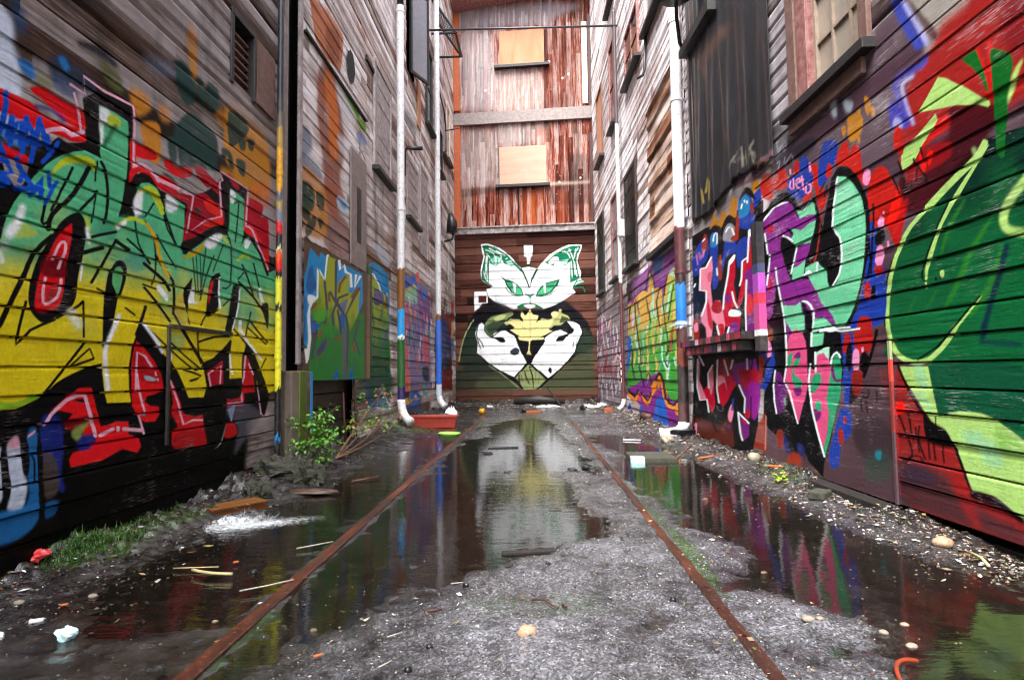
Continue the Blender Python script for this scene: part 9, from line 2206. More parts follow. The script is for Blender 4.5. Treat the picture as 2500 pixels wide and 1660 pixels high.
m=MB(); m.tube([WP('E',-.325,4.64,.03),WP('E',-.325,5.7,.03)],.018,8); m.build('conduit',M['black'],bE)
m=MB(); m.hexa([WP('E',-2.2,10.5,.0),WP('E',1.75,10.95,.0),WP('E',1.75,10.95,.55),WP('E',-2.2,10.5,.55),WP('E',-2.2,10.66,.0),WP('E',1.75,11.1,.0),WP('E',1.75,11.1,.55),WP('E',-2.2,10.66,.55)]); m.build('eave',M['redtrim'],bE)
m=MB(); m.hexa([WP('E',-2.2,10.68,-4),WP('E',1.75,11.12,-4),WP('E',1.75,11.12,.6),WP('E',-2.2,10.68,.6),WP('E',-2.2,10.8,-4),WP('E',1.75,11.24,-4),WP('E',1.75,11.24,.6),WP('E',-2.2,10.8,.6)]); m.build('roof',M['beam'],bE)
part(bE,'wall_base','darkwood','E',[(-2.13,1.69,-.1,.1,0,.05)])
# ------------------------------------------------------------------ things fixed to the walls
post=empty('timber_post',(-2.0,4.92,.12),'weathered grey wooden post with mossy green streak at the left wall foot','post')
m=MB(); 
for a,b,h in [(4.70,4.84,.05),(4.845,4.99,.06),(4.995,5.12,.055)]: m.wbox('L',a,b,.1,.84,-.05,h,c=(*lin('4c4238'),.35) if a!=4.845 else (*lin('54701a'),.75),j=.004)
m.build('post_board',M['post'],post,bevel=.006)
m=MB(); m.wbox('L',5.07,5.125,.3,.83,.056,.06,c=pc('1f7cb8')); m.build('paint_patch',M['paintwood'],post)
def band_tube(name,path,r,bands,label,straps=(),elbow=None,group='downpipes along the walls',cat='pipe',mat='paintpipe',n=16):
    """vertical pipe coloured by height; bands: (top z, colour) from the ground up"""
    t=empty(name,path[0],label,cat,group); zs=[]
    (x0,y0,z0),(x1,y1,z1)=path[0],path[-1]; N=int((z1-z0)/.02); pts=[];cs=[]
    for i in range(N+1):
        f=i/N; z=z0+(z1-z0)*f; pts.append((x0+(x1-x0)*f,y0+(y1-y0)*f,z))
    def cs(i,k):
        z=pts[i][2]; z+=.05*float(fbm(np.array(z*9+k*.9),np.array(math.sin(k*6.283/n)*2+x0*5),3,17)); q=next((q for zt,q in bands if z<=zt),bands[-1][1]); return (*lin(q),1) if q else (0,0,0,0)
    m=MB(); m.tube(pts,r,n,cs); m.build('pipe',M[mat],t,smooth=True)
    for z in straps:
        f=(z-z0)/(z1-z0); x=x0+(x1-x0)*f; y=y0+(y1-y0)*f; m=MB(); i=min(range(len(pts)),key=lambda i:abs(pts[i][2]-z)); m.tube([(x,y,z-.02),(x,y,z+.02)],r*1.14,n,[cs(i,0)]*2); m.build('coupling',M[mat],t,smooth=False)
    if elbow: 
        m=MB(); m.tube(elbow,r*1.05,n,[(0,0,0,0)]*len(elbow),rr=[r*1.05]*(len(elbow)-1)+[r*1.2]); m.build('elbow',M['white'],t,smooth=True)
    return t
def bend(p0,p1,p2,n=10): return [tuple(Vector(p0)*(1-t)**2+Vector(p1)*2*t*(1-t)+Vector(p2)*t*t) for t in np.linspace(0,1,n)]
x,y,_=WP('L',4.44,0,.05)
band_tube('downpipe',[(x,y,.15),(x+.004,y-.03,6.7)],.024,[(.30,'14161a'),(.34,'1c80c0'),(.69,'0c0d10'),(1.30,'d8d42a'),(1.36,'101418'),(1.57,'d8d42a'),(1.62,'0c0c10'),(1.70,'d01c18'),(1.78,'e0501c'),(1.81,'b8d0a0'),(1.92,'2a2022'),(2.02,'cc1418'),(2.12,'6a7688'),(2.2,'a08a50'),(2.27,'4a5a70'),(2.62,'d09820'),(2.78,'a08038'),(2.9,'5a5448'),(9,'1d222c')],'slim downpipe painted yellow, red and black with a dark top',straps=(.95,2.42))
x,y,_=WP('L',8.33,0,.11)
t=band_tube('downpipe',[(x,y,.42),(x,y,6.38)],.056,[(.62,'24165a'),(1.32,'0c561c'),(1.38,'dde4ea'),(1.76,'1a92d4'),(2.36,'7a4c1c'),(9,None)],'white downpipe painted brown, blue, green over an elbow, nearest on the left',straps=(3.25,6.3),elbow=bend((x,y,.44),(x+.0,y,.2),(x+.17,y-.16,.13)))
m=MB(); m.tube([(x,y,6.38),(x,y,11.4)],.05,12); m.build('upper_pipe',M['black'],t,smooth=True)
x,y,_=WP('L',11.6,0,.11)
band_tube('downpipe',[(x,y,.35),(x+.0,y-.03,11.4)],.058,[(.6,'c8d0dc'),(1.9,'1866d4'),(2.02,'7a4c20'),(9.9,None),(20,None)],'white downpipe painted bright blue at its foot, farther along the left wall',straps=(5.05,2.9),elbow=bend((x+.01,y,.36),(x+.02,y,.22),(x+.14,y-.1,.16)))
x,y,_=WP('R',6.75,0,.10)
band_tube('downpipe',[(x,y,.12),(x+.02,y-.1,6.7)],.062,[(.45,'3a1c20'),(.86,'0e0c10'),(1.08,'6a2a20'),(1.3,'3a1418'),(1.36,'a8c0dc'),(1.52,'1a64b0'),(1.8,'1d70c0'),(1.9,'1a1418'),(2.44,'4a2026'),(2.48,'6a3038'),(9,None)],'thick white downpipe with brown foot beside the tarpaulin',straps=(1.95,4.0,1.35,4.95),elbow=bend((x,y,.2),(x-.0,y-.02,.06),(x-.28,y+.0,.07)))
x,y,_=WP('R',10.62,0,.08)
t=band_tube('downpipe',[(x,y,.3),(x-.02,y-.1,7.6)],.034,[(2.45,'54282c'),(5.45,None),(9,'4a3c40')],'thin white pipe with brown foot in front of the shingled wall',straps=(2.95,3.35,2.55,5.45),elbow=bend((x,y,.3),(x,y,.17),(x-.11,y-.05,.12)))
m=MB(); m.wbox('R',10.45,10.6,3.28,3.6,.0,.12); m.build('valve_box',M['white'],t,bevel=.02)
zc=1.02
for ch in [[(0,.09,1,.09),(.5,0,.5,.09)],[(0,0,.5,.09),(.5,.09,1,0),(.2,.04,.8,.04)],[(0,0,0,.09),(0,.09,1,0),(1,0,1,.09)],[(1,.08,0,.08),(0,.08,0,.01),(0,.01,1,.01)]]:
    m=MB()
    for p0,q0,p1,q1 in ch: m.tube([(x-.036,y-.035+p0*.06,zc+q0),(x-.036,y-.035+p1*.06,zc+q1)],.006,6)
    m.build('letter',M['white'],t); zc-=.14
# cross rod, brackets, lamps
m=MB(); m.tube([WP('L',10.75,7.50,.02),WP('R',10.5,7.30,.05)],.02,10); tag(m.build('cross_rod',M['steel'],smooth=True),'thin dark rod spanning the alley high up','rod')
t=empty('wall_grate',WP('L',12.1,8.4,.0),'black framed mesh panel hinged out from the upper left wall','grate')
A0,A1,A2,A3=[Vector(WP('L',*q)) for q in ((11.6,8.75,.0),(12.5,8.75,.0),(12.5,7.95,.52),(11.6,7.95,.52))]
m=MB()
for a,b in ((A0,A1),(A1,A2),(A2,A3),(A3,A0)): m.tube([a,b],.03,6)
m.tube([A2,Vector(WP('L',12.5,7.95,0))],.025,6); m.tube([A3,Vector(WP('L',11.6,7.95,0))],.025,6); m.build('frame',M['black'],t)
m=MB()
for i in range(1,9): m.tube([A0.lerp(A1,i/9),A3.lerp(A2,i/9)],.006,4)
for i in range(1,9): m.tube([A0.lerp(A3,i/9),A1.lerp(A2,i/9)],.006,4)
m.build('mesh_panel',M['mesh'],t)
m=MB(); m.tube([WP('L',9.0,4.0,.02),WP('L',9.0,4.42,.03),WP('L',9.02,4.46,.06),WP('L',9.05,4.46,.30)],.03,10,rr=[.014,.014,.03,.035]); tag(m.build('vent_pipe',M['black'],smooth=True),'short black vent stub poking out between the white downpipes','pipe')
t=empty('wall_lamp',WP('L',13.3,4.0,0),'dark cowl lamp on the left wall near the end building','lamp'); m=MB(); m.tube([WP('L',13.0,3.85,.02),WP('L',13.0,3.9,.2),WP('L',13.0,4.1,.24)],.025,8); m.build('bracket',M['black'],t,smooth=True)
m=MB(); m.tube([WP('L',13.0,4.05,.2),WP('L',13.0,4.3,.2),WP('L',13.0,4.5,.16)],.1,12,rr=[.13,.12,.05]); m.build('lamp_shade',M['black'],t,smooth=True)
t=empty('wall_lamp',WP('R',6.3,4.6,0),'black gooseneck lamp with shade above the tarpaulin','lamp')
m=MB(); m.tube([WP('R',6.45,4.42,.03),WP('R',6.38,4.52,.12),WP('R',6.2,4.72,.20),WP('R',6.05,4.86,.24)],.02,10); m.tube([WP('R',6.45,4.36,.0),WP('R',6.45,4.5,.03)],.035,8); m.build('arm',M['black'],t,smooth=True)
m=MB(); m.tube([WP('R',6.0,4.80,.26),WP('R',6.0,4.85,.26),WP('R',6.0,5.0,.25)],.1,16,rr=[.17,.15,.05]); m.build('lamp_shade',M['black'],t,smooth=True); m=MB(); m.tube([WP('R',6.0,5.0,.25),WP('R',6.0,5.12,.25)],.055,12); m.build('socket',M['white'],t,smooth=True)
m=MB(); m.tube([WP('R',8.42,5.8,.02),WP('R',8.42,5.3,.05),WP('R',8.44,5.24,.07),WP('R',8.5,5.22,.14)],.022,8); tag(m.build('service_pipe',M['steel'],smooth=True),'short grey pipe with black hook below the white framed upper window','pipe')
m=MB(); m.tube([WP('L',12.3,7.1,.03),WP('L',12.9,6.9,.05),WP('L',13.3,6.7,.03),WP('L',13.3,5.9,.03)],.016,8); m.tube([WP('L',13.3,6.6,.03),WP('L',13.2,6.6,.36)],.014,6); tag(m.build('conduit',M['black'],smooth=True),'bent black conduit high on the left wall by the end building','conduit')
# tarpaulin
us=np.linspace(4.38,6.42,150); vs=np.linspace(2.42,5.35,120); U,V=np.meshgrid(us,vs); dv=np.clip((5.35-V)/2.9,0,1)
fold=.03*np.sin(U*16+1.2*np.sin(V*1.1)+fbm(U*1.5,V*.6,3,3)*3)+.02*np.sin(U*31+V*1.3)+.05*fbm(U*2.2-V*.9,V*.7,4,12)
edge=np.clip(np.minimum(U-4.38,6.42-U)/.12,0,1); H=.035+np.clip(fold,-.04,.09)*(.35+.65*dv)*edge*.55
A=paint_grid(REC['tarp'],us,vs)
o=grid_mesh('tarpaulin','R',us,vs,H,A,M['tarp'],None,sel=lambda u,v:v>2.46+.05*np.sin(u*4)+.25*np.clip(u-5.6,0,1)*0)[0]; md=o.modifiers.new('Solidify','SOLIDIFY'); md.thickness=.004
tag(o,'black tarpaulin hanging in folds over the right wall with a faint chalk tag','tarpaulin')
t=empty('rafter_board',WP('R',5.9,4.5,0),'dark sloping board above the tarpaulin','board'); m=MB(); m.hexa([WP('R',u,v,h) for h in (0,.12) for u,v in ((5.45,4.30),(6.44,4.36),(6.44,4.44),(5.45,4.42))]); m.build('board',M['sill'],t)
# kerb beam at the foot of the right wall
t=empty('kerb_beam',WP('R',3.66,0,.05),'wet dark timber beam lying along the right wall foot','beam'); m=MB(); m.wbox('R',3.18,4.16,-.04,.065,.0,.095,j=.004); m.build('beam',M['darkwood'],t,bevel=.008)
# ------------------------------------------------------------------ ground
xs=np.concatenate([[-60,-25,-10,-5,-3.2],np.linspace(-2.6,2.5,400),[3.2,5,10,25,60]])
yy=[-60,-25,-10,-4,-1.5,0,.6,1.0,1.2]
while yy[-1]<15.2: yy.append(yy[-1]+max(.006,.0062*(yy[-1]/1.5)**1.35))
ys=np.array(yy+[17,22,40,80])
X,Y=np.meshgrid(xs,ys)
PUD={'mid':[(-.55,7.3),(-.62,8.6),(-.52,9.5),(-.19,9.9),(.22,9.6),(.33,7.9),(.34,7.0),(.34,6.4),(.45,5.7),(.50,5.2),(.40,4.75),(.16,4.85),(.0,4.62),(.06,4.3),(.14,4.05),(.28,4.1),(.22,3.7),(.22,3.3),(.37,3.12),(.36,2.95),(.22,2.82),(.10,2.68),(.03,2.60),(-.15,2.52),(-.22,2.40),(-.33,2.22),(-.5,2.2),(-.58,1.98),(-.72,1.78),(-.80,1.50),(-.9,1.3),(-.9,2.5),(-.88,3.9),(-.84,5.0),(-.86,6.2),(-.7,7.0)],
 'right':[(.75,7.2),(1.1,7.3),(1.2,6.7),(1.27,5.9),(1.33,5.3),(1.40,4.7),(1.45,4.2),(1.50,3.6),(1.55,3.2),(1.58,2.7),(1.58,2.35),(1.68,1.95),(1.72,1.3),(1.05,1.3),(1.02,1.62),(1.05,1.85),(1.0,1.98),(.85,2.03),(.77,2.15),(.73,2.30),(.87,2.44),(.93,2.66),(.84,2.86),(.77,3.1),(.79,3.5),(.72,3.8),(.67,4.4),(.7,5.0),(.82,5.6),(.72,6.3)],
 'left':[(-1.42,7.0),(-1.2,7.3),(-1.0,6.9),(-.97,5.5),(-.97,3.5),(-.97,2.0),(-1.2,1.8),(-1.35,1.75),(-1.55,1.95),(-1.7,2.15),(-1.72,2.45),(-1.75,2.75),(-1.85,2.95),(-1.75,3.3),(-1.55,3.8),(-1.48,4.3),(-1.45,5.2),(-1.40,6.2)]}
pm=np.zeros(X.shape,np.float32); pk={}
for k,p in PUD.items():
    r=cover(crv(np.array(p),4),xs,ys,.10); a=np.zeros(X.shape,np.float32); a[r[0]:r[1],r[2]:r[3]]=r[4]; pm=np.maximum(pm,a); pk[k]=a
xl=-2.07+.003*Y; xr=2.017-.028*Y
dl=X-xl; dr=xr-X; de=(14.75-.065*X)-Y
st=lambda d,a,b:np.clip((b-d)/(b-a),0,1)**1.5
bank=.11*st(dl,-.1,.62)*np.clip((Y-1.2)/1.6,.25,1)+.09*st(dr,-.1,.5)*np.clip((Y-2)/2,.15,1)+.10*st(de,-.1,1.2)
n1=fbm(X*1.3,Y*1.3,4,31); n2=fbm(X*6,Y*6,4,37); n3=fbm(X*26,Y*26,3,41)
Z=.010-.024*pm+.012*n1*(1-.3*pm)+.0145*n2+.009*n3*(Y<6)+bank*(1+.9*n2+.6*n1+.5*n3)
flat=np.clip(1-np.abs(X+.925)/.07,0,1)+np.clip(1-np.abs(X-.6)/.07,0,1)
Z=np.where(flat>0,Z*(1-flat)+flat*(.009+.011*n2+.006*n1),Z)
Z=np.where((np.abs(X)>2.6)|(Y<.9)|(Y>15.3),.0,Z)
grav=np.clip(.35+.75*np.exp(-((X-.15)/.75)**2)*(1-pm)*np.clip(1.4-.12*Y,0,1)+.5*fbm(X*.9,Y*.7,3,77)+.5*((X>.6)&(X<1.3)),0,1)
grav=np.where(X<-.95,grav*.35,grav); grav=np.clip(grav*(1-.6*pm),0,1)
soil=np.clip(st(dl,.1,.75)+st(dr,.05,.55)+st(de,.1,1.6)*.8+.5*n2*(dl<.9),0,1)
moss=np.zeros(X.shape)
for cx,cy,rx_,ry,a in [(.66,2.55,.05,.35,1),(.655,2.2,.04,.2,1),(.65,3.3,.04,.4,.8),(.66,2.85,.035,.2,.9),(-.86,1.75,.05,.3,.7),(-.85,2.2,.04,.3,.6),(-1.65,8.2,.35,.7,.9),(-1.2,7.9,.3,.4,.6),(-.9,8.9,.2,.3,.5),(-1.95,2.55,.16,.3,.9),(-1.9,3.0,.1,.3,.6),(1.75,4.3,.1,.4,.4),(-.55,6.9,.4,.08,.5),(.0,1.98,.25,.1,.35)]:
    moss=np.maximum(moss,a*np.clip(1.25-((X-cx)/rx_)**2-((Y-cy)/ry)**2+.7*n2,0,1))
def heightmesh(name,X,Y,Z,C,mat):
    nr,nc=X.shape; me=bpy.data.meshes.new(name); me.vertices.add(nr*nc); me.vertices.foreach_set('co',np.stack([X,Y,Z],-1).astype(np.float32).ravel())
    r,c=np.meshgrid(np.arange(nr-1),np.arange(nc-1),indexing='ij'); a=(r*nc+c).ravel(); f=np.stack([a,a+1,a+nc+1,a+nc],-1)
    me.loops.add(f.size); me.loops.foreach_set('vertex_index',f.ravel().astype(np.int32)); me.polygons.add(len(f)); me.polygons.foreach_set('loop_start',np.arange(0,f.size,4,dtype=np.int32)); me.update(calc_edges=True)
    if C is not None: at=me.color_attributes.new('Paint','FLOAT_COLOR','POINT'); at.data.foreach_set('color',C.astype(np.float32).ravel())
    me.polygons.foreach_set('use_smooth',[True]*len(f)); me.materials.append(mat); return link(bpy.data.objects.new(name,me))
g=heightmesh('ground',X,Y,Z,np.stack([grav,moss,soil,np.ones_like(X)],-1),M['ground']); tag(g,'wet dark gravel and mud floor of the alley',kind='structure')
ix=np.arange(len(xs)); iy=np.arange(len(ys))
def gz(x,y):
    fx=np.interp(x,xs,ix); fy=np.interp(y,ys,iy); a=min(int(fx),len(xs)-2); b=min(int(fy),len(ys)-2); fx-=a; fy-=b
    return float((Z[b,a]*(1-fx)+Z[b,a+1]*fx)*(1-fy)+(Z[b+1,a]*(1-fx)+Z[b+1,a+1]*fx)*fy)
for nm,(x0,x1,y0,y1),mt,lb in [('puddle',(-.895,.565,.9,10.6),'water','long puddle between the rails reflecting the cat mural'),('puddle',(.635,1.86,.9,7.7),'water','dark puddle right of the rails reflecting the pink letters'),('puddle',(-1.98,-.955,1.2,8.0),'flow','shallow running water left of the rails below the splash')]:
    m=MB(); nx=6; ny=10
    for i in range(nx):
        for j in range(ny): m.quad([(x0+(x1-x0)*(i+a)/nx,y0+(y1-y0)*(j+b)/ny,0) for a,b in ((0,0),(1,0),(1,1),(0,1))])
    o=m.build(nm,M[mt]); tag(o,lb,kind='structure')
# rails: flat worn bars flush with the ground
def rail(x,y0,y1,w,label):
    m=MB(); N=260; rg=random.Random(int(x*100))
    prev=None
    for i in range(N+1):
        y=y0+(y1-y0)*(i/N)**1.6; dx=.006*float(fbm(np.array(y*1.3),np.array(x*3),3,5)); e0=.004*float(fbm(np.array(y*9),np.array(1.),3,6)); e1=.004*float(fbm(np.array(y*9),np.array(7.),3,8)); z=.017+.003*float(fbm(np.array(y*2),np.array(3.),3,4))
        a=[(x-w/2+dx+e0,y,-.05),(x-w/2+dx+e0,y,z-.004),(x-w/2+.006+dx+e0,y,z),(x+w/2-.006+dx+e1,y,z),(x+w/2+dx+e1,y,z-.004),(x+w/2+dx+e1,y,-.05)]
        n=len(m.v); m.v+=a; m.c+=[None]*6
        if i:
            for k in range(5): m.f.append((n-6+k,n-6+k+1,n+k+1,n+k))
    return tag(m.build('rail',M['rust']),label,'rail','rails of the old track')
rail(-.925,-2,12.2,.052,'rusty left rail running past the splash towards the red trough'); rail(.603,-2,9.7,.044,'rusty right rail edged with moss')
# ------------------------------------------------------------------ gravel, litter, grass
def stones(name,n,fn,label,cols,kind='stuff'):
    m=MB(); b0=[(0,0,1),(1,0,0),(0,1,0),(-1,0,0),(0,-1,0),(0,0,-1),(.7,.7,.1),(-.7,.7,.1),(-.7,-.7,.1),(.7,-.7,.1)]
    fc=[(0,1,6),(0,6,2),(0,2,7),(0,7,3),(0,3,8),(0,8,4),(0,4,9),(0,9,1),(5,6,1),(5,2,6),(5,7,2),(5,3,7),(5,8,3),(5,4,8),(5,9,4),(5,1,9)]
    for i in range(n):
        x,y,s=fn(); z=gz(x,y); a=random.uniform(0,6.28); sx,sy,sz=s*random.uniform(.7,1.3),s*random.uniform(.6,1.1),s*random.uniform(.35,.8); c=(*lin(random.choice(cols))*random.uniform(.6,1.15),1); k=len(m.v); tl=random.uniform(-.3,.3)
        for p in b0:
            q=[p[0]*sx*random.uniform(.75,1.2),p[1]*sy*random.uniform(.75,1.2),p[2]*sz*random.uniform(.8,1.15)]; q[2]+=tl*q[0]
            m.v.append((x+q[0]*math.cos(a)-q[1]*math.sin(a),y+q[0]*math.sin(a)+q[1]*math.cos(a),z+q[2]+sz*.25)); m.c.append(c)
        m.f+=[tuple(k+j for j in f) for f in fc]
    return tag(m.build(name,M['bits']),label,kind=kind)
def yy_(a,b): return a*(b/a)**random.random()
GC=['3a3634','5a5450','6e6862','847c74','988f86','2a2624','4a4038','5e5044']
def bankR(): y=yy_(2.2,13.5); return (2.017-.028*y)-abs(random.gauss(.06,.2)),y,.0035*(1+y*.22)*random.uniform(.5,1.6)
def bankL(): y=yy_(1.7,14); return -2.05+abs(random.gauss(.05,.25)),y,.0035*(1+y*.22)*random.uniform(.5,1.6)
def bankE(): x=random.uniform(-2,1.6); return x,14.7-.065*x-abs(random.gauss(.1,.9)),.014*random.uniform(.5,1.6)
def mid():
    while True:
        y=yy_(1.4,9); x=random.uniform(-.86,1.3) if random.random()<.8 else random.uniform(-1.9,1.9)
        if gz(x,y)>.003 or random.random()<.08: return x,y,.0024*(1+y*.28)*random.uniform(.4,1.3)
stones('gravel',4200,bankR,'loose gravel and chips along the right wall foot',GC+['a89c8c','6a4028']); stones('gravel',3600,bankL,'dark gravel and soil crumbs along the left wall foot',['1a1614','2a2420','3a332c','4a4238','706860','16120f','100e0c']); stones('gravel',1100,bankE,'rubble strip in front of the end wall',GC+['d8d4cc','241c18']); stones('gravel',3600,mid,'fine gravel scattered over the alley floor',GC)
m=MB(); LC=['a8a294','8a7658','6a4226','c4c4c2','4a3018','7c7058','948452','33261a','d0d0cc','755a34','4a5228','3a2a1c','2c2018']
for i in range(1500):
    q=random.random()
    if q<.45: x,y,_=bankR()
    elif q<.7: x,y,_=bankL()
    elif q<.8: x,y,_=bankE()
    else: x,y,_=mid()
    z=max(gz(x,y),0)+.006; L_=random.uniform(.006,.02)*(1+y*.09)*(.6 if q>=.8 else 1); w=L_*random.uniform(.12,.6); a=random.uniform(0,6.28); c=(*lin(random.choice(LC))*random.uniform(.6,1),1); ca,sa=math.cos(a),math.sin(a)
    P4=[(-L_,0,random.uniform(0,.004)),(0,-w,random.uniform(0,.008)),(L_,0,random.uniform(0,.01)),(0,w,random.uniform(0,.006))]
    m.quad([(x+p[0]*ca-p[1]*sa,y+p[0]*sa+p[1]*ca,z+p[2]) for p in P4],c); m.c=m.c[:-4]+[c]*4
tag(m.build('litter',M['bits']),'leaf bits, splinters and scraps scattered over the wet ground',kind='stuff')
m=MB()
for i in range(2600):
    q=random.random(); x=random.gauss(-1.95,.06); y=random.gauss(2.55,.11)
    if q<.12: x=random.gauss(-2.0,.04); y=random.uniform(2.3,3.2)
    elif q<.17: x=random.gauss(1.78,.05); y=random.uniform(2.8,4.6)
    z=gz(x,y); hgt=random.uniform(.015,.06)*(.6 if q>.3 else 1); a=random.uniform(0,6.28); d=random.uniform(.2,.9)*hgt; w=.0018
    c=(*lin(random.choice(['1c420a','2a5a10','16380a','3c6a18','4a5a20']))*random.uniform(.6,1.1),1); px,py=math.cos(a)*d,math.sin(a)*d; nx_,ny_=-math.sin(a)*w,math.cos(a)*w
    for f0,f1 in ((0,.5),(.5,1)):
        e=lambda f:(x+px*f*f,y+py*f*f,z+hgt*f*(1-.3*f)); A_,B_=e(f0),e(f1); k0,k1=1-f0*.8,1-f1*.95
        m.quad([(A_[0]-nx_*k0,A_[1]-ny_*k0,A_[2]),(A_[0]+nx_*k0,A_[1]+ny_*k0,A_[2]),(B_[0]+nx_*k1,B_[1]+ny_*k1,B_[2]),(B_[0]-nx_*k1,B_[1]-ny_*k1,B_[2])]); m.c=m.c[:-4]+[c]*4
tag(m.build('grass',M['bits']),'short green grass and moss at the dark left wall foot',kind='stuff')
# ------------------------------------------------------------------ plants
def shrub(name,base,stems,nleaf,size,label,red=0,spread=.16):
    t=empty(name,base,label,'shrub'); m=MB(); tips=[]
    for tip,bow in stems:
        p0=Vector(base); p2=Vector(tip); p1=(p0+p2)/2+Vector(bow); pts=bend(p0,p1,p2,9); m.tube(pts,.006,6,rr=[.008-.0006*i for i in range(9)]); tips.append(pts)
        for k in range(3):
            q=Vector(pts[random.randint(4,7)]); e=q+Vector((random.uniform(-1,1),random.uniform(-1,1),random.uniform(-.1,1)))*.12*size; m.tube([q,(q+e)/2+Vector((0,0,.015)),e],.003,5); tips.append([q,(q+e)/2,e])
    m.build('stem',M['stem'],t,smooth=True)
    for mt,cnt,nm in (('leaf',nleaf,'leaves'),('leafred',red,'red_leaves')):
        if not cnt: continue
        m=MB()
        for i in range(cnt):
            pts=random.choice(tips); f=(random.uniform(.25,1) if spread<.075 else random.uniform(.72,1)) if nm=='leaves' else random.uniform(.85,1); p=Vector(pts[min(len(pts)-1,int(f*len(pts)))])+Vector((random.gauss(0,1),random.gauss(0,1),random.gauss(0,.8)))*spread*.45*size
            if p.z<gz(p.x,p.y)+.01: p.z=gz(p.x,p.y)+random.uniform(.01,.05)
            L_=random.uniform(.022,.042)*size; w=L_*random.uniform(.42,.6); R_=Matrix.Rotation(random.uniform(0,6.28),3,'Z')@Matrix.Rotation(random.uniform(-.9,.9),3,'X')@Matrix.Rotation(random.uniform(-.8,.8),3,'Y')
            loc=[(0,-.1*w,0),(.35*L_,-w*.5,.12*w),(.75*L_,-w*.42,.1*w),(L_,0,-.15*w),(.75*L_,w*.42,.1*w),(.35*L_,w*.5,.12*w)]; mid_=[(.5*L_,0,-.08*w)]
            q=[p+R_@Vector(v) for v in loc]; c=p+R_@Vector(mid_[0]); n=len(m.v); m.v+=[tuple(v) for v in q]+[tuple(c)]; m.c+=[None]*7
            for k in range(6): m.f.append((n+k,n+(k+1)%6,n+6))
        m.build(nm,M[mt],t)
    return t
def B(x,y,dz=0): return (x,y,gz(x,y)+dz)
shrub('shrub',B(-1.80,4.72,0),[((-1.86,4.85,.47),(-.02,0,.02)),((-1.76,4.75,.36),(.02,0,.03)),((-1.92,4.82,.38),(-.05,0,.03)),((-1.72,4.64,.24),(.03,0,.06)),((-1.70,4.56,.12),(.03,-.03,.05)),((-1.86,4.6,.22),(-.03,-.03,.06)),((-1.78,4.62,.28),(0,0,.03)),((-1.82,4.8,.42),(0,0,.05))],760,1.15,'leafy green shrub by the wooden post',spread=.06)
shrub('shrub',B(-1.78,5.1,.0),[((-1.74,6.85,.52),(-.05,0,-.12)),((-1.64,6.7,.38),(0,0,-.1)),((-1.80,6.9,.66),(-.1,0,-.15)),((-1.84,6.95,.60),(-.1,0,-.1)),((-1.56,6.6,.27),(.06,0,-.05))],260,1.1,'straggly bush of small glossy leaves on long bare stems',red=70,spread=.08)
m=MB()
for a,b in [((6.02,.1),(6.06,.62)),((6.40,.1),(6.40,1.0)),((6.3,.1),(6.55,.4))]: m.tube([WP('L',a[0],a[1],.06),WP('L',(a[0]+b[0])/2+.02,(a[1]+b[1])/2,.03),WP('L',b[0],b[1],.02)],.012,6)
tag(m.build('dead_stems',M['twig'],smooth=True),'bare dark stems standing against the wall under the plywood','stems')
t=empty('weed',B(1.66,4.0,0),'small yellow green weed at the right wall foot','weed'); m=MB()
for i in range(26):
    a=random.uniform(0,6.28); L_=random.uniform(.02,.04); p=Vector(B(1.66+random.gauss(0,.02),4.0+random.gauss(0,.03),random.uniform(.01,.05))); d=Vector((math.cos(a),math.sin(a),random.uniform(.0,.7)))*L_; s_=Vector((-math.sin(a),math.cos(a),0))*L_*.4; m.quad([p,p+d*.5+s_,p+d,p+d*.5-s_])
m.build('leaves',simple('weed_leaf','a8b818',.4,var=.4,bump=.1,c2='6a9a18'),t)
# ------------------------------------------------------------------ single things on the ground
def solo(name,mat,label,cat,fn,group=None,bevel=0,smooth=False):
    m=MB(); fn(m); return tag(m.build(name,M[mat],bevel=bevel,smooth=smooth),label,cat,group)
# red trough
t=empty('planter_trough',(-1.54,8.62,0),'long terracotta red plastic trough lying by the elbow of the downpipe','planter')
def ring(m,z,hx,hy,cx=-1.54,cy=8.62,rz=-.03,c=None):
    n=len(m.v); 
    for a,b in ((-1,-1),(1,-1),(1,1),(-1,1)): m.v.append((cx+a*hx*math.cos(rz)-b*hy*math.sin(rz),cy+a*hx*math.sin(rz)+b*hy*math.cos(rz),z)); m.c.append(None)
    return n
z0=gz(-1.54,8.62)-.005; m=MB(); L_=[ring(m,z0,.36,.07),ring(m,z0+.08,.37,.08),ring(m,z0+.084,.374,.084),ring(m,z0+.15,.385,.092),ring(m,z0+.15,.372,.082),ring(m,z0+.02,.345,.06)]
for a,b in zip(L_[:-1],L_[1:]):
    for k in range(4): m.f.append((a+k,a+(k+1)%4,b+(k+1)%4,b+k))
m.f.append(tuple(L_[0]+k for k in (3,2,1,0))); m.f.append(tuple(L_[-1]+k for k in range(4))); m.build('trough',M['terracotta'],t,bevel=.004)
m=MB(); a=[ring(m,z0+.148,.395,.105),ring(m,z0+.182,.40,.11),ring(m,z0+.182,.38,.09),ring(m,z0+.148,.375,.085)]
for i in range(4):
    for k in range(4): m.f.append((a[i]+k,a[i]+(k+1)%4,a[(i+1)%4]+(k+1)%4,a[(i+1)%4]+k))
m.build('rim',M['terracotta'],t,bevel=.006)
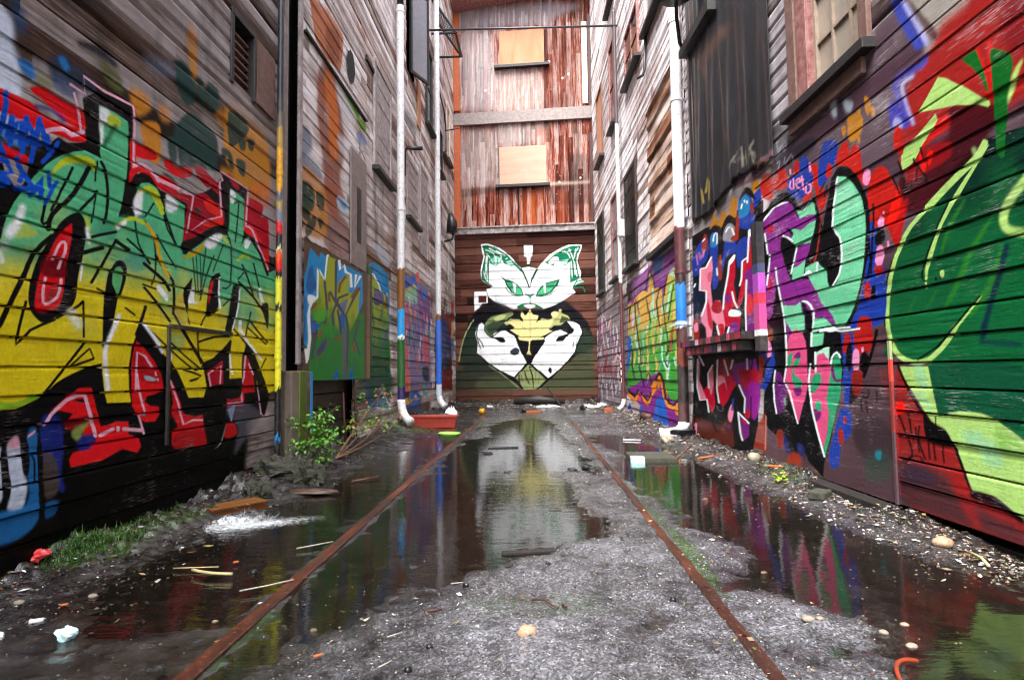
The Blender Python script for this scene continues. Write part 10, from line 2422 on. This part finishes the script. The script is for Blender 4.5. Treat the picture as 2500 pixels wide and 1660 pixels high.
def lens(m,cx,cy,z,a,b,th,rz=0,n=22,cup=.0):
    k=len(m.v)
    for zz,s in ((z,.85),(z+th,1),(z+th*.6,.8)):
        for i in range(n):
            q=2*math.pi*i/n; x,y=math.cos(q)*a*s,math.sin(q)*b*s; m.v.append((cx+x*math.cos(rz)-y*math.sin(rz),cy+x*math.sin(rz)+y*math.cos(rz),zz)); m.c.append(None)
    for r in range(2):
        for i in range(n): m.f.append((k+r*n+i,k+r*n+(i+1)%n,k+(r+1)*n+(i+1)%n,k+(r+1)*n+i))
    m.f.append(tuple(k+i for i in range(n))[::-1]); m.f.append(tuple(k+2*n+i for i in range(n)))
solo('plastic_tray','lime','lime green plastic tray lying by the red trough','tray',lambda m:lens(m,-1.11,7.48,.006,.14,.19,.03,.5))
solo('cup','yellow','small yellow plastic cup tipped on its side near the end wall','cup',lambda m:m.tube([B(-1.08,11.35,.05),B(-1.04,11.33,.055),B(-1.0,11.3,.06),B(-.99,11.3,.06)],.05,14,rr=[.04,.05,.06,.045]),smooth=True)
def rock(x,y,rx,ry,rz,seed,label,mat='rock',name='rock',dz=.0,amp=.42,grp=None,cat='rock'):
    m=MB(); m.blob(B(x,y,rz*.45+dz),rx,ry,rz,seed,amp,*((30,20) if mat=='rock' else (18,12)),freq=4.5 if mat=='rock' else 2.2); return tag(m.build(name,M[mat],smooth=mat!='rock'),label,cat,grp)
rock(-1.82,4.62,.12,.12,.10,3,'rounded mossy rock below the leafy shrub'); rock(-1.90,4.17,.17,.12,.07,5,'flat mossy rock left of the pale jagged one'); rock(-1.66,4.12,.12,.10,.10,8,'pale jagged rock at the edge of the running water')
rock(-1.78,3.66,.09,.07,.06,12,'dark wet mossy clod beside the timber block'); rock(-1.99,4.45,.04,.05,.05,14,'small pale stone on the soil near the post','stone',name='stone',cat='stone')
rock(-1.55,3.85,.20,.06,.02,15,'flat reddish slab at the water edge','slab',name='slab',amp=.3,cat='slab')
rock(1.76,2.6,.042,.036,.026,17,'greenish round stone in the gravel at the far right','tan',name='stone',amp=.1,cat='stone'); rock(1.74,4.68,.05,.045,.042,18,'pale round cobble at the right wall foot','stone',name='stone',amp=.12,cat='stone')
rock(-.035,1.75,.027,.02,.017,21,'tan pebble in the middle of the near gravel','tan',name='pebble',cat='pebble'); rock(1.43,6.35,.07,.1,.05,22,'white broken rock beside the pipe elbow','stone',name='rock',amp=.4)
for i,(x,y,r,lb) in enumerate([(.462,2.022,.012,'black pebble left of the right rail'),(-.348,1.568,.011,'black pebble at the bottom edge left of centre'),(-.311,1.683,.010,'black pebble behind the bottom edge one'),(-.265,2.175,.013,'black pebble beside the white splinter'),(.044,2.396,.011,'dark pebble just in front of the long puddle'),(-.815,2.028,.013,'black lump beside the left rail'),(-1.15,2.336,.018,'black lump beside the pale reed')]): rock(x,y,r,r*.9,r*.8,30+i,lb,'blackstone',name='pebble',amp=.15,grp='black pebbles on the ground',cat='pebble')
for i,(x,y,r,lb) in enumerate([(.835,1.855,.020,'long white pebble right of the right rail'),(.876,1.862,.013,'round pale pebble touching the long white one'),(.90,2.362,.013,'white chip floating in the right puddle'),(1.032,1.803,.014,'white chip in the dark mud'),(1.135,1.87,.014,'pale chip at the puddle edge'),(1.063,1.724,.016,'tan chip near the orange wire'),(1.06,3.685,.02,'pale lump standing in the right puddle'),(-1.619,2.082,.016,'cream chip on the left mud'),(-1.053,1.886,.012,'pale chip left of the left rail'),(-1.796,1.973,.018,'pale stone near the red wrapper'),(-.709,1.842,.012,'grey chip right of the left rail')]): rock(x,y,r,r*.75,r*.5,50+i,lb,'stone',name='pebble',amp=.12,grp='pale pebbles on the ground',cat='pebble')
# timber block and splash
def blk(m,x0,y0,x1,y1,w,z,h,tilt=0,j=.003):
    d=Vector((x1-x0,y1-y0,0)); n=Vector((-d.y,d.x,0)).normalized()*w; q=[Vector((x0,y0,z)),Vector((x1,y1,z+tilt)),Vector((x1,y1,z+tilt))+n,Vector((x0,y0,z))+n]; q=[a+Vector((random.uniform(-j,j),random.uniform(-j,j),random.uniform(-j,j))) for a in q]; m.hexa(q+[a+Vector((0,0,h)) for a in q])
solo('timber_block','timber','brown grooved timber block lying behind the water splash','timber',lambda m:[blk(m,-1.80,3.17,-1.60,3.42,.045,.005,.055,j=.001),blk(m,-1.845,3.205,-1.645,3.455,.045,.005,.056,j=.001),blk(m,-1.89,3.24,-1.69,3.49,.04,.005,.055,j=.001)],bevel=.005)
t=empty('water_splash',(-1.58,3.08,0),'white splashing water in front of the timber block','splash'); t['kind']='stuff'; del t['category']
for lay in range(3):
    m=MB(); n=44
    for i in range(n+1):
        for j in range(n+1):
            a,b=(i/n-.5)*2,(j/n-.5)*2; q=math.hypot(a,b); x=-1.53+a*.40+b*.10; y=3.07+b*.20+a*.12; core_=math.exp(-((a+.25)/.33)**2-((b)/.4)**2)
            h=.002+.0015*lay+core_*(.012+.024*lay)*max(0,.35+1.5*float(fbm(np.array(a*6+lay*9),np.array(b*6),4,61))); m.v.append((x,y,h)); m.c.append((1,1,1,max(0,1-q*1.05)*(1.0 if lay==0 else 1.25*core_)-.35*(q>.97)-.3*(lay>0)))
    for i in range(n):
        for j in range(n): k=i*(n+1)+j; m.f.append((k,k+n+1,k+n+2,k+1))
    m.build('foam',M['foam'],t,smooth=True)
m=MB()
for i in range(2400):
    cx,cy=random.choice([(-1.70,3.0),(-1.64,3.05),(-1.58,3.10),(-1.52,3.17),(-1.60,3.07),(-1.55,3.05)]); x=cx+random.gauss(0,.045); y=cy+random.gauss(0,.04); f=math.exp(-((x+1.58)/.11)**2)*(.55+.45*math.sin(x*90)); z=abs(random.gauss(0,.038))*f+.003; r=random.uniform(.0004,.0010); L_=random.uniform(.001,.007)*(1 if random.random()<.8 else 2.6)
    d=Vector(((x-cx)*1.0,(y-cy)*1.0,.05+random.gauss(0,.03))).normalized()*L_; p=Vector((x,y,z)); m.tube([p-d,p,p+d],r,4,rr=[r*.3,r,r*.3])
m.build('droplets',M['splash'],t,smooth=True)
def stick(name,mat,label,pts,r,cat='stick',grp=None): return solo(name,mat,label,cat,lambda m:m.tube(pts,r,6),smooth=True,group=grp)
stick('reed','reed','curved pale reed lying on the left mud',bend((-1.39,2.316,.02),(-1.29,2.25,.025),(-1.199,2.267,.02)),.006,'reed'); stick('reed','reed','thin straight reed behind the curved one',[(-1.495,2.357,.012),(-1.311,2.367,.014)],.0025,'reed')
stick('splinter','splinter','white splinter across the left rail, nearer the camera',[(-1.083,2.099,.016),(-1.0,2.14,.02),(-.92,2.185,.026)],.003,'splinter'); stick('splinter','splinter','white splinter by the left rail beyond the reeds',[(-1.091,2.62,.012),(-.95,2.698,.02)],.003,'splinter')
stick('splinter','splinter','pale splinter at the bottom left of centre',[(-.446,1.727,.02),(-.406,1.755,.022)],.002,'splinter'); stick('splinter','splinter','pale splinter at the bottom edge beside the black pebble',[(-.424,1.552,.02),(-.395,1.585,.022)],.002,'splinter'); stick('splinter','splinter','white splinter beside a black pebble',[(-.32,2.17,.016),(-.275,2.178,.018)],.0025,'splinter')
stick('twig','twig','reddish twig on the near gravel',[(-.37,1.908,.02),(-.313,1.924,.022)],.004,'twig'); stick('twig','twig','dark bent twig in the near gravel',[(-.02,2.01,.02),(.025,2.0,.024),(.045,1.965,.022),(.069,1.942,.02)],.0035,'twig'); stick('twig','twig','brown twig stub beside the bent twig',[(.085,1.965,.02),(.095,1.94,.025)],.005,'twig')
stick('twig','twig','thin twig floating in the long puddle',[(.076,3.401,.008),(.147,3.399,.009)],.003,'twig'); stick('twig','orange','orange stick on the right gravel bank',[B(1.45,5.234,.01),B(1.594,5.225,.012)],.008,'stick'); stick('twig','twig','forked dark twig at the end of the mossy plank',[(1.25,5.2,.02),(1.36,5.3,.07),(1.46,5.45,.10)],.008,'twig'); stick('twig','twig','dark twig in the left water',[(-1.36,4.25,.012),(-1.2,4.42,.015)],.008,'twig')
stick('branch','reed','pale broken branch on the far right gravel',[B(1.80,2.50,.02),B(1.785,2.42,.02),B(1.76,2.35,.015)],.006,'branch'); stick('wire','wire','rusty orange wire curling up from the wet ground',bend((.905,1.50,.0),(.92,1.615,.03),(1.01,1.615,.012),14),.006,'wire')
solo('wood_scrap','orange','orange wood scrap at the right wall foot','wood scrap',lambda m:blk(m,1.72,4.36,1.83,4.30,.03,gz(1.76,4.33)+.01,.015),bevel=.003)
solo('stone_block','rock','grey stone block by the puddle edge near the beam','stone',lambda m:blk(m,1.66,3.42,1.76,3.52,.09,gz(1.68,3.48)-.01,.05),bevel=.01)
# litter with a shape of its own
def crumple(x,y,r,h,seed,name,mat,label,cat): 
    m=MB(); m.blob(B(x,y,h*.6+.004),r,r*.7,h,seed,.5,13,8,freq=3); return tag(m.build(name,M[mat]),label,cat)
crumple(-2.07,2.34,.045,.022,71,'wrapper','redlitter','crumpled red and white wrapper at the left edge','wrapper'); crumple(-1.43,1.737,.028,.018,72,'wrapper','cyan','crumpled pale cyan wrapper on the near left mud','wrapper'); crumple(-1.604,1.70,.012,.009,79,'paper_scrap','paper','tiny white scrap at the left edge','scrap')
solo('can_lid','paper','flattened white tube on the near left mud','tube',lambda m:m.tube([(-1.633,1.833,.016),(-1.60,1.85,.016)],.008,8),smooth=True)
for x,y,lb in [(-1.626,1.962,'orange scrap on the left mud'),(-.609,1.609,'orange butt on the wet ground near the bottom'),(-1.272,2.431,'orange scrap behind the pale reed')]: solo('butt','orange',lb,'scrap',lambda m:m.tube([(x-.01,y-.004,.012+max(gz(x,y),0)),(x+.01,y+.006,.013+max(gz(x,y),0))],.004,8),group='orange scraps',smooth=True)
solo('plank','rock','mossy plank half sunk in the right puddle','plank',lambda m:blk(m,.86,5.13,1.25,5.13,.42,-.02,.055,.0),bevel=.008)
solo('painted_board_end','lime' if False else 'cyan','mint painted end on the mossy plank','board',lambda m:blk(m,.845,5.115,.965,5.115,.10,-.012,.055),bevel=.005)
solo('white_strip','paper','flat white strip lying in the right puddle','strip',lambda m:blk(m,1.02,6.74,1.21,6.68,.05,.004,.012),bevel=.003)
solo('brick','brick','orange brick at the far right below the thin pipe','brick',lambda m:blk(m,1.34,11.15,1.50,11.12,.08,gz(1.4,11.15),.075),bevel=.006)
solo('log_stub','twig','short round log stub at the foot of the purple mural','log',lambda m:m.tube([B(1.66,8.95,.05),B(1.77,8.8,.05)],.055,12),smooth=True)
solo('black_tile','black','black flat block under the thick downpipe elbow','block',lambda m:blk(m,1.57,6.42,1.80,6.52,.14,gz(1.66,6.5)+.004,.05),bevel=.006)
solo('wood_piece','orange','orange broken board lying before the end wall','board',lambda m:blk(m,-.17,11.75,.13,11.86,.05,gz(0,11.8),.03),bevel=.004)
solo('wood_piece','black','black lump at the end of the orange board','lump',lambda m:m.blob(B(-.24,11.75,.03),.06,.06,.05,81,.3))
def rag(x,y,rx,ry,h,seed,label,name='rag'):
    m=MB(); n=14
    for i in range(n+1):
        for j in range(n+1):
            a,b=(i/n-.5)*2,(j/n-.5)*2; q=float(fbm(np.array(a*2.2+seed),np.array(b*2.2),4,seed)); s=1+.3*q
            px,py=x+a*rx*s,y+b*ry*s; m.v.append((px,py,gz(px,py)+.012+h*abs(q)*2*(1-max(abs(a),abs(b))**3))); m.c.append(None)
    for i in range(n):
        for j in range(n): k=i*(n+1)+j; m.f.append((k,k+1,k+n+2,k+n+1))
    o=m.build(name,M['paper'],smooth=True); md=o.modifiers.new('Solidify','SOLIDIFY'); md.thickness=.004; return tag(o,label,'rag')
rag(.33,13.35,.26,.14,.05,5,'long white rag before the end wall'); rag(1.22,12.9,.17,.1,.08,9,'white rag near the right end corner'); rag(1.47,12.75,.12,.12,.1,11,'white rag beside the thin pipe foot'); rag(-1.62,11.2,.12,.14,.12,13,'torn white plastic at the foot of the blue painted downpipe','plastic_scrap'); rag(-1.05,13.6,.08,.05,.03,15,'small white scrap on the left before the end wall','scrap')
crumple(1.02,12.1,.07,.06,83,'black_ball','black','black round lump at the right before the end wall','lump')
solo('log','darkwood','dark fallen log along the end wall foot','log',lambda m:m.tube([B(-.5,14.3,.06),B(.1,14.25,.09),B(.75,14.15,.05)],.1,10,rr=[.08,.12,.06]),smooth=True)
solo('plank_leaning','darkwood','thin dark board leaning on the end wall','board',lambda m:m.tube([B(.62,13.9,.02),(.35,14.60,.42)],.02,5))
solo('board','darkwood','dark board lying on the rubble at the left end corner','board',lambda m:blk(m,-1.75,12.4,-1.25,12.9,.12,gz(-1.5,12.6)+.03,.03),bevel=.004)
for i,(x,y,r,lb) in enumerate([(-.48,5.745,.055,'black leaf clump at the left of the long puddle'),(-.33,4.69,.036,'black round clump in the middle of the long puddle'),(-.22,4.67,.04,'flat dark leaf clump right of the round one'),(.30,4.74,.045,'dark leaf clump at the right shore of the long puddle'),(.44,4.82,.05,'dark clump by the right rail'),(-.08,6.5,.05,'reddish leaf clump on the bar between the puddles'),(-.063,4.374,.014,'small black cube of dirt in the long puddle')]): crumple(x,y,r,r*.28,90+i,'leaf_clump','blackstone' if i!=5 else 'twig',lb,'clump')
solo('plank','darkwood','thin dark board lying in the near end of the long puddle','plank',lambda m:blk(m,-.148,2.551,.09,2.60,.03,-.002,.012),bevel=.002)
solo('plank','darkwood','narrow wet board floating at the far end of the long puddle','plank',lambda m:blk(m,-.494,6.113,-.174,6.19,.05,-.002,.014),bevel=.002)
